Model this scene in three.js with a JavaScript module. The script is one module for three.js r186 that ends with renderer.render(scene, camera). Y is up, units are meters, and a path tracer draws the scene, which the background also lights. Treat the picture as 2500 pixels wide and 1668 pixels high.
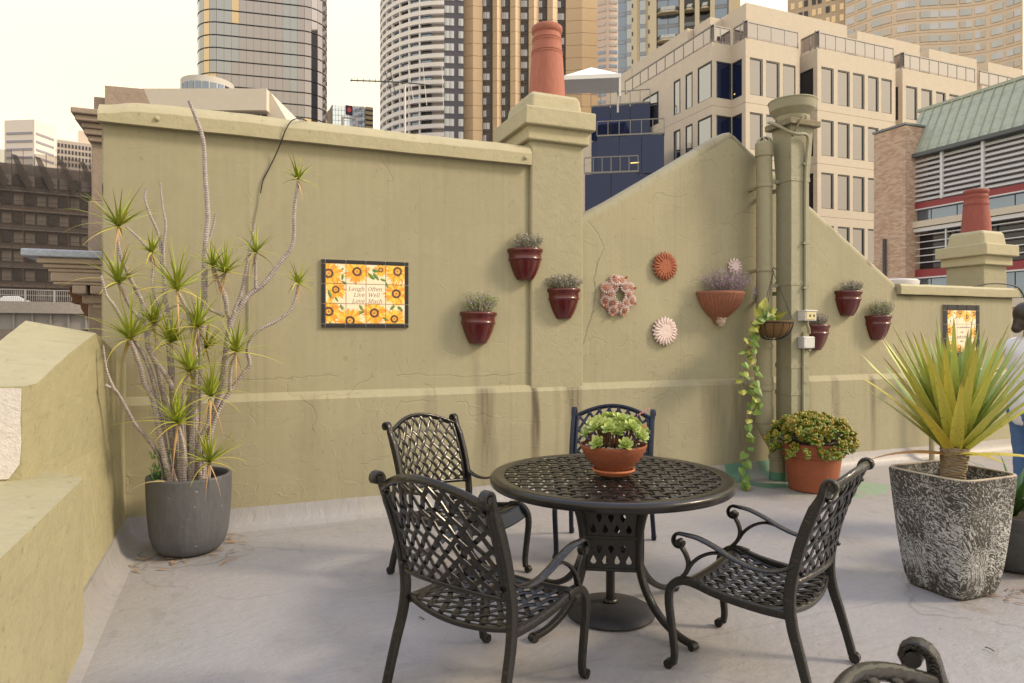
import * as THREE from 'three';
import { mergeGeometries, mergeVertices, toCreasedNormals } from 'three/addons/utils/BufferGeometryUtils.js';
import { RoundedBoxGeometry } from 'three/addons/geometries/RoundedBoxGeometry.js';
import { MarchingCubes } from 'three/addons/objects/MarchingCubes.js';

// ---------------------------------------------------------------- camera, sky, sun, exposure
const scene = new THREE.Scene();
const V = (x, y, z) => new THREE.Vector3(x, y, z);
const YAW = THREE.MathUtils.degToRad(22.2);
const camera = new THREE.PerspectiveCamera(2 * Math.atan(834 / 1667) * 180 / Math.PI, 2500 / 1668, 0.05, 4000);
camera.position.set(0, 1.5, 5.7);
camera.lookAt(Math.sin(YAW), 1.5, 5.7 - Math.cos(YAW));
camera.setViewOffset(2500, 1668, 0, 22, 2500, 1668);   // shift lens: horizon a little above the middle
camera.focus = 3.6; camera.userData.fStop = 9;

const SUN = V(0.78, 0.62, 0.42).normalize();
const sstep0 = (a, b, x) => { const t = Math.min(1, Math.max(0, (x - a) / (b - a))); return t * t * (3 - 2 * t); };
{ // bright thin overcast of late afternoon: cream near the horizon, pale blue overhead, broad glow round the veiled sun
  const w = 512, h = 256, a = new Float32Array(w * h * 4);
  for (let j = 0; j < h; j++) for (let i = 0; i < w; i++) {
    const lat = (j + 0.5) / h * Math.PI - Math.PI / 2, lon = (i + 0.5) / w * 2 * Math.PI - Math.PI;
    const y = Math.sin(lat), c = Math.cos(lat), x = c * Math.cos(lon), z = c * Math.sin(lon);
    const t = sstep0(0.3, 0.95, y), g = Math.max(0, x * SUN.x + y * SUN.y + z * SUN.z);
    const glow = 0.3 * Math.pow(g, 2.5) + 0.4 * Math.pow(g, 14);
    let r = 0.99 + (0.63 - 0.99) * t, gg = 0.87 + (0.72 - 0.87) * t, b = 0.61 + (1.0 - 0.61) * t;
    r += glow * 1.0; gg += glow * 0.88; b += glow * 0.66;
    const cl = 1 + 0.05 * Math.sin(9 * x + 4 * z + 3 * Math.sin(7 * y + 2 * x)) * Math.min(1, Math.max(y, 0) * 4);
    if (y < 0) { r *= 0.4; gg *= 0.4; b *= 0.42; }
    const k = (j * w + i) * 4; a[k] = r * cl; a[k + 1] = gg * cl; a[k + 2] = b * cl; a[k + 3] = 1;
  }
  const tx = new THREE.DataTexture(a, w, h, THREE.RGBAFormat, THREE.FloatType);
  tx.mapping = THREE.EquirectangularReflectionMapping; tx.magFilter = THREE.LinearFilter; tx.minFilter = THREE.LinearFilter; tx.needsUpdate = true;
  scene.background = tx; scene.environment = tx;
}
const sun = new THREE.DirectionalLight(0xffe9c8, 2.25);
sun.position.copy(SUN).multiplyScalar(60); sun.castShadow = true; sun.shadow.radius = 20;
sun.shadow.camera.left = -20; sun.shadow.camera.right = 20; sun.shadow.camera.top = 20; sun.shadow.camera.bottom = -20; sun.shadow.camera.far = 140; sun.shadow.mapSize.set(2048, 2048);
scene.add(sun); scene.add(sun.target);
const renderer = new THREE.WebGLRenderer({ antialias: true });
renderer.toneMapping = THREE.LinearToneMapping;
renderer.toneMappingExposure = 1.5;
renderer.shadowMap.enabled = true;

// ---------------------------------------------------------------- helpers
function rng(s) { return () => { s |= 0; s = s + 0x6D2B79F5 | 0; let t = Math.imul(s ^ s >>> 15, 1 | s); t = t + Math.imul(t ^ t >>> 7, 61 | t) ^ t; return ((t ^ t >>> 14) >>> 0) / 4294967296; }; }
function hash(i, j) { let h = Math.imul(i, 374761393) + Math.imul(j, 668265263) | 0; h = Math.imul(h ^ h >>> 13, 1274126177); return ((h ^ h >>> 16) >>> 0) / 4294967296; }
function vn(x, y) { const i = Math.floor(x), j = Math.floor(y), u = x - i, v = y - j, s = u * u * (3 - 2 * u), t = v * v * (3 - 2 * v); const a = hash(i, j), b = hash(i + 1, j), c = hash(i, j + 1), d = hash(i + 1, j + 1); return a + (b - a) * s + (c - a) * t + (a - b - c + d) * s * t; }
function fbm(x, y, n = 4) { let s = 0, a = 0.5, t = 0; for (let k = 0; k < n; k++) { s += a * vn(x, y); t += a; x = x * 2.03 + 17.1; y = y * 2.03 + 5.3; a *= 0.5; } return s / t; }
const clamp = (x, a = 0, b = 1) => Math.min(b, Math.max(a, x));
const sstep = (a, b, x) => { const t = clamp((x - a) / (b - a)); return t * t * (3 - 2 * t); };
const lerp = (a, b, t) => a + (b - a) * t;
const taken = {};
function numbered(n) { if (!(n in taken)) { taken[n] = 0; return n; } taken[n]++; return n + '_' + String(taken[n]).padStart(3, '0'); }
function tag(o, label, category, group, kind) { if (label) o.userData.label = label; if (category) o.userData.category = category; if (group) o.userData.group = group; if (kind) o.userData.kind = kind; return o; }
function thing(name, label, category, p = [0, 0, 0], turn = 0, group) { const o = new THREE.Group(); o.name = numbered(name); o.position.set(...p); o.rotation.y = turn; scene.add(o); return tag(o, label, category, group); }
function mesh(name, g, m, parent) { const o = new THREE.Mesh(g, m); o.castShadow = o.receiveShadow = true; if (parent) { o.name = name; parent.add(o); } else { o.name = numbered(name); scene.add(o); } return o; }
function struct(name, g, m) { const o = mesh(name, g, m); o.userData.kind = 'structure'; return o; }
function dup(o, p, turn, label, group) { const c = o.clone(); c.name = numbered(o.name.replace(/_\d{3}$/, '')); scene.add(c); c.userData = { ...o.userData }; if (p) c.position.set(...p); if (turn !== undefined) c.rotation.set(0, turn, 0); if (label) c.userData.label = label; if (group) c.userData.group = group; return c; }
function prep(g) { let q = g.index ? g.toNonIndexed() : g; for (const k of Object.keys(q.attributes)) if (!['position', 'normal', 'uv', 'color'].includes(k)) q.deleteAttribute(k); if (!q.attributes.normal) q.computeVertexNormals(); if (!q.attributes.uv) q.setAttribute('uv', new THREE.BufferAttribute(new Float32Array(q.attributes.position.count * 2), 2)); return q; }
function merge(l) { l = l.map(prep); if (l.some(g => g.attributes.color)) l.forEach(g => { if (!g.attributes.color) g.setAttribute('color', new THREE.BufferAttribute(new Float32Array(g.attributes.position.count * 3).fill(1), 3)); }); return l.length === 1 ? l[0] : mergeGeometries(l); }
function mv(g, x = 0, y = 0, z = 0, rx = 0, ry = 0, rz = 0) { if (rx) g.rotateX(rx); if (ry) g.rotateY(ry); if (rz) g.rotateZ(rz); g.translate(x, y, z); return g; }
// box by corners
function bx(x0, x1, y0, y1, z0, z1) { const g = new THREE.BoxGeometry(x1 - x0, y1 - y0, z1 - z0); g.translate((x0 + x1) / 2, (y0 + y1) / 2, (z0 + z1) / 2); return g; }
function rbx(x0, x1, y0, y1, z0, z1, r = 0.01, s = 2) { const g = new RoundedBoxGeometry(x1 - x0, y1 - y0, z1 - z0, s, r); g.translate((x0 + x1) / 2, (y0 + y1) / 2, (z0 + z1) / 2); return g; }
function cyl(r0, r1, h, n = 24) { return new THREE.CylinderGeometry(r1, r0, h, n); }
function lathe(p, n = 48) { return new THREE.LatheGeometry(p.map(q => new THREE.Vector2(q[0], q[1])), n); }
// uv in metres from position and face normal (box mapping)
function uvBox(g) { g = prep(g); const p = g.attributes.position, uv = new Float32Array(p.count * 2), a = V(), b = V(), c = V(); for (let i = 0; i < p.count; i += 3) { a.fromBufferAttribute(p, i); b.fromBufferAttribute(p, i + 1); c.fromBufferAttribute(p, i + 2); const n = b.clone().sub(a).cross(c.clone().sub(a)); const ax = Math.abs(n.x), ay = Math.abs(n.y), az = Math.abs(n.z); for (let k = 0; k < 3; k++) { const x = p.getX(i + k), y = p.getY(i + k), z = p.getZ(i + k); let u, v; if (az >= ax && az >= ay) { u = x; v = y; } else if (ax >= ay) { u = z; v = y; } else { u = x; v = z; } uv[(i + k) * 2] = u; uv[(i + k) * 2 + 1] = v; } } g.setAttribute('uv', new THREE.BufferAttribute(uv, 2)); return g; }
const uvTop = g => { g = prep(g); const p = g.attributes.position, uv = new Float32Array(p.count * 2); for (let i = 0; i < p.count; i++) { uv[2 * i] = p.getX(i); uv[2 * i + 1] = p.getZ(i); } g.setAttribute('uv', new THREE.BufferAttribute(uv, 2)); return g; };
function wobble(g, amp, f, s = 0) { const q = mergeVertices(g.index ? g : g, 1e-5), p = q.attributes.position; for (let i = 0; i < p.count; i++) { const x = p.getX(i), y = p.getY(i), z = p.getZ(i); p.setXYZ(i, x + amp * (2 * vn(y * f + s, z * f + 3.1 * x * f) - 1), y + amp * (2 * vn(x * f + 9 + s, z * f + 5) - 1), z + amp * (2 * vn(x * f + 4 + s, y * f + 8) - 1)); } q.computeVertexNormals(); return q; }
// sweep a superellipse (half sizes w along the side vector, h across it) along a smooth curve
function sweep(pts, o = {}) {
  const n = o.n || 8, seg = o.seg || pts.length * 6, sup = o.sup || 2, f = x => typeof x === 'function' ? x : () => x;
  const w = f(o.w ?? 0.01), h = f(o.h ?? o.w ?? 0.01), side = o.side ? V(...o.side) : null;
  const P = pts.map(p => p.isVector3 ? p : V(...p));
  const cu = o.straight ? null : new THREE.CatmullRomCurve3(P, !!o.closed, 'centripetal');
  const at = [], tn = []; const N = o.straight ? P.length - 1 : seg;
  for (let i = 0; i <= N; i++) at.push(o.straight ? P[i].clone() : (o.uniform ? cu.getPoint(i / N) : cu.getPointAt(i / N)));
  for (let i = 0; i <= N; i++) { const a = at[o.closed ? (i - 1 + N) % N : Math.max(0, i - 1)], b = at[o.closed ? (i + 1) % N : Math.min(N, i + 1)]; tn.push(b.clone().sub(a).normalize()); }
  let B = side ? side.clone() : V(0, 0, 1); if (!side && Math.abs(tn[0].dot(B)) > 0.9) B = V(1, 0, 0);
  const pos = [], uv = [], idx = []; let L = 0;
  for (let i = 0; i <= N; i++) {
    if (i) L += at[i].distanceTo(at[i - 1]);
    const t = i / N, T = tn[i]; let b = side ? (o.sideFn ? o.sideFn(t, at[i]) : side.clone()) : B.clone();
    b.addScaledVector(T, -b.dot(T)).normalize(); if (!side) B = b.clone();
    const nn = T.clone().cross(b).normalize();
    for (let k = 0; k <= n; k++) { const a = (k + 0.5) / n * 2 * Math.PI, c = Math.cos(a), s = Math.sin(a), e = 2 / sup; const cx = Math.sign(c) * Math.pow(Math.abs(c), e) * w(t), sy = Math.sign(s) * Math.pow(Math.abs(s), e) * h(t); const q = at[i].clone().addScaledVector(b, cx).addScaledVector(nn, sy); pos.push(q.x, q.y, q.z); uv.push(L, k / n * (w(t) + h(t)) * 3); }
  }
  for (let i = 0; i < N; i++) for (let k = 0; k < n; k++) { const a = i * (n + 1) + k, b = a + n + 1; idx.push(a, b, a + 1, a + 1, b, b + 1); }
  if (!o.closed && !o.open) for (const e of [0, N]) { const c = pos.length / 3; pos.push(at[e].x, at[e].y, at[e].z); uv.push(e ? L : 0, 0); for (let k = 0; k < n; k++) { const a = e * (n + 1) + k; e ? idx.push(c, a, a + 1) : idx.push(c, a + 1, a); } }
  const g = new THREE.BufferGeometry(); g.setAttribute('position', new THREE.Float32BufferAttribute(pos, 3)); g.setAttribute('uv', new THREE.Float32BufferAttribute(uv, 2)); g.setIndex(idx); g.computeVertexNormals();
  return o.sup && o.sup > 2 ? toCreasedNormals(g, 0.7) : g;
}
const tube = (pts, r, n = 8, seg) => sweep(pts, { w: r, h: r, n, seg });
// profile [[z, y] ...] (counter-clockwise seen from +x) pulled along x
function prismX(pr, x0, x1, seg = 1) { const s = new THREE.Shape(pr.map(p => new THREE.Vector2(p[0], p[1]))); const g = new THREE.ExtrudeGeometry(s, { depth: x1 - x0, bevelEnabled: false, steps: seg }); g.applyMatrix4(new THREE.Matrix4().set(0, 0, 1, x0, 0, 1, 0, 0, 1, 0, 0, 0, 0, 0, 0, 1)); const q = prep(g); const p = q.attributes.position; /* orientation flips */ for (let i = 0; i < p.count; i += 3) { const a = [p.getX(i + 1), p.getY(i + 1), p.getZ(i + 1)]; p.setXYZ(i + 1, p.getX(i + 2), p.getY(i + 2), p.getZ(i + 2)); p.setXYZ(i + 2, ...a); } q.computeVertexNormals(); return uvBox(q); }
function extr(pts, depth, o = {}) { const s = new THREE.Shape(pts.map(p => new THREE.Vector2(p[0], p[1]))); for (const h of o.holes || []) s.holes.push(new THREE.Path(h.map(p => new THREE.Vector2(p[0], p[1])))); return new THREE.ExtrudeGeometry(s, { depth, bevelEnabled: !!o.bevel, bevelSize: o.bevel || 0, bevelThickness: o.bt || o.bevel || 0, bevelOffset: -(o.bevel || 0), bevelSegments: o.bs || 2, curveSegments: o.cs || 12 }); }
// textures
function tex(w, h, fn, srgb = true) { const a = new Uint8Array(w * h * 4), c = [0, 0, 0]; for (let j = 0; j < h; j++) for (let i = 0; i < w; i++) { fn(i / w, j / h, c, i, j); const k = (j * w + i) * 4; for (let q = 0; q < 3; q++) { let v = clamp(c[q]); if (srgb) v = v < 0.0031308 ? 12.92 * v : 1.055 * Math.pow(v, 1 / 2.4) - 0.055; a[k + q] = v * 255 + 0.5; } a[k + 3] = 255; } return fin(new THREE.DataTexture(a, w, h), srgb); }
function fin(t, srgb) { t.wrapS = t.wrapT = THREE.RepeatWrapping; t.magFilter = THREE.LinearFilter; t.minFilter = THREE.LinearMipmapLinearFilter; t.generateMipmaps = true; if (srgb) t.colorSpace = THREE.SRGBColorSpace; t.needsUpdate = true; return t; }
function heightTex(w, h, arr) { const a = new Uint8Array(w * h * 4); for (let i = 0; i < w * h; i++) { const v = clamp(arr[i]) * 255; a[4 * i] = a[4 * i + 1] = a[4 * i + 2] = v; a[4 * i + 3] = 255; } return fin(new THREE.DataTexture(a, w, h), false); }
function rep(t, u, v, ou = 0, ov = 0) { const c = t.clone(); c.repeat.set(u, v); c.offset.set(ou, ov); c.needsUpdate = true; return c; }
const col = (r, g, b) => new THREE.Color().setRGB(r, g, b);
function std(r, g, b, rough = 0.8, o = {}) { return new THREE.MeshStandardMaterial({ color: col(r, g, b), roughness: rough, ...(o.chips ? {} : o) }); }
// tileable noise tile used for grain (bump) on many things
const grain = (() => { const n = 512, a = new Float32Array(n * n), r = rng(5); const L = [8, 16, 32, 64, 128].map(s => { const m = []; for (let i = 0; i < s * s; i++) m.push(r()); return [s, m]; }); const w = [0.3, 0.26, 0.2, 0.14, 0.1]; for (let j = 0; j < n; j++) for (let i = 0; i < n; i++) { let v = 0; L.forEach(([s, m], q) => { const x = i / n * s, y = j / n * s, i0 = Math.floor(x), j0 = Math.floor(y), u = x - i0, t = y - j0, us = u * u * (3 - 2 * u), ts = t * t * (3 - 2 * t), g = (a, b) => m[(b % s) * s + a % s]; v += w[q] * lerp(lerp(g(i0, j0), g(i0 + 1, j0), us), lerp(g(i0, j0 + 1), g(i0 + 1, j0 + 1), us), ts); }); a[j * n + i] = v; } const t = heightTex(n, n, a); t.userData = { a, n }; return t; })();
const gAt = (u, v) => { const { a, n } = grain.userData; return a[((Math.floor(v * n) % n + n) % n) * n + (Math.floor(u * n) % n + n) % n]; };
// mottled colour tile: mean colour times 1 +- amt, seen at 'size' metres per repeat
function mottled(r, g, b, amt, rough, size, bump, o = {}) { const t = tex(256, 256, (u, v, c) => { let k = 1 + amt * (2 * (0.6 * gAt(u, v) + 0.4 * gAt(v * 3 + 0.3, u * 3)) - 1) * 1.6; if (o.chips && gAt(u * 2 + 0.4, v * 2) > 0.6 && gAt(u * 5, v * 4) > 0.63) k *= 0.72; if (o.chips && gAt(u * 0.5 + 0.7, v * 3) > 0.66) k *= 0.93; c[0] = r * k; c[1] = g * k; c[2] = b * k; }); t.repeat.set(1 / size, 1 / size); const bt = rep(grain, 1 / (size * 0.6), 1 / (size * 0.6)); return new THREE.MeshStandardMaterial({ map: t, bumpMap: bt, bumpScale: bump, roughness: rough, ...(o.chips ? {} : o) }); }
// ---------------------------------------------------------------- paint and plaster
const KH = [0.314, 0.286, 0.187];
// plaster wall: colour (khaki paint, brush tone, water stains under the ledge) and relief (trowel ridges, hairline cracks)
const WX0 = -1, WW = 10.6, WH = 4, TW = 2048, TH = 784;
const crackPath = [[3.09, 2.56], [3.2, 2.44], [3.276, 2.301], [3.2, 2.16], [3.165, 2.013], [3.18, 1.86], [3.152, 1.702], [3.09, 1.52], [3.034, 1.354], [3.01, 1.2], [2.969, 1.009], [2.96, 0.8]];
const { wallMap, wallBump } = (() => {
  const H = new Float32Array(TW * TH), D = new Float32Array(TW * TH), r = rng(11), sx = TW / WW, sy = TH / WH;
  for (let j = 0; j < TH; j++) for (let i = 0; i < TW; i++) { const x = i / sx, y = j / sy; H[j * TW + i] = 0.42 + 0.16 * (fbm(x * 3, y * 3, 3) - 0.5) + 0.14 * (fbm(x * 14, y * 17, 3) - 0.5) + 0.05 * (vn(x * 60, y * 70) - 0.5); }
  const stamp = (A, x, y, rad, v) => { const ci = (x - WX0) * sx, cj = y * sy, R = Math.ceil(rad * sx) + 1; for (let j = Math.floor(cj - R); j <= cj + R; j++) for (let i = Math.floor(ci - R); i <= ci + R; i++) if (i >= 0 && j >= 0 && i < TW && j < TH) { const d = Math.hypot(i - ci, j - cj) / (rad * sx); if (d < 1) { const k = v * (1 - d * d); const q = j * TW + i; A[q] = Math.abs(k) > Math.abs(A[q] - (A === H ? 0 : 0)) && A === D ? k : A === H ? A[q] + k * 0.35 : A[q]; } } };
  const dens = (x, y) => y < 1 ? 1 : x > 3 && x < 7.3 ? 0.85 : x > 2.5 && x < 3.1 ? 0.7 : 0.16;
  for (let k = 0; k < 3000; k++) { let x = WX0 + r() * WW, y = r() * 3.6; if (r() > dens(x, y)) continue; let a = r() * 6.28, n = 10 + r() * 46, s = r() < 0.5 ? 0.42 : -0.36, w = 0.001 + r() * 0.0035, cv = (r() - 0.5) * 0.1; for (let q = 0; q < n; q++) { stamp(H, x, y, w + 0.004, s * Math.sin(3.14 * (q + 0.5) / n)); a += (r() - 0.5) * 0.8 + cv; x += Math.cos(a) * 0.0055; y += Math.sin(a) * 0.0038; } }
  for (let k = 0; k < 90; k++) { let x = WX0 + r() * WW, y = r() * 3.4; if (r() > dens(x, y)) continue; let a = r() < 0.7 ? (r() - 0.5) : r() * 6.28, n = 40 + r() * 90; for (let q = 0; q < n; q++) { stamp(H, x, y, 0.006, -0.8); stamp(D, x, y, 0.005, 0.25); a += (r() - 0.5) * 0.8; a *= 0.97; x += Math.cos(a) * 0.005; y += Math.sin(a) * 0.005; } }
  for (let k = 0; k + 1 < crackPath.length; k++) for (let q = 0; q < 40; q++) { const t = q / 40, x = lerp(crackPath[k][0], crackPath[k + 1][0], t) + 0.012 * (vn(q * 0.5, k) - 0.5), y = lerp(crackPath[k][1], crackPath[k + 1][1], t), deep = vn(y * 4, 2) > 0.45 ? 1 : 0.45; stamp(H, x, y, 0.008, -1.6 * deep); stamp(D, x, y, 0.006, 0.75 * deep); }
  // hairline along the wall just over the ledge
  for (let x = -0.7; x < 5; x += 0.006) { const y = 1.09 + 0.05 * vn(x * 3, 1) + 0.02 * vn(x * 18, 4); if (vn(x * 2, 9) > 0.35) { stamp(H, x, y, 0.006, -0.7); stamp(D, x, y, 0.005, 0.35); } }
  const streaks = [[2.05, 0.12, 0.72, 1], [2.53, 0.05, 1.15, 1], [2.92, 0.12, 0.7, 1], [4.55, 0.2, 0.5, 1], [4.85, 0.16, 0.7, 1], [5.75, 0.1, 0.5, 1], [6.18, 0.07, 0.45, 1], [6.75, 0.05, 0.7, 1], [1.55, 0.08, 0.22, 1], [0.55, 0.12, 0.16, 1], [7.4, 0.1, 0.4, 1], [8.2, 0.12, 0.35, 1], [2.48, 0.02, 0.3, 3], [2.9, 0.06, 0.3, 1.62], [1.98, 0.05, 0.2, 1.4], [2.75, 0.04, 0.3, 1.62]];
  const wallMap = tex(TW, TH, (u, v, c) => {
    const x = u * WW + WX0, y = v * WH, i = Math.min(TW - 1, Math.floor(u * TW)), j = Math.min(TH - 1, Math.floor(v * TH));
    let k = 1 + 0.10 * (fbm(x * 1.3, y * 1.6, 4) - 0.5) + 0.06 * (vn(x * 40, y * 2.2) - 0.5) + 0.05 * (fbm(x * 25, y * 25, 2) - 0.5);
    let st = 0; for (const [sx0, w, a, top] of streaks) if (y < top + 0.03) { const ww = w * (0.8 + 0.5 * vn(y * 5, sx0 * 7)), d = Math.abs(x - sx0 - 0.02 * (vn(y * 3, sx0) - 0.5)) / ww; if (d < 1) st = Math.max(st, a * (1 - d * d) * sstep(0, 0.05, top + 0.03 - y) * (0.45 + 0.55 * sstep(top * 0.05, top * 0.9, y)) * (0.62 + 0.6 * vn(x * 45, y * 5))); }
    const spot = vn(x * 30 + 7, y * 30) > 0.93 && vn(x * 2, y * 2) > 0.55 ? 0.2 : 0; const dk = clamp(st * 0.95 + D[j * TW + i] + spot);
    { const pt = fbm(x * 0.9 + 3, y * 1.2 + 8, 3) + 0.02 * vn(x * 30, y * 30); if (pt > 0.56) k *= 1.035; else if (pt < 0.4) k *= 0.965; const ln = vn(x * 55, 7) * vn(x * 13, y * 0.9); if (ln > 0.62) k *= 0.94; if (vn(x * 48, y * 48) > 0.955) k *= 0.8; }
    const warm = 0.04 * (fbm(x * 0.7 + 30, y * 0.7, 3) - 0.5);
    c[0] = lerp(KH[0] * (k + warm), 0.1, dk); c[1] = lerp(KH[1] * k, 0.08, dk); c[2] = lerp(KH[2] * (k - warm), 0.05, dk);
  });
  for (const t of [wallMap]) { t.repeat.set(1 / WW, 1 / WH); t.offset.set(-WX0 / WW, 0); }
  const wallBump = heightTex(TW, TH, H); wallBump.repeat.set(1 / WW, 1 / WH); wallBump.offset.set(-WX0 / WW, 0);
  return { wallMap, wallBump };
})();
const M = {};
M.wall = new THREE.MeshStandardMaterial({ map: wallMap, bumpMap: wallBump, bumpScale: 0.0042, roughness: 0.72 });
M.khaki = mottled(KH[0], KH[1], KH[2], 0.07, 0.7, 1.1, 0.004, { chips: 1 });
M.parapet = mottled(0.33, 0.3, 0.18, 0.1, 0.62, 1.3, 0.006, { chips: 1 });
M.khakiPale = mottled(0.39, 0.35, 0.225, 0.08, 0.72, 1.2, 0.004, { chips: 1 });
M.whitePaint = mottled(0.58, 0.54, 0.52, 0.08, 0.7, 0.5, 0.006);

// ---------------------------------------------------------------- the ground far below and the terrace floor
{
  const g = new THREE.PlaneGeometry(6000, 6000); g.rotateX(-Math.PI / 2); g.translate(0, -14, -1200);
  struct('ground', uvTop(g), mottled(0.13, 0.125, 0.12, 0.2, 0.95, 40, 0));
}
const FX0 = -1, FW = 12, FZ0 = -0.4, FD = 8, FTW = 2048, FTH = 1366;
const floorMap = (() => {
  const r = rng(21), S = new Float32Array(FTW * FTH), sx = FTW / FW, sy = FTH / FD;
  const stamp = (x, z, rad, v) => { const ci = (x - FX0) * sx, cj = (z - FZ0) * sy, R = Math.ceil(rad * sx) + 1; for (let j = Math.floor(cj - R); j <= cj + R; j++) for (let i = Math.floor(ci - R); i <= ci + R; i++) if (i >= 0 && j >= 0 && i < FTW && j < FTH) { const d = Math.hypot(i - ci, j - cj) / (rad * sx); if (d < 1) S[j * FTW + i] = Math.max(S[j * FTW + i], v * (1 - d * d)); } };
  for (let k = 0; k < 2200; k++) stamp(FX0 + r() * FW, r() * 7.4, 0.003 + r() * 0.006, 0.25 + r() * 0.5);
  // thin cracks and joints in the coating
  const line = (x0, z0, x1, z1, v) => { const L = Math.hypot(x1 - x0, z1 - z0); for (let q = 0; q < L; q += 0.005) { const t = q / L; if (vn(q * 3, x0 * 9) > 0.3) stamp(lerp(x0, x1, t) + 0.02 * (vn(q * 2, 3) - 0.5), lerp(z0, z1, t) + 0.02 * (vn(q * 2.3, 8) - 0.5), 0.006, v); } };
  line(0.2, 2.95, 3.4, 2.95, 0.35); line(0.6, 3.65, 2.6, 3.58, 0.3); line(-0.4, 1.9, 3.4, 1.86, 0.2); line(2.6, 2.2, 5.6, 2.0, 0.22); line(1.9, 3.25, 2.4, 3.7, 0.25); line(0.15, 0.32, 0.9, 0.25, 0.6); line(2.9, 4.2, 5, 3.9, 0.25); line(4.3, 0.8, 7.5, 0.95, 0.2);
  // tide marks of spilt water round the big pot
  const tide = (cx, cz, R, v, ph) => { for (let a = 0; a < 6.283; a += 0.003) { const rr = R * (0.75 + 0.55 * vn(Math.cos(a) * 2.2 + ph, Math.sin(a) * 2.2 + ph) + 0.12 * vn(Math.cos(a) * 9 + ph, Math.sin(a) * 9)); if (vn(a * 2 + ph, 4) > 0.25) stamp(cx + Math.cos(a) * rr, cz + Math.sin(a) * rr * 0.9, 0.012, v * (0.5 + 0.7 * vn(a * 5, ph))); } };
  tide(-0.1, 0.85, 0.42, 0.42, 1); tide(0.05, 1.0, 0.5, 0.25, 5); tide(-0.25, 0.6, 0.29, 0.8, 9); tide(3.95, 3.1, 0.45, 0.4, 13); tide(4.1, 3.25, 0.5, 0.35, 3); tide(5.12, 0.74, 0.3, 0.6, 6);
  const inside = (x, z, P) => { let c = false; for (let i = 0, j = P.length - 1; i < P.length; j = i++) if ((P[i][1] > z) !== (P[j][1] > z) && x < (P[j][0] - P[i][0]) * (z - P[i][1]) / (P[j][1] - P[i][1]) + P[i][0]) c = !c; return c; };
  const g1 = [[4.55, -0.3], [5.3, -0.3], [5.42, 0.35], [4.98, 0.62], [4.75, 0.55]], g2 = [[4.7, 0.3], [5.6, 0.2], [6.0, 0.9], [5.6, 1.12], [4.95, 1.16], [4.6, 0.62]];
  return tex(FTW, FTH, (u, v, c, i, j) => {
    const x = u * FW + FX0, z = v * FD + FZ0; let k = 1 + 0.10 * (fbm(x * 0.9, z * 0.9, 4) - 0.5) + 0.10 * (fbm(x * 6, z * 2.2, 3) - 0.5) + 0.06 * (vn(x * 75, z * 75) - 0.5);
    const w = fbm(x * 0.6 + 9, z * 0.6 + 3, 3) - 0.5; let rr = 0.302 * (k + 0.12 * w), gg = 0.284 * k, bb = 0.281 * (k - 0.12 * w); { const g1 = sstep(0.52, 0.75, fbm(x * 2.4 + 40, z * 2.4, 4)), g2 = sstep(0.6, 0.72, fbm(x * 16, z * 11 + 7, 3)), sc = sstep(0.62, 0.7, fbm(x * 3 + 2, z * 40, 3)) * sstep(0.5, 0.7, fbm(x * 1.5, z * 1.5 + 20, 2)); const q = 1 - 0.03 * g1 - 0.1 * g2 * g1 - 0.07 * sc; rr *= q; gg *= q; bb *= q * (1 - 0.05 * g1); }
    const e = 0.06 * (fbm(x * 7, z * 7, 3) - 0.5), wx = x + e, wz = z + e * 1.2;
    if (inside(wx, wz, g2)) { const a = 0.75 * sstep(0.25, 0.6, fbm(x * 5, z * 3, 3)); rr = lerp(rr, 0.2, a); gg = lerp(gg, 0.33, a); bb = lerp(bb, 0.2, a); }
    if (inside(wx, wz, g1)) { const a = 0.85 * sstep(0.2, 0.5, fbm(x * 4, z * 4, 3)); rr = lerp(rr, 0.06, a); gg = lerp(gg, 0.2, a); bb = lerp(bb, 0.13, a); }
    const near = Math.hypot(x + 0.26, z - 0.52); const earth = (near < 0.42 && near > 0.2 ? 0.75 * sstep(0.45, 0.7, fbm(x * 9, z * 9, 3)) : 0) + (Math.hypot((x - 4.25) * 0.8, z - 3.25) < 0.5 ? 0.7 * sstep(0.5, 0.72, fbm(x * 8, z * 8, 3)) : 0);
    const d = clamp(S[j * FTW + i] * 0.9); rr = lerp(rr, 0.12, d); gg = lerp(gg, 0.105, d); bb = lerp(bb, 0.09, d); rr = lerp(rr, 0.2, earth * 0.7); gg = lerp(gg, 0.15, earth * 0.7); bb = lerp(bb, 0.1, earth * 0.7);
    c[0] = rr; c[1] = gg; c[2] = bb;
  });
})();
floorMap.repeat.set(1 / FW, 1 / FD); floorMap.offset.set(-FX0 / FW, -FZ0 / FD);
M.floor = new THREE.MeshStandardMaterial({ map: floorMap, bumpMap: rep(grain, 1.4, 1.4), bumpScale: 0.006, roughness: 0.5 });
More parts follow.
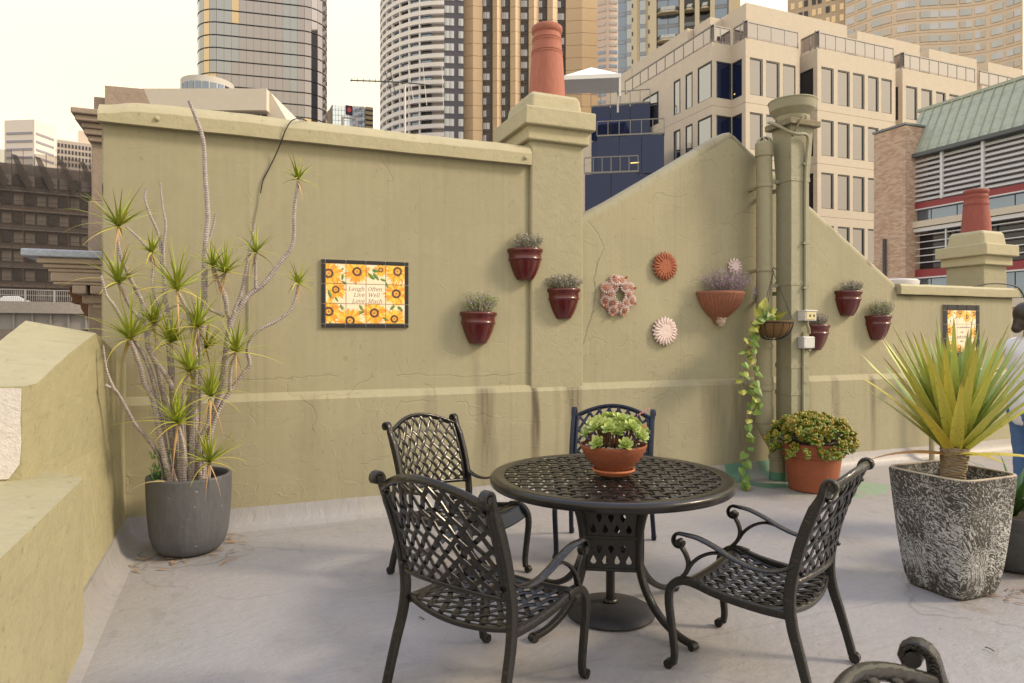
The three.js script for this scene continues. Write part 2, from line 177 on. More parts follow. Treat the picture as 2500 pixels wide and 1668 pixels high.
{
  const g = new THREE.PlaneGeometry(11.9, 9.4, 60, 48); g.rotateX(-Math.PI / 2); g.translate(4.95, 0, 4.4); const p = g.attributes.position; for (let i = 0; i < p.count; i++) p.setY(i, 0.008 * (fbm(p.getX(i) * 0.8, p.getZ(i) * 0.8, 2) - 0.5)); g.computeVertexNormals();
  const s = struct('terrace_floor', uvTop(g), M.floor);
  const slab = bx(-1, 10.9, -0.45, -0.03, -0.3, 9.1); struct('roof_slab', slab, std(0.3, 0.29, 0.28));
  // coved upstand where the coating is dressed up the walls
  const prof = [[0.045, -0.02], [0.045, 0.15], [0.062, 0.152], [0.075, 0.11], [0.092, 0.055], [0.125, 0.02], [0.18, -0.004], [0.18, -0.02]].map(q => [q[0], q[1]]).reverse();
  const back = prismX(prof, -0.72, 9.4, 60), left = prismX(prof, -7.2, -0.02, 40); left.rotateY(Math.PI / 2); left.translate(-0.775, 0, 0);
  const soft = q => { const p = q.attributes.position; for (let i = 0; i < p.count; i++) { const x = p.getX(i), y = p.getY(i), z = p.getZ(i); if (y > 0.05) p.setY(i, y + 0.016 * (fbm(x * 2.2 + z * 2, 3, 3) - 0.5)); } q.computeVertexNormals(); return toCreasedNormals(q, 0.9); };
  struct('floor_upstand', uvTop(merge([soft(back)])), M.floor);
  struct('floor_upstand', uvTop(merge([soft(left)])), M.floor);
}

// ---------------------------------------------------------------- the long rendered wall
{
  const t = thing('rendered_wall', 'long khaki painted wall with a raised gable, a ledge and a flat coping', 'wall');
  const base = extr([[-0.885, 0], [2.62, 0], [2.62, 3.03], [-0.885, 3.03]], 0.28, { bevel: 0.012, bs: 2 }); base.translate(0, 0, -0.292); mesh('high_wall', merge([base]), M.wall, t);
  const R = [[2.9, 0], [2.9, 2.53], [3.4, 2.795], [4.0, 3.145], [4.62, 3.515], [4.72, 3.575], [4.79, 3.592], [4.86, 3.56], [5.0, 3.46], [5.6, 3.08], [6.3, 2.64], [6.95, 2.235], [7.13, 2.125], [7.22, 2.06], [7.24, 1.955], [9.33, 1.955], [9.33, 0]];
  const gab = extr(R.slice().reverse(), 0.18, { bevel: 0.075, bt: 0.06, bs: 5 }); gab.translate(0, 0, -0.241); mesh('gable_wall', merge([gab]), M.wall, t);
  // lower wall stands proud under a splayed ledge
  mesh('ledge', prismX([[-0.01, 0.03], [0.05, 0.03], [0.05, 0.965], [0.012, 1.022], [-0.01, 1.03]], -0.9, 9.33, 80), M.wall, t);
  const cop = prismX([[-0.35, 3.0], [-0.33, 3.0], [-0.33, 3.02], [0.04, 3.02], [0.04, 3.015], [0.065, 3.015], [0.068, 3.115], [0.055, 3.14], [0.0, 3.2], [-0.2, 3.24], [-0.36, 3.2]].slice(2), -0.9, 2.495, 60);
  { const p = cop.attributes.position; for (let i = 0; i < p.count; i++) { const x = p.getX(i), y = p.getY(i); p.setY(i, y + 0.012 * (fbm(x * 1.7, 4, 3) - 0.5) + (y > 3.1 ? 0.015 * (fbm(x * 5, 9, 2) - 0.5) - 0.05 * sstep(-0.6, -0.9, x) : 0)); } cop.computeVertexNormals(); }
  mesh('coping', toCreasedNormals(cop, 0.5), M.khakiPale, t);
  const c2 = prismX([[-0.4, 1.95], [0.05, 1.95], [0.052, 1.965], [0.052, 2.045], [0.03, 2.07], [-0.2, 2.075], [-0.4, 2.06]], 7.2, 9.36, 50); { const p = c2.attributes.position; for (let i = 0; i < p.count; i++) { const x = p.getX(i); p.setY(i, p.getY(i) + 0.014 * (fbm(x * 3, 7, 3) - 0.5)); p.setZ(i, p.getZ(i) + 0.012 * (fbm(x * 4, 2, 3) - 0.5)); } c2.computeVertexNormals(); }
  mesh('coping', toCreasedNormals(c2, 0.5), M.khakiPale, t);
  for (const [x, y] of [[-0.52, 3.07], [2.43, 3.07]]) mesh('boss', mv(new THREE.SphereGeometry(0.02, 12, 8), x, y, 0.066), M.khakiPale, t);
}
// ---------------------------------------------------------------- chimney stacks with clay pots
M.clay = mottled(0.36, 0.125, 0.085, 0.16, 0.75, 0.35, 0.004);
M.clayDark = mottled(0.27, 0.07, 0.055, 0.18, 0.75, 0.35, 0.004);
function stack(name, label, x0, x1, zf, zb, yB, y1, y2, y3, y4, o) {
  const t = thing(name, label, 'chimney', [(x0 + x1) / 2, yB, (zf + zb) / 2], 0, null); const hx = (x1 - x0) / 2, hz = (zf - zb) / 2;
  const b = (e, a, c, r = 0.018) => uvBox(wobble(new RoundedBoxGeometry(2 * (hx + e), c - a, 2 * (hz + e), 4, r), 0.007, 9, e * 50).translate(0, (a + c) / 2 - yB, 0));
  mesh('shaft', b(0, yB, y1 + 0.05), M.khaki, t); mesh('moulding', b(o, y1, y2 + 0.03), M.khakiPale, t); mesh('band', b(2 * o, y2 + 0.01, y3), M.khakiPale, t);
  const u = new RoundedBoxGeometry(2 * (hx + 0.01), y4 - y3 + 0.1, 2 * (hz + 0.01), 6, 0.045); { const p = u.attributes.position, h = y4 - y3 + 0.1; for (let i = 0; i < p.count; i++) { const k = sstep(h * 0.05, h * 0.5, p.getY(i)); p.setX(i, p.getX(i) * (1 - 0.13 * k)); p.setZ(i, p.getZ(i) * (1 - 0.13 * k)); } }
  mesh('capping', uvBox(wobble(u, 0.006, 8).translate(0, (y3 + y4) / 2 - 0.05 - yB, 0)), M.khakiPale, t);
}
stack('chimney_stack', 'khaki chimney stack rising from the high wall beside the gable', 2.497, 3.035, 0.03, -0.6, 0.2, 3.245, 3.355, 3.535, 3.72, 0.045);
stack('chimney_stack', 'squat khaki chimney stack behind the low wall at its end', 9.42, 9.9, -0.45, -0.98, 1.5, 2.42, 2.53, 2.7, 2.9, 0.05);
function clayPot(label, x, y, z, h, r0, r1, m) {
  const t = thing('chimney_pot', label, 'chimney pot', [x, y, z]); const P = [[r0 * 0.97, 0], [r0, 0.02], [lerp(r0, r1, 0.3), h * 0.3], [lerp(r0, r1, 0.6) , h * 0.6]];
  for (const q of [0.64, 0.67, 0.8, 0.83]) { const rr = lerp(r0, r1, q + 0.05); P.push([rr, h * (q - 0.012)], [rr + 0.005, h * (q - 0.006)], [rr + 0.005, h * (q + 0.006)], [rr - 0.001, h * (q + 0.012)]); }
  P.push([r1 * 0.99, h * 0.9]); mesh('body', lathe(P, 40), m, t);
  mesh('rim', lathe([[r1 * 0.985, h * 0.895], [r1 * 1.08, h * 0.915], [r1 * 1.12, h * 0.95], [r1 * 1.1, h * 0.985], [r1, h], [r1 * 0.86, h * 0.99], [r1 * 0.82, h * 0.9], [r1 * 0.8, h * 0.3]], 40), m, t);
}
clayPot('pinkish terracotta chimney pot on the stack beside the gable', 2.815, 3.7, -0.3, 0.76, 0.182, 0.134, M.clay);
clayPot('dark red chimney pot on the squat stack behind the low wall', 9.66, 2.88, -0.715, 0.62, 0.185, 0.14, M.clayDark);

// ---------------------------------------------------------------- parapet on the terrace edge
{
  const t = thing('terrace_parapet', 'thick khaki parapet with a sloping raised block along the terrace edge', 'wall');
  const loft = (st, mat, name, foot) => { // stations [z, xin, ytopin, xout, ytopout, y0]
    const pos = []; const q = (a, b, c, d) => pos.push(...a, ...b, ...c, ...a, ...c, ...d);
    for (let i = 0; i + 1 < st.length; i++) { const [z, a, ya, b, yb, y0] = st[i], [Z, A, YA, B, YB, Y0] = st[i + 1], f0 = foot ?? a, f1 = foot ?? A; if (foot) { q([f0, y0, z], [f1, Y0, Z], [f1, 0.1, Z], [f0, 0.1, z]); q([f0, 0.1, z], [f1, 0.1, Z], [A, 0.78, Z], [a, 0.78, z]); q([a, 0.78, z], [A, 0.78, Z], [A, YA, Z], [a, ya, z]); } else q([f0, y0, z], [f1, Y0, Z], [A, YA, Z], [a, ya, z]); q([a, ya, z], [A, YA, Z], [B, YB, Z], [b, yb, z]); q([b, yb, z], [B, YB, Z], [B, Y0, Z], [b, y0, z]); }
    for (const e of [0, st.length - 1]) { const [z, a, ya, b, yb, y0] = st[e]; e ? q([a, y0, z], [b, y0, z], [b, yb, z], [a, ya, z]) : q([b, y0, z], [a, y0, z], [a, ya, z], [b, yb, z]); }
    const g = new THREE.BufferGeometry(); g.setAttribute('position', new THREE.Float32BufferAttribute(pos, 3)); g.computeVertexNormals(); return mesh(name, uvBox(g), mat, t);
  };
  const fine = (st, n) => { const o = []; for (let i = 0; i + 1 < st.length; i++) for (let k = 0; k < n; k++) o.push(st[i].map((v, q) => lerp(v, st[i + 1][q], k / n))); o.push(st[st.length - 1]); return o.map((s, i) => s.map((v, q) => i && i < o.length - 1 && (q === 2 || q === 4) ? v + 0.01 * (fbm(s[0] * 4 + q, 2, 3) - 0.5) : v)); };
  loft(fine([[1.98, -0.89, 1.255, -1.24, 1.262, -0.3], [1.8, -0.876, 1.255, -1.235, 1.28, -0.3], [1.3, -0.835, 1.385, -1.2, 1.41, -0.3], [0.78, -0.793, 1.498, -1.16, 1.571, -0.3], [0.4, -0.76, 1.39, -1.16, 1.5, -0.3], [-0.02, -0.728, 1.272, -1.16, 1.4, -0.3]], 6), M.parapet, 'raised_block', -0.722);
  const low = loft(fine([[7.3, -0.652, 0.817, -1.3, 0.85, -0.3], [2.2, -0.652, 0.817, -1.3, 0.85, -0.3], [1.95, -0.655, 0.815, -1.3, 0.85, -0.3], [1.64, -0.89, 0.815, -1.3, 0.84, -0.3]], 8), M.parapet, 'low_parapet');
  const wf = extr([[-1.235, 0.842], [-0.94, 0.838], [-0.9, 0.90], [-0.893, 1.0], [-0.897, 1.1], [-0.892, 1.246], [-1.05, 1.252], [-1.235, 1.256]], 0.006); wf.translate(0, 0, 1.982); mesh('white_end_face', merge([wf]), M.whitePaint, t).userData.label = 'white painted end of the raised block with a chipped corner';
}
// ---------------------------------------------------------------- the city behind the wall
M.beige = mottled(0.58, 0.5, 0.405, 0.07, 0.85, 3.5, 0.01);
M.beigeLight = mottled(0.62, 0.55, 0.46, 0.05, 0.85, 5, 0.0);
const glassM = (r, g, b, ro = 0.06, me = 0.9) => std(r, g, b, ro, { metalness: me });
M.mirror = glassM(0.35, 0.32, 0.33, 0.04); M.mirrorBlue = glassM(0.32, 0.34, 0.39, 0.05); M.mirrorGold = glassM(0.55, 0.43, 0.3, 0.06);
M.mirrorGrey = glassM(0.33, 0.31, 0.345, 0.05); M.officeGlass = glassM(0.27, 0.25, 0.26, 0.04); M.navyGlass = glassM(0.02, 0.03, 0.085, 0.05, 0.5); M.darkGlass = glassM(0.05, 0.05, 0.06, 0.06, 0.5); M.blueGlass = glassM(0.2, 0.25, 0.35, 0.08, 0.7); M.frameDark = std(0.03, 0.032, 0.04, 0.5); M.whiteMetal = std(0.72, 0.7, 0.7, 0.5); M.greyMetal = std(0.22, 0.21, 0.21, 0.5, { metalness: 0.5 });
M.curtain = std(0.6, 0.6, 0.62, 0.6); M.lamp = new THREE.MeshStandardMaterial({ color: 0x221a08, emissive: col(1, 0.72, 0.22), emissiveIntensity: 1.1 });
// wall panel with window openings between plan points p0 -> p1 (outside on the left hand), panes set back
const basis = (p0, p1) => { const d = V(p1[0] - p0[0], 0, p1[1] - p0[1]), L = d.length(); d.normalize(); const n = V(-d.z, 0, d.x), m = new THREE.Matrix4().makeBasis(d, V(0, 1, 0), n); m.setPosition(p0[0], 0, p0[1]); return { m, L }; };
function wallSeg(parent, p0, p1, y0, y1, wins, mat, glass, o = {}) {
  const { m, L } = basis(p0, p1), th = o.th || 0.35; const holes = wins.map(([a, b, c, d]) => [[a * L, c], [b * L, c], [b * L, d], [a * L, d]]);
  const edge = wins.some(w => w[0] <= 0.001);
  const E4 = 0.004, g = extr([[E4, y0], [L - E4, y0], [L - E4, y1], [E4, y1]], th, { holes: edge ? [] : holes });
  if (edge || wins.some(w => w[1] > 0.999)) { // windows that reach the corner: pieces instead of holes
    const parts = []; let prev = 0; const ys = [Math.min(...wins.map(w => w[2])), Math.max(...wins.map(w => w[3]))]; parts.push(bx(E4, L - E4, y0, ys[0], 0, th), bx(E4, L - E4, ys[1], y1, 0, th)); prev = E4; for (const [a, b] of wins.slice().sort((p, q) => p[0] - q[0])) { if (a * L - prev > 0.01) parts.push(bx(prev, a * L, ys[0], ys[1], 0, th)); prev = b * L; } if (L - prev > 0.01) parts.push(bx(prev, L - E4, ys[0], ys[1], 0, th));
    const q = merge(parts); q.translate(0, 0, -th); q.applyMatrix4(m); mesh('facade_panel', uvBox(q), mat, parent);
  } else { const q = merge([g]); q.translate(0, 0, -th); q.applyMatrix4(m); mesh('facade_panel', uvBox(q), mat, parent); }
  const pc = parent;
  wins.forEach(([a, b, c, d, gm], i) => { const ins = o.inset ?? 0.07; const q = bx(a * L + 0.002, b * L - 0.002, c + 0.002, d - 0.002, -ins - 0.04, -ins); q.applyMatrix4(m); const w = mesh('window', q, gm || (Array.isArray(glass) ? glass[i % glass.length] : glass), pc); const fr = []; for (const [xa, xb, ya, yb] of [[a * L, a * L + 0.03, c, d], [b * L - 0.14, b * L, c, d], [a * L + 0.03, b * L - 0.14, c, c + 0.04], [a * L + 0.03, b * L - 0.14, d - 0.09, d]]) fr.push(bx(xa, xb, ya, yb, -ins, -ins + 0.05)); const f = merge(fr); f.applyMatrix4(m); mesh('frame', f, M.frameDark, w); });
  return m;
}
// ---- beige stepped office block
{
  const t = thing('office_block', 'beige concrete office block with stepped bays and dark corner windows', 'building');
  const rows = [[16.89, 19.3], [13.35, 15.76], [9.81, 12.22], [6.27, 8.68], [2.73, 5.14]];
  const Az = [[-41.54, -40.73], [-40.27, -39.36], [-38.8, -36.7], [-34.86, -34.06], [-33.49, -32.69], [-32.15, -30.68]];
  const P = { A0: [28.95, -60], A: [28.95, -30.64], S: [30.55, -30.64], B: [30.55, -29.33], C: [35.1, -29.33], C2: [35.1, -30.3], D0: [36.05, -30.3], D: [36.05, -28.75], E: [43.35, -28.75], E2: [43.35, -30.2], F0: [44.5, -30.2], F: [44.5, -29.1], G: [52.5, -29.1], G2: [52.5, -30.2], H0: [53.2, -30.2], H: [53.2, -29.2], I: [62, -29.2] };
  const af = z => (z - P.A0[1]) / (P.A[1] - P.A0[1]);
  rows.forEach(([a, b], r) => {
    const y1 = r === 0 ? 20.48 : rows[r - 1][0] - 0.56, y0 = r === 4 ? -14 : a - 0.54, dk = [M.navyGlass, M.navyGlass], seg = (p, q, w, gl) => wallSeg(t, P[p], P[q], y0, y1, w.map(u => [u[0], u[1], a, b, u[2]]), M.beige, gl, {});
    seg('A0', 'A', Az.map(([u, v], i) => [af(u), af(v), i < 2 ? M.navyGlass : M.mirrorBlue]), M.mirrorBlue);
    seg('A', 'S', [[0.0, 0.985]], M.navyGlass); seg('S', 'B', [[0.01, 0.99]], M.navyGlass);
    seg('B', 'C', [[0.01, 0.31], [0.37, 0.62], [0.68, 0.985]], M.officeGlass); seg('C', 'C2', [], M.mirror); seg('C2', 'D0', [], M.mirror);
    seg('D0', 'D', [[0.02, 0.98]], M.darkGlass); seg('D', 'E', [[0.01, 0.2], [0.25, 0.4], [0.44, 0.59], [0.635, 0.775], [0.81, 0.985]], M.officeGlass); seg('E', 'E2', [], M.mirror); seg('E2', 'F0', [], M.mirror);
    seg('F0', 'F', [[0.02, 0.98]], M.darkGlass); seg('F', 'G', [[0.01, 0.19], [0.24, 0.385], [0.435, 0.565], [0.615, 0.75], [0.79, 0.97]], M.officeGlass); seg('G', 'G2', [], M.mirror); seg('G2', 'H0', [], M.mirror); seg('H0', 'H', [[0.02, 0.98]], M.darkGlass); seg('H', 'I', [[0.015, 0.17], [0.25, 0.37], [0.445, 0.55], [0.63, 0.73], [0.8, 0.96]], M.mirror);
  });
  mesh('core', bx(29.5, 62, -14, 20.2, -60, -31.2), M.beige, t);
  const attic = [[30.35, 32.0, -46.2, -42.6, 23.3], [30.4, 36, -42.6, -35.2, 23.5], [30.9, 36, -35.1, -33.3, 23.6], [32.0, 41.2, -36, -30.95, 23.75], [42.6, 49.2, -36, -31.3, 23.75], [50.5, 56.1, -36, -31.5, 23.75], [57.5, 62, -36, -31.5, 23.75]];
  for (const [a, b, c, d, h] of attic) mesh('attic_block', uvBox(merge([bx(a, b, 20.2, h, c, d)])), M.beige, t);
  // glazed balustrades round the top terrace
  const bal = (p, q, n) => { const { m, L } = basis(P[p], P[q]), pr = []; for (let i = 0; i <= n; i++) pr.push(bx(i * L / n - 0.03, i * L / n + 0.03, 20.48, 21.62, -0.2, -0.14)); pr.push(bx(0, L, 21.6, 21.68, -0.22, -0.12), bx(0, L, 20.62, 20.66, -0.19, -0.15)); const g = merge(pr); g.applyMatrix4(m); const r = mesh('balustrade', g, M.greyMetal, t); for (let i = 0; i < n; i++) { const k = bx(i * L / n + 0.05, (i + 1) * L / n - 0.05, 20.7, 21.58, -0.18, -0.16); k.applyMatrix4(m); mesh('glass_panel', k, M.mirror, r); } };
  P.A1 = [28.95, -41.6]; bal('A1', 'A', 10); bal('A', 'S', 2); bal('S', 'B', 2); bal('B', 'C', 4); bal('D0', 'D', 2); bal('D', 'E', 8); bal('F0', 'F', 1); bal('F', 'G', 8); bal('H', 'I', 8);
  for (const [x, y, z] of [[29.6, 18.2, -31.0], [30.2, 18.4, -31.0], [31.0, 17.2, -30.4], [36.6, 17.4, -29.6], [30.0, 14.9, -31.0]]) mesh('ceiling_light', bx(x - 0.4, x + 0.4, y, y + 0.05, z - 0.1, z), M.lamp, t);
}
// ---- navy glass annex boxes stepping down in front of it
{
  const t = thing('glass_annex', 'navy glass annex stepping down in tiers beside the beige office block', 'building');
  const tier = (px, pz, yaw, w, yt, h, n, d) => { const m = new THREE.Matrix4().makeRotationY(yaw); m.setPosition(px, 0, pz); const ad = (g, nm, mt, p) => { g.applyMatrix4(m); return mesh(nm, g, mt, p || t); };
    ad(bx(-w / 2 + 0.1, w / 2 - 0.1, -14, yt - 0.1, -d, -0.2), 'tier_core', std(0.3, 0.29, 0.3, 0.9));
    for (let r = 0; r * 2.6 < h; r++) for (let i = 0; i < n; i++) { ad(bx(-w / 2 + i * w / n + 0.03, -w / 2 + (i + 1) * w / n - 0.03, yt - (r + 1) * 2.6 + 0.04, yt - r * 2.6 - 0.04, -0.06, 0), 'pane', M.navyGlass); }
    for (let r = 0; r * 2.6 < h; r++) for (let i = 0; i < 3; i++) ad(bx(w / 2 - 0.06, w / 2, yt - (r + 1) * 2.6 + 0.04, yt - r * 2.6 - 0.04, -(i + 1) * d / 3 + 0.03, -i * d / 3 - 0.03), 'pane', M.navyGlass);
    ad(merge([bx(-w / 2, w / 2 + 0.02, yt, yt + 0.1, -0.1, 0.04), bx(w / 2 - 0.08, w / 2 + 0.04, yt, yt + 0.1, -d, -0.1), ...Array.from({ length: 7 }, (_, i) => bx(-w / 2 + i * w / 6 - 0.025, -w / 2 + i * w / 6 + 0.025, yt + 0.1, yt + 1, -0.05, 0)), bx(-w / 2, w / 2, yt + 0.98, yt + 1.04, -0.06, 0.01)]), 'railing', M.greyMetal); };
  tier(26.9, -38.7, -0.62, 4.4, 18.6, 5.2, 3, 5); tier(24.4, -33.3, -0.55, 4.4, 14.6, 7.8, 3, 4); tier(21.7, -31.2, -0.55, 3.3, 11.4, 8, 2, 3);
  for (const [x, y, z] of [[22.9, 9.2, -30.1], [23.6, 8.6, -30.6], [22.2, 8.2, -29.8], [24.3, 12.6, -32.6]]) mesh('ceiling_light', mv(new THREE.BoxGeometry(0.55, 0.06, 0.05), x, y, z, 0, -0.3, 0.1), M.lamp, t);
}
{ // white party tent on the roof terrace
  const t = thing('canopy_tent', 'white peaked canopy tent on a roof terrace behind the chimney pot', 'tent', [22.4, 0, -35], -0.5); const wm = std(0.85, 0.83, 0.8, 0.7);
  const a = [-1.9, 18.35, 1.5], b = [1.9, 18.35, 1.5], c = [1.9, 18.35, -1.9], d = [-1.9, 18.35, -1.9], p = [0, 19.5, -0.2], m1 = V(0, 18.45, 1.45); const tri = [a, b, p, b, c, p, c, d, p, d, a, p].flat(); const g = new THREE.BufferGeometry(); g.setAttribute('position', new THREE.Float32BufferAttribute(tri, 3)); g.computeVertexNormals(); mesh('roof', prep(g), new THREE.MeshStandardMaterial({ color: col(0.85, 0.83, 0.8), roughness: 0.7, side: THREE.DoubleSide }), t);
  mesh('valance', merge([bx(-1.9, 1.9, 18.1, 18.37, 1.5, 1.53), bx(-1.93, -1.9, 18.1, 18.37, -1.9, 1.53), bx(1.9, 1.93, 18.1, 18.37, -1.9, 1.53)]), wm, t);
  for (const [x, z] of [[-1.85, 1.45], [1.85, 1.45], [1.85, -1.85], [-1.85, -1.85]]) mesh('leg', bx(x - 0.06, x + 0.06, 16.9, 18.3, z - 0.06, z + 0.06), wm, t);
}
// ---- copper roofed building
{
  const t = thing('copper_roofed_building', 'brick ended building with a green copper roof, white louvres and red bands', 'building'); const X = 31.7, zs = [-18.9, -16.95, -15.0, -13.1, -11.1], box = (nm, z0, z1, y0, y1, x0, x1, mt, p) => mesh(nm, bx(x0, x1, y0, y1, z0, z1), mt, p || t);
  const cop = tex(256, 256, (u, v, c) => { const k = gAt(u, v * 0.4), q = gAt(u * 3, v * 2), w = sstep(0.5, 0.62, k), w2 = sstep(0.6, 0.72, q); c[0] = lerp(0.40, 0.34, w) - 0.07 * w2; c[1] = lerp(0.44, 0.38, w) - 0.07 * w2; c[2] = lerp(0.36, 0.31, w) - 0.03 * w2; }); cop.repeat.set(0.5, 0.3);
  M.copper = new THREE.MeshStandardMaterial({ map: cop, roughness: 0.65 }); const red = std(0.27, 0.04, 0.05, 0.5), cream = M.beigeLight, lou = std(0.66, 0.66, 0.7, 0.45);
  // roof pans
  const sm = [-18.97, -18.69, -18.21, -17.74, -17.22, -16.72, -16.22, -15.72, -15.21, -14.78, -14.3, -13.78, -13.3, -12.8, -12.3, -11.8]; const slope = Math.atan2(2.5, 1.2), Ls = Math.hypot(2.5, 1.2);
  for (let i = 0; i + 1 < sm.length; i++) { const g = new THREE.BoxGeometry(Ls, 0.04, sm[i + 1] - sm[i] - 0.015); const p = mesh('roof_panel', uvBox(merge([g])), M.copper, t); p.position.set(X + 0.6 - 0.05, 10.42 + 1.25, (sm[i] + sm[i + 1]) / 2); p.rotation.z = slope; const sg = new THREE.BoxGeometry(Ls, 0.07, 0.035); mesh('seam', sg, M.copper, p).position.set(0, 0.05, (sm[i + 1] - sm[i]) / 2); }
  box('ridge', -19.1, -11.2, 12.88, 13.02, X + 1.05, X + 1.35, M.copper); box('gutter', -19.05, -11, 10.24, 10.42, X - 0.3, X + 0.05, std(0.1, 0.11, 0.12, 0.5)); box('core', -19.4, -8, -14, 10.2, X + 0.9, X + 9, std(0.3, 0.29, 0.28, 0.9)); box('roof_core', -19.0, -8, 10.2, 12.6, X + 1.3, X + 9, M.copper);
  // louvres
  for (let b = 0; b + 1 < zs.length; b++) { box('post', zs[b] - 0.06, zs[b] + 0.06, 7.98, 10.22, X - 0.12, X + 0.02, lou); for (let k = 0; k < 9; k++) { const g = new THREE.BoxGeometry(0.23, 0.035, zs[b + 1] - zs[b] - 0.14); const s = mesh('louvre_slat', g, lou, t); s.position.set(X, 8.1 + k * 0.245, (zs[b] + zs[b + 1]) / 2); s.rotation.z = 0.7; } }
  box('red_band', -18.95, -11.1, 7.66, 7.96, X - 0.06, X + 0.1, red); box('trim', -18.95, -11.1, 7.6, 7.656, X - 0.1, X + 0.1, lou); box('cream_band', -19.05, -11.1, 6.72, 7.02, X - 0.25, X + 0.1, cream); box('cream_band', -19.0, -11.1, 6.5, 6.68, X - 0.18, X + 0.1, lou);
  for (let i = 0; i < 6; i++) box('window', -18.9 + i * 1.3, -18.9 + (i + 1) * 1.3 - 0.05, 7.05, 7.58, X + 0.12, X + 0.16, M.blueGlass);
  for (let i = 0; i < 4; i++) { const w = box('window', -18.7 + i * 1.95, -18.7 + (i + 1) * 1.95 - 0.06, 4.7, 6.45, X + 0.3, X + 0.34, M.darkGlass); for (let k = 0; k < 5; k++) box('rail', -18.7 + i * 1.95, -18.7 + (i + 1) * 1.95, 4.95 + k * 0.34, 4.99 + k * 0.34, X - 0.06, X - 0.02, lou, w); box('post', -18.72 + i * 1.95, -18.66 + i * 1.95, 4.6, 6.5, X - 0.1, X - 0.03, lou); }
  box('red_band', -18.9, -11.1, 4.25, 4.63, X - 0.06, X + 0.1, red); box('trim', -18.9, -11.1, 4.18, 4.246, X - 0.1, X + 0.1, lou); box('cream_band', -19, -11.1, 2.6, 3.0, X - 0.2, X + 0.1, cream); for (let i = 0; i < 6; i++) box('window', -18.9 + i * 1.3, -18.9 + (i + 1) * 1.3 - 0.05, 3.05, 4.15, X + 0.12, X + 0.16, M.blueGlass);
  box('lower_wall', -18.9, -8, -14, 2.56, X - 0.05, X + 0.85, cream);
  // brick end pier, courses laid one by one
  const bz0 = -20.2, bz1 = -18.36, bX = 31.0, br = rng(9), list = [], list2 = []; const face = 0;
  mesh('mortar_core', bx(bX + 0.02, bX + 2.6, -14, 11.85, bz0 + 0.02, bz1 - 0.02), std(0.46, 0.38, 0.31, 0.95), t);
  const cols = [col(0.58, 0.4, 0.3), col(0.62, 0.45, 0.34), col(0.52, 0.35, 0.26), col(0.66, 0.5, 0.39)];
  const cb = (g, c) => { g = prep(g); const a = new Float32Array(g.attributes.position.count * 3); for (let i = 0; i < a.length; i += 3) { a[i] = c.r; a[i + 1] = c.g; a[i + 2] = c.b; } g.setAttribute('color', new THREE.BufferAttribute(a, 3)); return g; };
  for (let k = 0; k < 120; k++) { const y = 11.8 - k * 0.086; for (let i = -1; i < 9; i++) { const z0 = Math.max(bz0, bz0 + (i + (k % 2) * 0.5) * 0.24), z1 = Math.min(bz1 - 0.004, bz0 + (i + 1 + (k % 2) * 0.5) * 0.24 - 0.012); if (z1 - z0 > 0.04) list.push(cb(bx(bX, bX + 0.1, y - 0.074, y, z0, z1), cols[Math.floor(br() * 4)])); } for (let i = -1; i < 11; i++) { const x0 = Math.max(bX + 0.104, bX + (i + (k % 2) * 0.5) * 0.24), x1 = Math.min(bX + 2.6, bX + (i + 1 + (k % 2) * 0.5) * 0.24 - 0.012); if (x1 - x0 > 0.04) list2.push(cb(bx(x0, x1, y - 0.074, y, bz1 - 0.1, bz1), cols[Math.floor(br() * 4)])); } }
  tag(mesh('brickwork', merge([...list, ...list2]), new THREE.MeshStandardMaterial({ vertexColors: true, roughness: 0.9 }), t), null, null, null, 'stuff');
  box('pier_flashing', bz0 - 0.05, bz1 + 0.05, 11.86, 11.96, bX - 0.06, bX + 2.65, std(0.2, 0.21, 0.22, 0.5)); box('downpipe', -19.55, -19.42, 2, 6.3, bX - 0.16, bX - 0.03, std(0.08, 0.08, 0.09));
}
const concrete = std(0.32, 0.31, 0.3, 0.9);
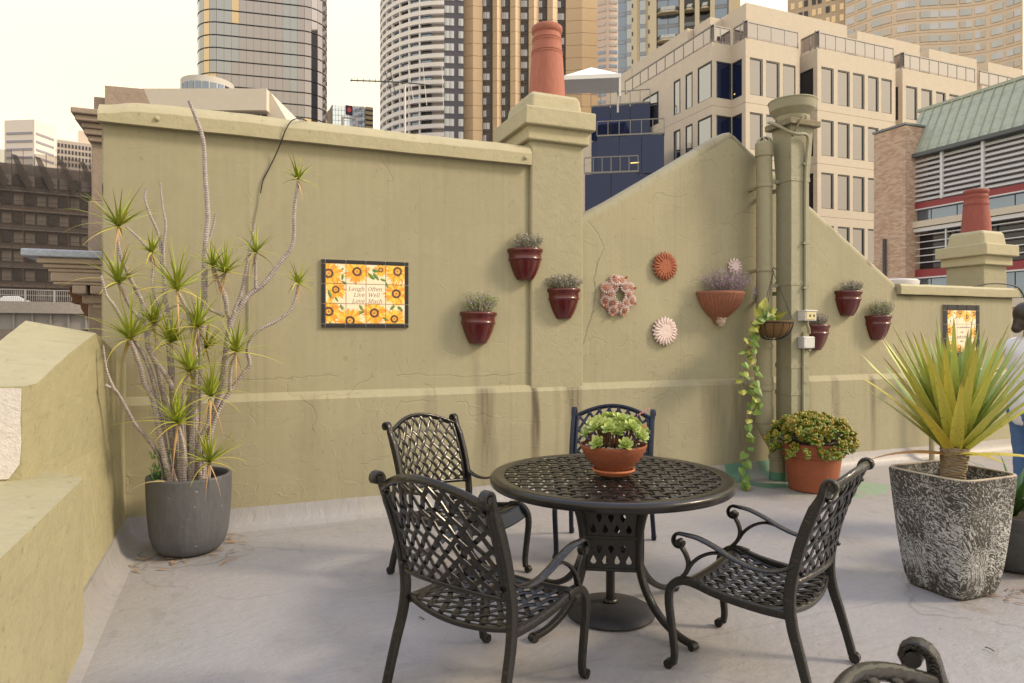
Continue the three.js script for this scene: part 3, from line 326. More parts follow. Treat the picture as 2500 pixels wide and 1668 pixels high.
// ---- towers: helper makes a group turned towards its street
const tower = (name, label, x, z, yaw) => thing(name, label, 'building', [x, 0, z], yaw * Math.PI / 180);
{ // glass tower with rounded ends
  const t = tower('glass_tower', 'curved glass tower with thin dark bands round each floor', 7.5, -207, -8); const W = 18.3, R = 7, D = 13, path = []; const N = 44;
  const pt = s => { // half perimeter facing us: left side, left curve, front, right curve, right side
    const segs = [[6, k => [-W, -R - 6 + k * 6, -Math.PI / 2]], [R * 1.57, k => { const a = Math.PI - k * Math.PI / 2; return [-W + R + Math.cos(a) * R, -R + Math.sin(a) * R, -Math.PI / 2 + k * Math.PI / 2]; }], [2 * (W - R), k => [-W + R + k * 2 * (W - R), 0, 0]], [R * 1.57, k => { const a = Math.PI / 2 - k * Math.PI / 2; return [W - R + Math.cos(a) * R, -R + Math.sin(a) * R, k * Math.PI / 2]; }], [6, k => [W, -R - k * 6, Math.PI / 2]]];
    for (const [L, f] of segs) { if (s <= L) return f(s / L); s -= L; } return null; };
  const tot = 12 + R * 3.14 + 2 * (W - R), n = 28, pg = new THREE.BoxGeometry(tot / n - 0.05, 3.4, 0.12);
  mesh('core', bx(-W + 4.5, W - 4.5, -14, 112, -14, -2.6), concrete, t); mesh('core', bx(-W + 0.8, W - 0.8, -14, 112, -16, -7.6), concrete, t);
  const rr = rng(41);
  for (let k = 0; k < 13; k++) { const y = 58 + k * 3.67; const ring = []; for (let i = 0; i <= 60; i++) { const q = pt(tot * i / 60 * 0.9999); ring.push([q[0], y, q[1]]); } const g = sweep(ring, { straight: true, side: [0, 1, 0], w: 0.22, h: 0.24, n: 4, sup: 2 }); mesh('floor_band', g, M.frameDark, t);
    for (let i = 0; i < n; i++) { const q = pt(tot * (i + 0.5) / n), p = mesh('glass_pane', pg, vn(i * 0.45, k * 0.12) < 0.55 ? M.mirrorGrey : vn(i * 0.5 + 9, k * 0.2) < 0.5 ? M.mirrorBlue : M.mirrorGold, t); p.position.set(q[0], y + 1.84, q[1]); p.rotation.y = q[2] + (rr() - 0.5) * 0.012; p.rotation.x = (rr() - 0.5) * 0.012; } }
}
{ // white round tower with balcony rings
  const t = tower('round_white_tower', 'round white apartment tower ringed by balcony bands', 84, -268, -17); const R = 29, hh = 3.3; const white = std(0.82, 0.77, 0.73, 0.8), a0 = Math.PI * 0.98, a1 = Math.PI * 1.5;
  mesh('core', mv(new THREE.CylinderGeometry(R - 1.6, R - 1.6, 160, 48), 0, 66, 0), std(0.34, 0.32, 0.31, 0.8), t);
  const band = new THREE.CylinderGeometry(R, R, 1.55, 64), wg = new THREE.BoxGeometry(4.2, 1.66, 0.1), pg = new THREE.BoxGeometry(0.45, 1.75, 1.2);
  const rr = rng(8);
  for (let k = 0; k < 22; k++) { const y = 66 + k * hh; const b = mesh('balcony_band', band, white, t); b.position.y = y; for (let i = 0; i < 9; i++) { const a = Math.PI * (1.02 - i * 0.0515), x = Math.cos(a) * (R - 1.3), z = Math.sin(a) * (R - 1.3); if (!((i === 5) && k % 4 === 1)) { const w = mesh('window', wg, rr() < 0.4 ? M.blueGlass : M.darkGlass, t); w.position.set(x, y + 1.63, z); w.rotation.y = Math.PI / 2 - a; } const a2 = a + Math.PI * 0.0257, pr = mesh('pier', pg, white, t); pr.position.set(Math.cos(a2) * (R - 0.7), y + 1.63, Math.sin(a2) * (R - 0.7)); pr.rotation.y = Math.PI / 2 - a2; } }
}
{ // dark grey hotel slab
  const t = tower('grey_hotel_tower', 'dark grey tower with pairs of curtained windows beside the gold clad tower', 53.3, -165, -17.4); const gm = std(0.085, 0.082, 0.105, 0.7); mesh('wall', bx(-2.55, 2.6, -14, 110, -20, 0), gm, t);
  const w1 = new THREE.BoxGeometry(1.22, 1.85, 0.12), w2 = new THREE.BoxGeometry(1.25, 1.85, 0.12), jg = new THREE.BoxGeometry(5.15, 0.05, 0.06);
  for (let k = 0; k < 17; k++) { const y = 53 + k * 3.28; for (const [x, g] of [[-1.85, w1], [-0.6, w1], [1.8, w2]]) { const w = mesh('window', g, M.curtain, t); w.position.set(x, y, 0.02); mesh('glass', new THREE.BoxGeometry(g === w2 ? 0.55 : 0.5, 1.8, 0.02), M.mirrorBlue, w).position.set(-0.3, 0, 0.08); } }
}
{ // gold clad tower
  const t = tower('gold_clad_tower', 'tall gold brown clad tower with dark vertical window strips', 73.5, -161, -20); const px = q => (830 + q / 2.7976 - 1297) * 0.1092; const gold = mottled(0.57, 0.41, 0.255, 0.05, 0.5, 6, 0), dark = std(0.075, 0.055, 0.045, 0.5);
  mesh('core', bx(px(848), px(1765), -14, 112, -26, -1.9), concrete, t);
  const piers = [[848, 975], [1045, 1105], [1165, 1235], [1292, 1362], [1420, 1490], [1548, 1765]], hh = 3.3;
  piers.forEach(([a, b], i) => { const x0 = px(a), x1 = px(b), xm = (x0 + x1) / 2; for (let k = 0; k < 17; k++) { const y = 52 + k * hh; if (i === 0 || i === 5) { const g = extr([[x0, -1.7], [x0, -0.6], [xm, 0.3], [x1, -0.3], [x1, -1.7]].map(q => [q[0], -q[1]]), hh - 0.09); g.rotateX(-Math.PI / 2); g.translate(0, y, 0); mesh('cladding_panel', uvBox(merge([g])), gold, t); } else { const g = extr([[x0, 1.7], [x0, 0.4], [xm, -0.5], [x1, 0.5], [x1, 1.7]], hh - 0.09); g.rotateX(-Math.PI / 2); g.translate(0, y, 0); mesh('cladding_panel', uvBox(merge([g])), gold, t); } } });
  mesh('plinth', bx(px(848), px(1765), -14, 51.9, -26, -0.3), gold, t);
  const gaps = [[978, 1045], [1107, 1163], [1237, 1290], [1363, 1420], [1492, 1548]], wg = new THREE.BoxGeometry(0.8, 1.7, 0.15), rr = rng(12);
  gaps.forEach(([a, b]) => { for (let k = 0; k < 17; k++) { const y = 53.6 + k * hh; mesh('spandrel_panel', bx(px(a) - 0.4, px(b) + 0.4, y - 1.62, y + 1.62, -1.88, -1.62), dark, t); const w = mesh('window', wg, M.curtain, t); w.position.set(px(a) + 0.5, y, -1.55); if (rr() < 0.22) { const v = mesh('window', wg, M.curtain, t); v.position.set(px(a) + 1.4, y, -1.55); } else { const v = mesh('window', wg, M.darkGlass, t); v.position.set(px(a) + 1.45, y, -1.55); } mesh('glazing_bar', new THREE.BoxGeometry(0.06, 1.7, 0.05), dark, w).position.set(0, 0, 0.1); } });
}
{ // slim pink tower
  const t = tower('slim_pink_tower', 'slim pale pink tower with small ribbon windows behind the gold tower', 157.6, -265, -30); const pk = std(0.6, 0.47, 0.4, 0.8); mesh('wall', mv(new THREE.CylinderGeometry(9, 9, 170, 40), 0, 71, -7.5), pk, t); const wg = new THREE.BoxGeometry(3.6, 1.3, 0.3);
  for (let k = 0; k < 22; k++) { const y = 90 + k * 3.2; for (const x of [-2.8, 2.4]) { const w = mesh('window', wg, k > 12 ? M.mirror : M.blueGlass, t); w.position.set(x, y, -7.5 + Math.sqrt(81 - x * x)); w.rotation.y = Math.asin(x / 9); } }
}
{ // cream tower with bays and octagonal balconies
  const t = tower('cream_bay_tower', 'cream apartment tower with stacked glass bays and faceted balconies', 90, -119.6, -35.7); const cm = mottled(0.6, 0.51, 0.36, 0.05, 0.8, 6, 0), px = q => (830 + q / 2.7976 - 1650) * 0.09, hh = 3.1, y0 = 54;
  mesh('core', bx(px(1900), px(2720), -14, 92, -22, -2.2), cm, t);
  for (const [a, b, d] of [[1995, 2035, 0.2], [2035, 2050, -0.4], [2095, 2110, -0.3], [2110, 2165, 0.5], [2320, 2350, 0.6], [2420, 2450, 0.6], [2520, 2550, 0.5], [2640, 2672, 0.4]]) mesh('pier', uvBox(merge([bx(px(a), px(b), -14, 92, -2.3, d)])), cm, t);
  const bay = (a, b, z, g, n) => { for (let k = 0; k < 12; k++) { const y = y0 + k * hh; for (let i = 0; i < n; i++) { const w = mesh('window', bx(lerp(px(a), px(b), i / n) + 0.06, lerp(px(a), px(b), (i + 1) / n) - 0.06, y + 0.75, y + hh - 0.15, z, z + 0.12), g, t); } mesh('spandrel', bx(px(a), px(b), y - 0.1, y + 0.7, z - 0.1, z + 0.15), std(0.3, 0.33, 0.4, 0.3), t); } };
  bay(1900, 1960, -0.8, M.blueGlass, 1); bay(1960, 1997, -0.2, M.mirrorBlue, 1); bay(2050, 2095, -0.6, M.mirrorBlue, 1); bay(2170, 2315, -1.9, M.blueGlass, 2); bay(2350, 2420, -1.9, M.darkGlass, 1); bay(2452, 2520, -1.9, M.darkGlass, 1); bay(2552, 2640, -1.9, M.blueGlass, 1);
  for (let k = 0; k < 13; k++) { const w = mesh('window', new THREE.BoxGeometry(0.35, 0.9, 0.1), M.darkGlass, t); w.position.set(px(2115), y0 + 1.6 + k * hh, 0.5); const w2 = mesh('window', new THREE.BoxGeometry(0.3, 0.9, 0.1), M.darkGlass, t); w2.position.set(px(2003), y0 + 1.6 + k * hh, 0.2); }
  const oct = w => [[-w, 0], [-w, 0.8], [-w * 0.55, 1.8], [w * 0.55, 1.8], [w, 0.8], [w, 0]];
  for (const [a, b] of [[2168, 2316], [2352, 2420], [2452, 2520]]) for (let k = 0; k < 5; k++) { const y = 66 + k * 2 * hh, w = (px(b) - px(a)) / 2, xm = (px(a) + px(b)) / 2; const g = extr(oct(w).map(q => [q[0], -q[1]]), 0.35); g.rotateX(-Math.PI / 2); g.translate(xm, y, -1.8); const bl = mesh('balcony', uvBox(merge([g])), cm, t); const pts = oct(w + 0.02).map(q => [xm + q[0], y + 0.85, -1.8 + q[1]]); mesh('balcony_rail', sweep(pts, { straight: true, side: [0, 1, 0], w: 0.5, h: 0.03, n: 4 }), M.mirrorBlue, bl); }
}
{ // big curved tower on the right
  const t = tower('curved_hotel_tower', 'wide cream tower with a rippling front of paired windows', 178.4, -126.7, -53.4); const cm = mottled(0.68, 0.55, 0.42, 0.04, 0.8, 9, 0), cd = mottled(0.5, 0.39, 0.28, 0.05, 0.85, 9, 0), k0 = 0.114; const X = q => (1660 + q / 2.7976 - 2260) * k0;
  const zf = x => 3.2 * Math.cos((x - X(1500)) / (X(1960) - X(1500)) * Math.PI * 0.9); const x0 = X(1180), x1 = X(2215);
  const body = []; for (let i = 0; i <= 50; i++) { const x = lerp(x0, x1, i / 50); body.push([x, zf(x)]); } const sh = [[x1, -25], [x0, -25], ...body].map(q => [q[0], -q[1]]); const g = extr(sh, 150); g.rotateX(-Math.PI / 2); g.translate(0, -14, 0); mesh('curved_wall', uvBox(merge([g])), cm, t);
  const wing = mesh('side_wing', uvBox(merge([bx(X(778), x0, -14, 150, -18, -3.5)])), cd, t);
  const hh = 3.34, wg = new THREE.BoxGeometry(2.6, 1.75, 0.3), rr = rng(77); const bays = [[1215, 1290], [1388, 1445], [1540, 1590], [1675, 1722], [1790, 1830], [1893, 1925], [1980, 2000], [2070, 2095], [2150, 2190]];
  for (let k = 0; k < 13; k++) { const y = 66 + k * hh; bays.forEach(([a, b], i) => { for (const q of [a, b]) { const x = X(q), w = mesh('window', wg, rr() < 0.45 ? M.mirrorBlue : rr() < 0.6 ? M.mirror : M.curtain, t); w.position.set(x, y, zf(x) + 0.02); w.rotation.y = -Math.atan2(zf(x + 0.1) - zf(x - 0.1), 0.2); w.scale.x = i > 4 ? 0.6 : 1; } }); const bd = []; for (let i = 0; i <= 30; i++) { const x = lerp(x0, x1, i / 30); bd.push([x, y + 1.68, zf(x)]); } mesh('joint_band', sweep(bd, { straight: true, side: [0, 1, 0], w: 0.09, h: 0.06, n: 4 }), cd, t); for (let i = 0; i < 8; i++) { const w = mesh('window', new THREE.BoxGeometry(1.1, 1.9, 0.2), rr() < 0.5 ? M.mirrorGold : M.darkGlass, t); w.position.set(X(815 + i * 47 + (i % 2) * 8), y - 0.4 + 0.0 * k, -3.48); } }
}
{ // small round topped block
  const t = tower('round_topped_block', 'low round topped block peeping out beside the glass tower', -6, -182, 0); const w = mesh('drum', mv(new THREE.CylinderGeometry(6.2, 6.2, 78, 40), 0, 25, 0), std(0.55, 0.52, 0.48), t); for (let i = 0; i < 9; i++) { const a = Math.PI * (0.15 + i * 0.09), p = mesh('window', new THREE.BoxGeometry(1.3, 2.4, 0.2), M.blueGlass, t); p.position.set(Math.cos(a) * 6.2, 61.3, Math.sin(a) * 6.2); p.rotation.y = Math.PI / 2 - a; }
}
{ // white slab with a raked end
  const t = tower('white_slab_building', 'blank white building with a raked end above the high wall', -1.5, -70.5, -22.2); const sc = 0.042, px = q => (q / 2.7976 - 530) * sc; const g = extr([[px(1000), -14], [px(1990), -14], [px(1990), 22.4], [px(1845), 26.1], [px(1000), 25.95]], 14); g.translate(0, 0, -14); mesh('wall', uvBox(merge([g])), M.beigeLight, t); mesh('fascia', uvBox(merge([bx(px(1000), px(1838), 24.0, 26.2, 0.05, 0.9)])), M.beigeLight, t); for (let i = 0; i < 8; i++) mesh('window', bx(px(1430 + i * 50), px(1472 + i * 50), 23.4, 23.85, 0.0, 0.06), M.darkGlass, t);
}
{ // blue glass building with a red emblem
  const paleBlue = glassM(0.6, 0.68, 0.82, 0.1, 0.85), t = tower('blue_glass_building', 'pale blue glass building with a red star emblem on a dark panel', 47.5, -299, 2); const k = 0.18, px = q => (790 + q / 15.68 - 855) * k, Y = q => 1.5 + (812 - (230 + q / 15.68)) * k; mesh('core', bx(px(340), px(1900), -14, Y(480), -20, -0.3), std(0.25, 0.27, 0.32), t); const pg = new THREE.BoxGeometry(px(470) - px(360) - 0.12, 2.1, 0.1); for (let i = 0; i < 11; i++) for (let j = 0; j < 7; j++) { const p = mesh('glass_pane', pg, paleBlue, t); p.position.set(px(360) + (i + 0.5) * (px(470) - px(360)), Y(490 - i * 9) - 1.1 - j * 2.25, 0); }
  const side = mesh('side_wall', bx(px(1605), px(1900), -14, Y(395), -14, 0.15), std(0.4, 0.32, 0.2), t); for (let j = 0; j < 5; j++) mesh('window_band', bx(px(1605), px(1900), Y(560 + j * 190), Y(500 + j * 190), 0.16, 0.3), M.darkGlass, side);
  const sg = mesh('emblem_panel', bx(px(845), px(1100), Y(800), Y(450), 0.1, 0.5), std(0.05, 0.035, 0.06), t); const st = []; for (let i = 0; i < 14; i++) { const a = i / 14 * 2 * Math.PI + 0.2, r = (i % 2 ? 0.62 : 1) * 1.15; st.push([px(972) + Math.cos(a) * r, Y(622) + Math.sin(a) * r * 1.15]); } const eg = extr(st, 0.1); eg.translate(0, 0, 0.5); mesh('emblem', merge([eg]), std(0.62, 0.09, 0.1, 0.5), sg);
  mesh('portal', merge([bx(px(690), px(770), -14, Y(930), 0.2, 0.6), bx(px(1215), px(1280), -14, Y(870), 0.2, 0.6), bx(px(690), px(1280), Y(940), Y(900), 0.2, 0.5)]), std(0.6, 0.55, 0.53), t);
  const wg = extr([[px(0), -14], [px(350), -14], [px(350), Y(560)], [px(0), Y(930)]], 8); wg.translate(0, 0, -9); mesh('low_wing', merge([wg]), std(0.36, 0.27, 0.2), t);
}
{ // pale towers far off on the left
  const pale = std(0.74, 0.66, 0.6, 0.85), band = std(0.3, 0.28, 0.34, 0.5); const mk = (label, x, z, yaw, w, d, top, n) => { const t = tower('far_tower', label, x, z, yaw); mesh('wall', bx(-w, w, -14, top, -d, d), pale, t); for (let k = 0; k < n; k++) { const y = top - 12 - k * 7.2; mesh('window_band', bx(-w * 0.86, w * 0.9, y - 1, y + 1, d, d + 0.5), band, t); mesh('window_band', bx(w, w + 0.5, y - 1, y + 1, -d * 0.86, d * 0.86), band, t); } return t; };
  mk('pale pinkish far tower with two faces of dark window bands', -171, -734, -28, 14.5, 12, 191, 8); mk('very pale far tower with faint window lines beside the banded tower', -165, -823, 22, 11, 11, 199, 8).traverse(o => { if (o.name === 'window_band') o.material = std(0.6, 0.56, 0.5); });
  const t = tower('far_office_slab', 'far brown office slab with a grid of small windows above the netted scaffold', -85, -461, 12); mesh('wall', bx(-9.6, 16, -14, 113, -10, 0), std(0.42, 0.36, 0.33), t); for (let k = 0; k < 4; k++) for (let i = 0; i < 15; i++) { const w = mesh('window', new THREE.BoxGeometry(1.0, 2.2, 0.3), M.darkGlass, t); w.position.set(-8.8 + i * 1.7, 110 - k * 3.6, 0); } mesh('plant_room', bx(1, 16, 113, 121, -9, -3), std(0.6, 0.5, 0.42), t);
}
{ // scaffolded building wrapped in netting
  const t = tower('scaffolded_building', 'dark building behind rusty scaffolding and torn black netting', -33, -148, 10); const dk = mottled(0.16, 0.135, 0.125, 0.25, 0.9, 8, 0), slabM = std(0.33, 0.29, 0.27), rust = std(0.22, 0.09, 0.05, 0.7), pole = std(0.05, 0.045, 0.045, 0.6), W = 12.5; mesh('core', uvBox(merge([bx(-W, W, -14, 33.4, -16, -2.2)])), dk, t);
  for (let k = 0; k < 7; k++) { const y = 6.5 + k * 3.6; mesh('floor_slab', bx(-W, W, y, y + 0.35, -2.3, -1.3), slabM, t); for (let i = 0; i < 14; i++) mesh('window', bx(-W + 0.2 + i * 1.8, -W + 1.7 + i * 1.8, y + 1.2, y + 3.2, -2.2, -2.0), (i * 7 + k * 3) % 5 < 2 ? M.darkGlass : std(0.3, 0.26, 0.24), t); mesh('ledger', bx(-W, W, y + 0.05, y + 0.15, 0, 0.1), k % 2 ? rust : pole, t); mesh('ledger', bx(-W, W, y + 1.6, y + 1.68, 0, 0.08), pole, t); }
  for (let i = 0; i < 15; i++) { const x = -W + i * 1.78; mesh('standard', bx(x, x + 0.11, -14, 35 + (i % 3) * 0.5, 0.1, 0.2), i % 4 === 1 ? rust : pole, t); }
  const net = new THREE.MeshStandardMaterial({ color: col(0.04, 0.032, 0.03), roughness: 0.95, side: THREE.DoubleSide, transparent: true, opacity: 0.48 }); const netL = new THREE.MeshStandardMaterial({ color: col(0.05, 0.042, 0.04), roughness: 0.95, side: THREE.DoubleSide, transparent: true, opacity: 0.6 });
  for (let i = 0; i < 7; i++) { const x = -W + i * 3.56, g = new THREE.PlaneGeometry(3.5, 28.6, 8, 14); { const p = g.attributes.position; for (let q = 0; q < p.count; q++) p.setZ(q, 0.3 * vn(p.getX(q) * 1.5 + i * 5, p.getY(q) * 0.5)); g.computeVertexNormals(); } g.translate(x + 1.78, 20.6 + 0.5 * Math.sin(i * 2.3), 0.3); mesh('netting', g, net, t); const f = [[x + 0.1, 34.6], [x + 0.9, 34.5], [x + 3.3, 29.4], [x + 2.7, 27.8], [x + 1.4, 30.4]]; const e = extr(f, 0.05); e.translate(0, 0, 0.7); mesh('loose_netting', merge([e]), netL, t); }
}
{ // elevated road with railing
  const t = tower('road_viaduct', 'concrete road viaduct with steel railing in front of the scaffold', -23, -95.5, 8); const cc = mottled(0.36, 0.32, 0.29, 0.18, 0.9, 4, 0), gr = std(0.3, 0.28, 0.28, 0.8), st = std(0.42, 0.4, 0.39, 0.6), Z = 0; mesh('deck', uvBox(merge([bx(-25, 16, 3.9, 4.5, -9, 0.3)])), cc, t); mesh('kerb_beam', uvBox(merge([bx(-25, 16, 4.5, 5.35, -0.3, 0.3)])), cc, t); mesh('girder', bx(-25, 16, 1.9, 3.9, -8, -0.6), gr, t);
  for (let i = 0; i < 22; i++) mesh('stiffener', bx(-25 + i * 1.9, -24.8 + i * 1.9, 1.9, 3.9, -0.6, -0.25), gr, t);
  for (let i = 0; i < 14; i++) { const p = mesh('railing_post', bx(-25 + i * 3, -24.8 + i * 3, 5.35, 6.85, -0.08, 0.08), st, t); const bars = []; for (let k = 1; k < 14; k++) bars.push(bx(-25 + i * 3 + k * 0.21, -24.96 + i * 3 + k * 0.21, 5.42, 6.75, -0.02, 0.02)); mesh('railing_bars', merge([...bars, bx(-25 + i * 3, -22 + i * 3, 6.75, 6.85, -0.04, 0.04), bx(-25 + i * 3, -22 + i * 3, 6.1, 6.16, -0.03, 0.03)]), st, p); }
  for (const x of [-18, 6]) mesh('pier', bx(x - 1, x + 1, -14, 1.9, -6, -2), cc, t);
  const c = thing('white_car', 'white car driving along the viaduct behind its railing', 'car', [-26.2, 4.5, -98.5], 8 * Math.PI / 180); const prof = [[-2.1, 0.3], [-2.15, 0.75], [-1.9, 0.95], [-1.3, 1.05], [-0.6, 1.55], [0.9, 1.6], [1.7, 1.1], [2.1, 1.0], [2.15, 0.35]]; const g = extr(prof.slice().reverse(), 1.5, { bevel: 0.08 }); g.translate(0, 0, -0.75); mesh('body', merge([g]), std(0.8, 0.8, 0.8, 0.3), c); for (const s of [-0.88, 0.88]) { const w = extr([[-1.0, 1.08], [-0.5, 1.48], [0.85, 1.5], [1.45, 1.08]].reverse(), 0.02); w.translate(0, 0, s > 0 ? 0.78 : -0.8); mesh('side_window', merge([w]), M.darkGlass, c); for (const x of [-1.3, 1.3]) mesh('wheel', mv(cyl(0.33, 0.33, 0.2, 20), x, 0.33, s * 0.82, Math.PI / 2), M.frameDark, c); }
}
{ // stone cornice of the neighbouring front
  const t = thing('stone_facade', 'weathered brown stone pier and cornice of the neighbouring front', 'building'); const sm = mottled(0.3, 0.235, 0.19, 0.16, 0.85, 0.8, 0.006), sl = mottled(0.4, 0.32, 0.255, 0.12, 0.85, 0.8, 0.006), B = (nm, x0, x1, y0, y1, z0, z1, m = sm, r = 0.012) => mesh(nm, uvBox(rbx(x0, x1, y0, y1, z0, z1, r)), m, t), D = -2.6, zf = -0.9;
  const blk = extr([[-1.0, 3.3], [-0.6, 3.3], [-0.71, 3.585], [-1.0, 3.575]], 0.5); blk.translate(0, 0, -1.4); mesh('blocking_course', uvBox(merge([blk])), sm, t); B('pedestal', -1.09, -0.9, 3.3, 3.49, -1.5, -0.95); B('pilaster', -1.102, -0.62, 2.6, 3.12, D, -0.92); B('pilaster_base', -1.122, -0.62, 1.2, 2.6, D, -0.9); B('inner_wall', -1.08, -0.5, 0, 3.3, -4, -0.98);
  [[3.285, 3.335, 0.125], [3.235, 3.285, 0.1], [3.19, 3.235, 0.06], [3.14, 3.19, 0.045], [3.09, 3.14, 0.02]].forEach(([a, b, e]) => B('cornice_moulding', -1.1 - e, -0.6, a, b, D, -0.9 + e));
  const x1 = -0.55; B('lead_flashing', -1.535, x1, 2.098, 2.158, D, -0.66, mottled(0.38, 0.42, 0.5, 0.3, 0.5, 0.3, 0.004));
  [[2.05, 2.098, -1.44], [2.015, 2.05, -1.4], [1.985, 2.015, -1.37], [1.91, 1.985, -1.355], [1.885, 1.91, -1.34]].forEach(([a, b, x]) => B('cornice_moulding', x, x1, a, b, D, -0.9 + (-1.1 - x) * 0.6, sl)); for (const x of [-1.21, -1.085]) B('dentil', x, x + 0.1, 1.815, 1.885, D, -0.76, sl); B('cornice_moulding', -1.16, x1, 1.74, 1.815, D, -0.87, sl); B('cornice_moulding', -1.085, x1, 1.7, 1.74, D, -0.89, sl);
  const br = extr([[-1.29, 1.885], [-1.3, 1.83], [-1.275, 1.79], [-1.285, 1.76], [-1.26, 1.745], [-1.22, 1.75], [-1.21, 1.7], [-1.17, 1.63], [-1.12, 1.55], [-1.08, 1.44], [-1.05, 1.3], [-0.8, 1.3], [-0.8, 1.885]].reverse(), 0.3, { bevel: 0.01 }); br.translate(0, 0, -1.42); mesh('scroll_bracket', uvBox(merge([br])), mottled(0.17, 0.085, 0.05, 0.2, 0.8, 0.5, 0.004), t);
}
{ // roof clutter seen over the coping
  const t = thing('roof_railing', 'thin metal railing with glass on a roof behind the wall coping', 'railing', [10.2, 0, -21], -0.3); mesh('frame', merge([bx(-1.1, 2.2, 9.35, 9.4, 0, 0.05), ...[-1.1, -0.4, 0.3, 0.9, 1.5, 2.15].map(x => bx(x, x + 0.05, 8, 9.38, 0, 0.05))]), M.greyMetal, t); mesh('glass', bx(0.4, 2.1, 8.2, 9.3, 0.01, 0.03), M.mirror, t);
  const a = thing('tv_antenna', 'rooftop television aerial on a pale mast behind the high wall', 'antenna', [2.1, 0, -3.2]); const am = std(0.03, 0.03, 0.03, 0.5), ml = std(0.6, 0.57, 0.55, 0.5); mesh('mast', mv(cyl(0.015, 0.015, 1.9, 10), 0, 3.86, 0), ml, a); const bm = mesh('boom', tube([[-0.72, 4.72, 0.05], [0, 4.8, 0.02], [0.53, 4.83, -0.02]], 0.008, 8, 10), am, a); for (let i = 0; i < 7; i++) mesh('element', mv(cyl(0.004, 0.004, 0.05, 6), -0.7 + i * 0.075, 4.725 + i * 0.008, 0.05), am, bm); [[-0.22, 0.3], [-0.16, 0.36], [0.08, 0.5], [0.27, 0.55], [0.52, 0.6]].forEach(([x, l], i) => mesh('element', mv(cyl(0.005, 0.005, l, 6), x, 4.8 + x * 0.06, 0, 0, 0, 0.28 - i * 0.06), i > 1 ? ml : am, bm));
}
// ---------------------------------------------------------------- cast metal armchairs
const hammer = (() => { const n = 256, a = new Float32Array(n * n).fill(1), r = rng(3), c = []; for (let i = 0; i < 420; i++) c.push([r() * n, r() * n]); for (let j = 0; j < n; j++) for (let i = 0; i < n; i++) { let m = 1e9; for (const p of c) { let dx = Math.abs(p[0] - i), dy = Math.abs(p[1] - j); if (dx > n / 2) dx = n - dx; if (dy > n / 2) dy = n - dy; const d = dx * dx + dy * dy; if (d < m) m = d; } a[j * n + i] = clamp(Math.sqrt(m) / 11); } return heightTex(n, n, a); })();
const metalTex = (r, g, b) => { const t = tex(256, 256, (u, v, c) => { const k = 1 + 0.35 * (gAt(u, v) - 0.5) + 0.25 * (gAt(u * 4, v * 4) - 0.5), w = sstep(0.62, 0.75, gAt(v * 2 + 0.2, u * 2)); c[0] = r * k + 0.03 * w; c[1] = g * k + 0.02 * w; c[2] = b * k + 0.012 * w; }); t.repeat.set(3, 3); return t; };
const bronzeMap = metalTex(0.0135, 0.0125, 0.0125), bumpH = rep(hammer, 14, 14), bumpS = rep(grain, 6, 6);
M.bronze = new THREE.MeshPhysicalMaterial({ map: bronzeMap, metalness: 0.4, roughness: 0.3, clearcoat: 0.22, clearcoatRoughness: 0.14, bumpMap: bumpS, bumpScale: 0.0005 });
M.bronzeHam = new THREE.MeshPhysicalMaterial({ map: bronzeMap, metalness: 0.4, roughness: 0.33, clearcoat: 0.18, clearcoatRoughness: 0.16, bumpMap: bumpH, bumpScale: 0.0011 });
const navyMap = metalTex(0.01, 0.015, 0.036);
M.navy = new THREE.MeshStandardMaterial({ map: navyMap, metalness: 0.3, roughness: 0.45, bumpMap: bumpS, bumpScale: 0.0008 });
// side view curves (z forward, y up)
const postC = new THREE.CatmullRomCurve3([[-0.232, 0.36], [-0.228, 0.45], [-0.245, 0.56], [-0.275, 0.68], [-0.318, 0.8], [-0.358, 0.888]].map(p => V(0, p[1], p[0])), false, 'centripetal');
const postZ = y => { let a = 0, b = 1; for (let k = 0; k < 24; k++) { const m = (a + b) / 2; postC.getPoint(m).y < y ? a = m : b = m; } return postC.getPoint(a).z; };
const spiral = (cz, cy, r0, r1, a0, a1, n, x) => { const o = []; for (let i = 0; i <= n; i++) { const t = i / n, a = (lerp(a0, a1, t)) * Math.PI / 180, r = lerp(r0, r1, t); o.push([x, cy + Math.sin(a) * r, cz + Math.cos(a) * r]); } return o; };
const seatY = (x, z) => { const s = z; let y = 0.392 + 0.16 * Math.pow(Math.max(0, s - 0.02), 1) * 1.0 - 0.03 * Math.sin(Math.PI * clamp((s + 0.22) / 0.46)); y = z > 0.2 ? y - 1.2 * (z - 0.2) * (z - 0.2) / 0.1 : y; return y - 0.016 * (1 - Math.pow(x / 0.28, 2)); };
const backP = (x, y) => V(x, y, postZ(Math.min(y, 0.9)) - (y > 0.9 ? (y - 0.9) * 0.45 : 0) - 0.05 * (1 - Math.pow(x / 0.28, 2)) - 0.004);
const archY = x => 0.872 + 0.078 * Math.pow(Math.cos(clamp(Math.abs(x) / 0.272) * Math.PI / 2), 0.85);
const lowY = x => 0.505 + 0.012 * Math.cos(x / 0.27 * Math.PI / 2);
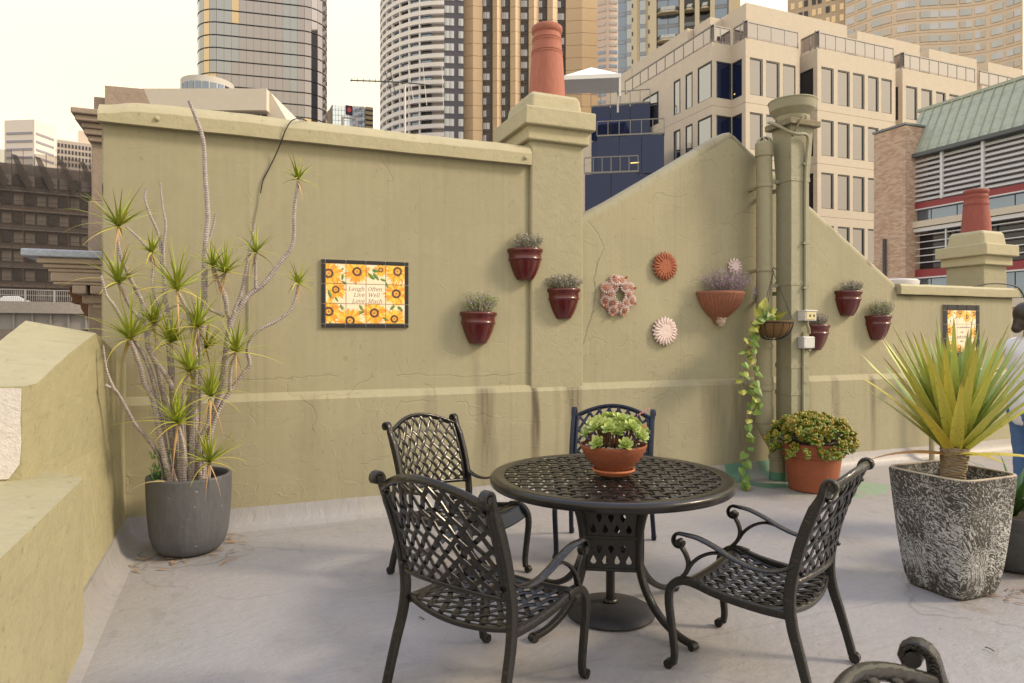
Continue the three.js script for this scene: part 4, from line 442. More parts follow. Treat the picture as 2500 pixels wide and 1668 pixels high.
function makeChair() {
  const t = thing('patio_armchair', 'x', 'chair');
  // posts and rear legs in one casting a side, curled over at the top
  for (const s of [-1, 1]) {
    const x0 = 0.285 * s, pts = [];
    for (const [z, y, x] of [[-0.322, 0.035, 0.302], [-0.308, 0.09, 0.3], [-0.272, 0.22, 0.294], [-0.24, 0.33, 0.288]]) pts.push([x * s, y, z]);
    for (const y of [0.42, 0.5, 0.58, 0.66, 0.74, 0.82, 0.87]) pts.push([lerp(0.286, 0.29, (y - 0.42) / 0.45) * s, y, postZ(y)]);
    const sp = spiral(-0.387, 0.908, 0.029, 0.015, 8, 265, 12, 0.291 * s); pts.push(...sp);
    mesh('rear_leg', sweep(pts, { side: [1, 0, 0], w: u => u > 0.86 ? 0.018 : 0.0155, h: u => u < 0.1 ? 0.018 : u < 0.42 ? lerp(0.017, 0.023, u / 0.42) : u < 0.8 ? 0.022 : lerp(0.02, 0.0075, clamp((u - 0.8) / 0.14)), n: 12, sup: 5, seg: 74 }), M.bronzeHam, t);
    const p = t.children[t.children.length - 1];
    mesh('scroll_boss', mv(cyl(0.014, 0.014, 0.041, 20), 0.291 * s, 0.908, -0.387, 0, 0, Math.PI / 2), M.bronze, p);
    mesh('foot_scroll', merge([mv(cyl(0.023, 0.023, 0.03, 20), 0.302 * s, 0.025, -0.332, 0, 0, Math.PI / 2), mv(cyl(0.012, 0.012, 0.036, 16), 0.302 * s, 0.026, -0.333, 0, 0, Math.PI / 2)]), M.bronze, p);
    // cabriole front leg
    const fl = [[0.15, 0.405], [0.2, 0.412], [0.25, 0.402], [0.287, 0.365], [0.296, 0.31], [0.288, 0.23], [0.276, 0.14], [0.27, 0.07], [0.276, 0.03]].map(([z, y]) => [(y > 0.3 ? 0.283 : lerp(0.279, 0.283, y / 0.3)) * s, y, z]);
    mesh('front_leg', sweep(fl, { side: [1, 0, 0], w: 0.0155, h: u => lerp(0.019, 0.0145, u), n: 12, sup: 5, seg: 44 }), M.bronzeHam, t);
    const q = t.children[t.children.length - 1];
    mesh('foot_scroll', merge([mv(cyl(0.021, 0.021, 0.029, 20), 0.279 * s, 0.022, 0.297, 0, 0, Math.PI / 2), mv(cyl(0.011, 0.011, 0.035, 16), 0.279 * s, 0.023, 0.299, 0, 0, Math.PI / 2)]), M.bronze, q);
    // side rail
    const sr = [[-0.225, 0.372], [-0.12, 0.37], [0, 0.377], [0.1, 0.39], [0.19, 0.412]].map(([z, y]) => [0.281 * s, y, z]);
    mesh('side_rail', sweep(sr, { side: [1, 0, 0], w: 0.0135, h: 0.017, n: 12, sup: 5, seg: 26 }), M.bronzeHam, t);
    // arm: strap that dips from the post, rises and curls over in front
    const xa = 0.296 * s, arm = [[-0.262, 0.60], [-0.225, 0.562], [-0.16, 0.537], [-0.08, 0.536], [0.0, 0.558], [0.08, 0.592], [0.15, 0.614], [0.2, 0.619]].map(([z, y], i) => [lerp(0.288, 0.305, i / 7) * s, y, z]);
    arm.push(...spiral(0.232, 0.585, 0.035, 0.016, 75, -190, 11, 0.307 * s));
    const ar = mesh('armrest', sweep(arm, { side: [1, 0, 0], w: u => u < 0.12 ? lerp(0.012, 0.021, u / 0.12) : u > 0.75 ? 0.0165 : 0.021, h: 0.0075, n: 14, sup: 2.6, seg: 64 }), M.bronze, t);
    mesh('scroll_boss', mv(cyl(0.014, 0.014, 0.038, 18), 0.307 * s, 0.583, 0.234, 0, 0, Math.PI / 2), M.bronze, ar);
    mesh('arm_support', merge([
      sweep([[0.262, 0.395], [0.235, 0.42], [0.205, 0.458], [0.196, 0.497], [0.207, 0.535], [0.228, 0.567]].map(([z, y]) => [lerp(0.284, 0.306, (y - 0.39) / 0.18) * s, y, z]), { side: [1, 0, 0], w: 0.0125, h: 0.0095, n: 10, sup: 3, seg: 26 }),
      sweep([[0.208, 0.452], [0.178, 0.5], [0.13, 0.542], [0.07, 0.566], [0.01, 0.561]].map(([z, y]) => [0.298 * s, y, z]), { side: [1, 0, 0], w: 0.0115, h: u => lerp(0.0095, 0.006, u), n: 10, sup: 3, seg: 24 })]), M.bronze, t);
    for (const y of [0.845, 0.54]) mesh('bolt', mv(new THREE.SphereGeometry(0.011, 10, 8), 0.262 * s, y, postZ(y) - 0.03), M.bronze, t);
  }
  // back: arched top rail, lower rail, side margins, woven strips
  const back = mesh('back_frame', merge([
    sweep(Array.from({ length: 15 }, (_, i) => { const x = lerp(-0.285, 0.285, i / 14); return backP(x, archY(x)); }), { side: [0, 1, 0.3], w: 0.0165, h: 0.0115, n: 14, sup: 2.6, seg: 44 }),
    sweep(Array.from({ length: 11 }, (_, i) => { const x = lerp(-0.285, 0.285, i / 10); return backP(x, lowY(x)); }), { side: [0, 1, 0], w: 0.0115, h: 0.0115, n: 12, sup: 2.6, seg: 30 }),
    ...[-1, 1].map(s => sweep(Array.from({ length: 8 }, (_, i) => { const y = lerp(0.5, 0.875, i / 7); return backP(0.262 * s, y); }), { side: [1, 0, 0], w: 0.012, h: 0.009, n: 10, sup: 2.6, seg: 20 }))]), M.bronze, t);
  const strips = (P, inside, fam, pitch, wid, parent, off, slope, curve, span, thick) => {
    // strips follow u = c + slope * v + curve * v^2 over the panel; woven by lifting them in turn
    const n = Math.ceil(span / pitch);
    for (const f of fam) for (let k = -n; k <= n; k++) {
      const c = k * pitch + off, run = []; let best = [];
      for (let i = 0; i <= 60; i++) { const v = i / 60, u = f * (c + slope * (v - 0.5) + curve * (v - 0.5) * (v - 0.5)); if (inside(u, v)) run.push([u, v]); else { if (run.length > best.length) best = run.slice(); run.length = 0; } }
      if (run.length > best.length) best = run.slice(); if (best.length < 5) continue;
      const step = Math.max(1, Math.floor(best.length / 16)), pts = [];
      const e = 1e-3, lift = (u, v) => { const cu = f * u - slope * (v - 0.5) - curve * (v - 0.5) * (v - 0.5), co = -f * u - slope * (v - 0.5) - curve * (v - 0.5) * (v - 0.5); const ph = Math.PI * (co - off) / pitch + Math.PI * k; return f * 0.0042 * Math.cos(ph); };
      for (let i = 0; i < best.length; i += 1) { const [u, v] = best[i], p = P(u, v), a = P(u + e, v).sub(P(u - e, v)), b = P(u, Math.min(1, v + e)).sub(P(u, Math.max(0, v - e))), nn = a.cross(b).normalize(); pts.push(p.addScaledVector(nn, lift(u, v))); pts[pts.length - 1].nn = nn; }
      const N = pts.length - 1; let i0 = 0;
      const g = sweep(pts.filter((_, i) => i % 2 === 0 || i === N), { side: [0, 0, 1], sideFn: (q, p) => { const m = pts[Math.round(q * N)], m2 = pts[Math.min(N, Math.round(q * N) + 1)], m0 = pts[Math.max(0, Math.round(q * N) - 1)]; return m.nn.clone().cross(m2.clone().sub(m0)).normalize(); }, w: wid, h: thick, n: 8, sup: 4, seg: Math.max(8, Math.min(30, N)) });
      mesh('strip', g, M.bronze, parent);
    }
  };
  const BP = (u, v) => { const x = u, y = lerp(lowY(x), archY(x), v); return backP(x, y); };
  strips(BP, (u, v) => Math.abs(u) < 0.268 && v >= 0 && v <= 1, [1, -1], 0.071, 0.0105, back, 0.035, 0.36, -0.1, 1.0, 0.0038);
  // seat: rim casting with a broad front plate, woven strips dished between
  const SW = z => lerp(0.262, 0.272, clamp((z + 0.22) / 0.46));
  const seat = mesh('seat_frame', merge([
    sweep(Array.from({ length: 11 }, (_, i) => { const x = lerp(-0.28, 0.28, i / 10), z = -0.215 - 0.035 * (1 - Math.pow(x / 0.28, 2)); return [x, seatY(x, -0.2) - 0.012 * (1 - Math.pow(x / 0.28, 2)), z]; }), { side: [0, 0, 1], w: 0.012, h: 0.012, n: 10, sup: 2.5, seg: 30 }),
    (() => { const pos = [], idx = [], N = 24, K = 10; for (let s = 0; s < 2; s++) for (let i = 0; i <= N; i++) for (let k = 0; k <= K; k++) { const x = lerp(-0.272, 0.272, i / N), zz = 0.163 + k / K * 0.125 + 0.018 * (1 - Math.pow(x / 0.28, 2)); pos.push(x, seatY(x, Math.min(zz, 0.262)) - (zz > 0.262 ? (zz - 0.262) * 0.9 : 0) - s * 0.008, zz); } const A = (s, i, k) => s * (N + 1) * (K + 1) + i * (K + 1) + k; for (let i = 0; i < N; i++) for (let k = 0; k < K; k++) { idx.push(A(0, i, k), A(0, i, k + 1), A(0, i + 1, k), A(0, i + 1, k), A(0, i, k + 1), A(0, i + 1, k + 1)); idx.push(A(1, i, k), A(1, i + 1, k), A(1, i, k + 1), A(1, i + 1, k), A(1, i + 1, k + 1), A(1, i, k + 1)); } for (let i = 0; i < N; i++) for (const k of [0, K]) { const q = [A(0, i, k), A(0, i + 1, k), A(1, i, k), A(1, i, k), A(0, i + 1, k), A(1, i + 1, k)]; idx.push(...(k ? q.reverse() : q)); } const g = new THREE.BufferGeometry(); g.setAttribute('position', new THREE.Float32BufferAttribute(pos, 3)); g.setIndex(idx); g.computeVertexNormals(); return toCreasedNormals(g, 0.6); })(),
    ...[-1, 1].map(s => sweep(Array.from({ length: 9 }, (_, i) => { const z = lerp(-0.22, 0.2, i / 8), x = SW(z) * s; return [x, seatY(x, z) + 0.002, z]; }), { side: [1, 0, 0], w: 0.016, h: 0.007, n: 10, sup: 3, seg: 20 }))]), M.bronze, t);
  const SP = (u, v) => { const z = lerp(-0.215, 0.18, v); return V(u, seatY(u, z), z - (1 - v) * 0.03 * (1 - Math.pow(u / 0.28, 2))); };
  strips(SP, (u, v) => Math.abs(u) < 0.262 && v >= 0 && v <= 1, [1, -1], 0.072, 0.0125, seat, 0.0, 0.36, 0.14, 1.1, 0.0038);
  return t;
}
const chair0 = makeChair();
chair0.position.set(1.016, 0, 2.985); chair0.rotation.y = 2.095; tag(chair0, 'dark bronze lattice armchair pushed to the table with its back to the low parapet', 'chair', 'metal armchairs round the table');
dup(chair0, [1.323, 0, 1.65], 0.472, 'dark bronze lattice armchair between the table and the tile picture wall');
const navyChair = dup(chair0, [2.366, 0, 1.593], -0.682, 'navy blue painted lattice armchair behind the bowl of succulents');
navyChair.traverse(o => { if (o.isMesh) o.material = M.navy; });
dup(chair0, [2.189, 0, 3.27], -2.648, 'dark bronze lattice armchair beside the square stone planter, seat towards the table');
dup(chair0, [1.07, 0, 5.3], 0.471, 'dark bronze armchair turned away from the table, only its scrolled back showing');

// ---------------------------------------------------------------- round table with woven top
{
  const t = thing('round_table', 'round dark bronze metal table with a woven openwork top on curved legs', 'table', [1.86, 0, 2.53], 0.0); const Y = 0.745, R = 0.642;
  const top = mesh('table_rim', lathe([[R - 0.075, Y - 0.016], [R - 0.075, Y - 0.003], [R - 0.07, Y - 0.001], [R - 0.03, Y + 0.003], [R - 0.01, Y - 0.001], [R - 0.001, Y - 0.01], [R, Y - 0.022], [R - 0.002, Y - 0.04], [R - 0.008, Y - 0.046], [R - 0.02, Y - 0.046], [R - 0.024, Y - 0.03], [R - 0.075, Y - 0.016]], 120), M.bronze, t);
  const ri = R - 0.068, p = 0.062, w = 0.0162, ang = -YAW + 0.02;
  for (const f of [0, 1]) for (let k = -9; k <= 9; k++) { const c = k * p + 0.031, L = Math.sqrt(Math.max(0, ri * ri - c * c)); if (L < 0.05) continue; const n = Math.max(4, Math.round(2 * L / (p / 6))), pts = []; for (let i = 0; i <= n; i++) { const u = lerp(-L, L, i / n), ph = Math.PI * (u - 0.031) / p + Math.PI * k, y = Y - 0.008 + (f ? 1 : -1) * 0.0034 * clamp(1.6 * Math.cos(ph), -1, 1); const X = f ? c : u, Z = f ? u : c; pts.push([X * Math.cos(ang) + Z * Math.sin(ang), y, -X * Math.sin(ang) + Z * Math.cos(ang)]); } const sd = f ? [Math.cos(ang), 0, -Math.sin(ang)] : [Math.sin(ang), 0, Math.cos(ang)]; mesh('strip', sweep(pts, { straight: true, side: sd, w, h: 0.0036, n: 8, sup: 5 }), M.bronze, top); }
  const a0 = Math.atan2(0.145, -0.507);
  for (let k = 0; k < 4; k++) { const a = a0 + k * Math.PI / 2, cx = Math.cos(a), cz = Math.sin(a); const pr = [[0.33, 0.7], [0.29, 0.68], [0.235, 0.6], [0.205, 0.5], [0.195, 0.4], [0.205, 0.3], [0.25, 0.19], [0.33, 0.1], [0.43, 0.045], [0.51, 0.028], [0.535, 0.03]].map(([r, y]) => [r * cx, y, r * cz]);
    const lg = mesh('leg', sweep(pr, { side: [-cz, 0, cx], w: 0.017, h: u => lerp(0.026, 0.015, u), n: 12, sup: 4, seg: 50 }), M.bronzeHam, t);
    mesh('foot_scroll', mv(cyl(0.019, 0.019, 0.04, 18), 0, 0, 0, Math.PI / 2, 0, 0).applyMatrix4(new THREE.Matrix4().makeRotationY(-a)).translate(0.535 * cx, 0.02, 0.535 * cz), M.bronze, lg);
    // pierced panel between this leg and the next
    const b = a + Math.PI / 4, d = 0.142, holes = []; const H = (x, y, up) => { const s = 0.016; holes.push([[x - s * 0.5, y + up * 0.022], [x + s * 0.5, y + up * 0.022], [x + s, y + up * 0.008], [x, y - up * 0.024], [x - s, y + up * 0.008]].map(q => q)); };
    for (const y0 of [0.335, 0.495]) { for (const x of [-0.09, -0.03, 0.03, 0.09]) H(x, y0, -1); for (const x of [-0.06, 0.0, 0.06]) H(x, y0 + 0.052, 1); }
    const g = extr([[-0.138, 0.29], [0.138, 0.29], [0.138, 0.58], [-0.138, 0.58]], 0.008, { holes }); g.translate(0, 0, d - 0.004); g.rotateY(Math.PI / 2 - b);
    const pn = mesh('pierced_panel', merge([g]), M.bronze, t);
    const bars = [0.285, 0.45, 0.585].map(y => { const q = rbx(-0.14, 0.14, y - 0.008, y + 0.008, d - 0.01, d + 0.01, 0.004); q.rotateY(Math.PI / 2 - b); return q; }); mesh('panel_bar', merge(bars), M.bronze, pn);
  }
  mesh('cross_frame', merge([0, 1].map(k => { const g = rbx(-0.42, 0.42, Y - 0.045, Y - 0.02, -0.015, 0.015, 0.004); g.rotateY(-a0 + k * Math.PI / 2); return g; })), M.bronze, t);
  const u = thing('umbrella_base', 'round black domed umbrella base with a short pole under the table', 'umbrella base', [1.86, 0, 2.53]);
  mesh('base_plate', lathe([[0.01, 0.006], [0.225, 0.006], [0.234, 0.012], [0.232, 0.022], [0.2, 0.04], [0.12, 0.06], [0.05, 0.068], [0.01, 0.07]], 64), new THREE.MeshStandardMaterial({ map: metalTex(0.03, 0.03, 0.034), roughness: 0.55, metalness: 0.3, bumpMap: bumpS, bumpScale: 0.001 }), u);
  mesh('collar', lathe([[0.024, 0.065], [0.04, 0.067], [0.042, 0.078], [0.034, 0.088], [0.026, 0.09]], 32), M.bronze, u);
  mesh('pole', mv(cyl(0.024, 0.024, 0.62, 28), 0, 0.38, 0), M.bronze, u);
}
const BRANCH = [[[[-0.239,0.506,0.53],[-0.248,1.13,0.516],[-0.228,1.251,0.503],[-0.197,1.534,0.489],[-0.192,1.74,0.475],[-0.185,2.051,0.462],[-0.172,2.234,0.448],[-0.165,2.297,0.435],[-0.181,2.607,0.421],[-0.2,2.866,0.407],[-0.235,2.99,0.394],[-0.291,3.132,0.38]],0.033,0.012],
[[[-0.223,0.474,0.42],[-0.229,0.957,0.409],[-0.216,1.39,0.397],[-0.196,1.744,0.386],[-0.196,1.952,0.374],[-0.159,2.165,0.363],[-0.135,2.261,0.351],[-0.122,2.349,0.34]],0.022,0.008],
[[[-0.194,0.496,0.5],[-0.165,0.737,0.503],[-0.118,0.951,0.507],[-0.079,1.125,0.51],[-0.052,1.316,0.513],[-0.028,1.511,0.517],[-0.005,1.595,0.52],[0.044,1.679,0.523],[0.103,1.764,0.527],[0.198,1.847,0.53],[0.297,1.988,0.533],[0.387,2.106,0.537],[0.406,2.213,0.54],[0.403,2.274,0.543],[0.411,2.422,0.547],[0.431,2.592,0.55]],0.032,0.011],
[[[-0.005,1.595,0.5],[-0.034,1.626,0.512],[-0.047,1.738,0.524],[-0.078,1.819,0.536],[-0.107,1.88,0.548],[-0.13,1.949,0.56]],0.018,0.012],
[[[-0.026,1.535,0.5],[-0.036,1.649,0.52],[-0.065,1.757,0.54],[-0.088,1.846,0.56],[-0.052,1.908,0.58]],0.012,0.01],
[[[0.006,1.638,0.52],[0.054,1.793,0.503],[0.093,2.005,0.485],[0.12,2.166,0.468],[0.151,2.302,0.45]],0.017,0.006],
[[[0.146,1.814,0.53],[0.146,1.94,0.545],[0.145,2.052,0.56]],0.013,0.009],
[[[-0.201,0.526,0.58],[-0.181,0.68,0.587],[-0.106,0.929,0.593],[-0.023,1.09,0.6],[0.053,1.199,0.607],[0.101,1.278,0.613],[0.09,1.372,0.62],[0.119,1.472,0.627],[0.194,1.534,0.633],[0.291,1.586,0.64],[0.378,1.668,0.647],[0.419,1.793,0.653],[0.424,1.833,0.66]],0.02,0.009],
[[[-0.023,1.1,0.62],[-0.012,1.253,0.64],[0.014,1.354,0.66]],0.012,0.01],
[[[-0.371,0.522,0.6],[-0.436,0.715,0.617],[-0.487,1.048,0.633],[-0.536,1.167,0.65],[-0.56,1.265,0.667],[-0.591,1.37,0.683],[-0.615,1.447,0.7]],0.026,0.014],
[[[-0.356,0.506,0.53],[-0.425,0.681,0.545],[-0.45,0.914,0.56],[-0.483,1.111,0.575],[-0.525,1.28,0.59],[-0.567,1.387,0.605],[-0.596,1.436,0.62]],0.024,0.012],
[[[-0.341,0.489,0.45],[-0.379,0.684,0.446],[-0.451,1.111,0.442],[-0.479,1.241,0.438],[-0.514,1.351,0.435],[-0.552,1.472,0.431],[-0.552,1.534,0.427],[-0.57,1.634,0.423],[-0.578,1.713,0.419],[-0.615,1.794,0.415],[-0.667,1.912,0.412],[-0.712,2.031,0.408],[-0.724,2.139,0.404],[-0.723,2.212,0.4]],0.027,0.011],
[[[-0.315,0.543,0.62],[-0.34,1.011,0.615],[-0.402,1.191,0.609],[-0.481,1.318,0.604],[-0.525,1.405,0.598],[-0.525,1.484,0.593],[-0.475,1.571,0.588],[-0.461,1.631,0.582],[-0.483,1.757,0.577],[-0.501,1.825,0.572],[-0.496,1.974,0.566],[-0.519,2.042,0.561],[-0.589,2.135,0.555],[-0.659,2.199,0.55]],0.024,0.007],
[[[-0.517,1.972,0.55],[-0.512,2.004,0.56],[-0.506,2.025,0.57]],0.008,0.007],
[[[-0.578,1.573,0.42],[-0.638,1.661,0.435],[-0.672,1.729,0.45],[-0.694,1.797,0.465],[-0.709,1.826,0.48]],0.014,0.01],
[[[-0.593,1.436,0.65],[-0.669,1.587,0.66],[-0.709,1.671,0.67],[-0.748,1.736,0.68],[-0.772,1.829,0.69],[-0.777,1.864,0.7]],0.015,0.007],
[[[-0.305,0.477,0.4],[-0.371,0.732,0.392],[-0.41,1.228,0.383],[-0.421,1.431,0.375],[-0.421,1.615,0.367],[-0.44,1.738,0.358],[-0.451,1.862,0.35],[-0.464,1.997,0.342],[-0.478,2.149,0.333],[-0.507,2.252,0.325],[-0.536,2.312,0.317],[-0.572,2.443,0.308],[-0.565,2.508,0.3]],0.024,0.008],
[[[-0.445,1.706,0.36],[-0.451,1.945,0.352],[-0.454,2.097,0.344],[-0.437,2.255,0.336],[-0.46,2.398,0.328],[-0.477,2.551,0.32]],0.015,0.006],
[[[-0.268,0.517,0.62],[-0.254,0.982,0.637],[-0.229,1.258,0.653],[-0.24,1.451,0.67],[-0.264,1.552,0.687],[-0.283,1.649,0.703],[-0.338,1.764,0.72]],0.022,0.011],
[[[-0.221,1.172,0.6],[-0.209,1.368,0.65],[-0.221,1.519,0.7]],0.013,0.01],
[[[-0.338,0.55,0.5],[-0.373,1.035,0.533],[-0.378,1.237,0.567],[-0.386,1.415,0.6]],0.017,0.011],
[[[-0.298,0.631,0.66],[-0.318,1.048,0.693],[-0.299,1.166,0.727],[-0.27,1.234,0.76]],0.014,0.011],
[[[-0.203,0.528,0.66],[-0.202,0.787,0.68],[-0.154,0.897,0.7],[-0.144,1.054,0.72]],0.015,0.011],
[[[-0.295,0.535,0.7],[-0.301,0.643,0.727],[-0.304,0.755,0.753],[-0.329,0.894,0.78]],0.015,0.012],
[[[-0.164,0.514,0.7],[-0.151,0.579,0.73],[-0.147,0.63,0.76]],0.014,0.012],
[[[-0.409,0.537,0.55],[-0.462,0.675,0.592],[-0.533,0.811,0.633],[-0.587,0.902,0.675],[-0.643,1.031,0.717],[-0.694,1.135,0.758],[-0.746,1.173,0.8]],0.014,0.011],
[[[-0.693,1.134,0.78],[-0.732,1.257,0.79],[-0.755,1.421,0.8]],0.011,0.006],
[[[-0.267,0.478,0.38],[-0.286,0.697,0.38],[-0.293,0.928,0.38],[-0.288,1.101,0.38]],0.024,0.016],
[[[-0.235,1.303,0.4],[-0.267,1.622,0.38],[-0.347,1.693,0.36],[-0.452,1.649,0.34]],0.011,0.006],
[[[-0.254,1.709,0.38],[-0.133,1.651,0.43],[-0.066,1.615,0.48]],0.008,0.012],
];
const TUFT = [[-0.709,2.206,0.5,0.267],[-0.712,1.834,0.48,0.238],[-0.506,2.036,0.57,0.133],[-0.343,1.782,0.72,0.29],[-0.386,1.434,0.6,0.232],[-0.615,1.458,0.7,0.29],[-0.221,1.535,0.7,0.255],[-0.268,1.245,0.76,0.29],[-0.141,1.073,0.72,0.255],[-0.334,0.91,0.78,0.29],[-0.147,0.641,0.76,0.255],[0.016,1.365,0.66,0.255],[0.424,1.845,0.66,0.145],[0.431,2.606,0.55,0.157],[0.145,2.063,0.56,0.186],[-0.052,1.913,0.58,0.209],[-0.133,1.958,0.56,0.18],[-0.178,1.391,0.45,0.209],[-0.491,1.56,0.6,0.203]];
// ---------------------------------------------------------------- plants: shared pieces
const paint = (g, f) => { g = prep(g); const p = g.attributes.position, u = g.attributes.uv, a = new Float32Array(p.count * 3); for (let i = 0; i < p.count; i++) { const c = f(u.getX(i), u.getY(i), i); a[3 * i] = c[0]; a[3 * i + 1] = c[1]; a[3 * i + 2] = c[2]; } g.setAttribute('color', new THREE.BufferAttribute(a, 3)); return g; };
// sword blade along +y bending to +z; uv = (along, across)
function blade(L, W, o = {}) {
  const n = o.seg || 7, dr = o.droop || 0, fold = o.fold ?? 0.25, pos = [], uv = [], idx = []; let y = 0, z = 0; const wf = o.wf || (t => Math.pow(1 - t, 0.7) * (0.55 + 0.45 * Math.sin(Math.PI * Math.min(1, t * 1.6 + 0.15))));
  for (let i = 0; i <= n; i++) { const t = i / n, a = dr * Math.pow(t, 1.4); if (i) { y += Math.cos(a) * L / n; z += Math.sin(a) * L / n; } const w = W * Math.max(0.02, wf(t)) / 2, k = w * fold * 2; for (const [s, q] of [[-1, 0], [0, 1], [1, 2]]) { pos.push(s * w, y - (s ? 0 : k * Math.sin(a) * -1), z + (s ? k * Math.cos(a) * -1 * 0 : -k)); uv.push(t, q / 2); } }
  for (let i = 0; i < n; i++) for (let q = 0; q < 2; q++) { const a = i * 3 + q, b = a + 3; idx.push(a, b, a + 1, a + 1, b, b + 1); }
  const g = new THREE.BufferGeometry(); g.setAttribute('position', new THREE.Float32BufferAttribute(pos, 3)); g.setAttribute('uv', new THREE.Float32BufferAttribute(uv, 2)); g.setIndex(idx); g.computeVertexNormals(); return g;
}
const leafM = (o = {}) => new THREE.MeshPhysicalMaterial({ vertexColors: true, roughness: 0.55, side: THREE.DoubleSide, transmission: 0.12, thickness: 0, ...o });
M.leaf = leafM(); M.leafWax = leafM({ roughness: 0.38, transmission: 0.05 }); M.leafDry = new THREE.MeshStandardMaterial({ vertexColors: true, roughness: 0.9, side: THREE.DoubleSide });
const barkTex = (() => { const n = 256, a = new Float32Array(n * n); for (let j = 0; j < n; j++) for (let i = 0; i < n; i++) a[j * n + i] = 0.5 + 0.35 * Math.sin(i / n * 2 * Math.PI * 12 + 4 * gAt(i / n, j / n)) * (0.4 + gAt(j / n * 2, i / n)) + 0.3 * (gAt(i / n * 3, j / n * 3) - 0.5); const h = heightTex(n, n, a); h.repeat.set(5, 5); const c = tex(n, n, (u, v, o) => { const k = a[Math.floor(v * n) * n + Math.floor(u * n)], m = gAt(u, v); const t = clamp(0.5 + (k - 0.5) * 0.5 + (m - 0.5) * 1.3); o[0] = lerp(0.2, 0.5, t); o[1] = lerp(0.165, 0.44, t); o[2] = lerp(0.16, 0.43, t); }); c.repeat.set(5, 5); return { h, c }; })();
M.bark = new THREE.MeshStandardMaterial({ map: barkTex.c, bumpMap: barkTex.h, bumpScale: 0.004, roughness: 0.9 });
M.soil = mottled(0.055, 0.042, 0.032, 0.4, 0.95, 0.2, 0.02);
M.terracotta = mottled(0.265, 0.075, 0.032, 0.13, 0.72, 0.4, 0.003);
M.black = std(0.012, 0.012, 0.013, 0.5);
function soil(r, y, m = M.soil) { const g = new THREE.CircleGeometry(r, 40, 0); const q = new THREE.RingGeometry(0.001, r, 40, 8); q.rotateX(-Math.PI / 2); const p = q.attributes.position; for (let i = 0; i < p.count; i++) p.setY(i, y + 0.012 * (fbm(p.getX(i) * 22, p.getZ(i) * 22, 3) - 0.5) + 0.015 * (1 - Math.hypot(p.getX(i), p.getZ(i)) / r)); q.computeVertexNormals(); return uvTop(q); }
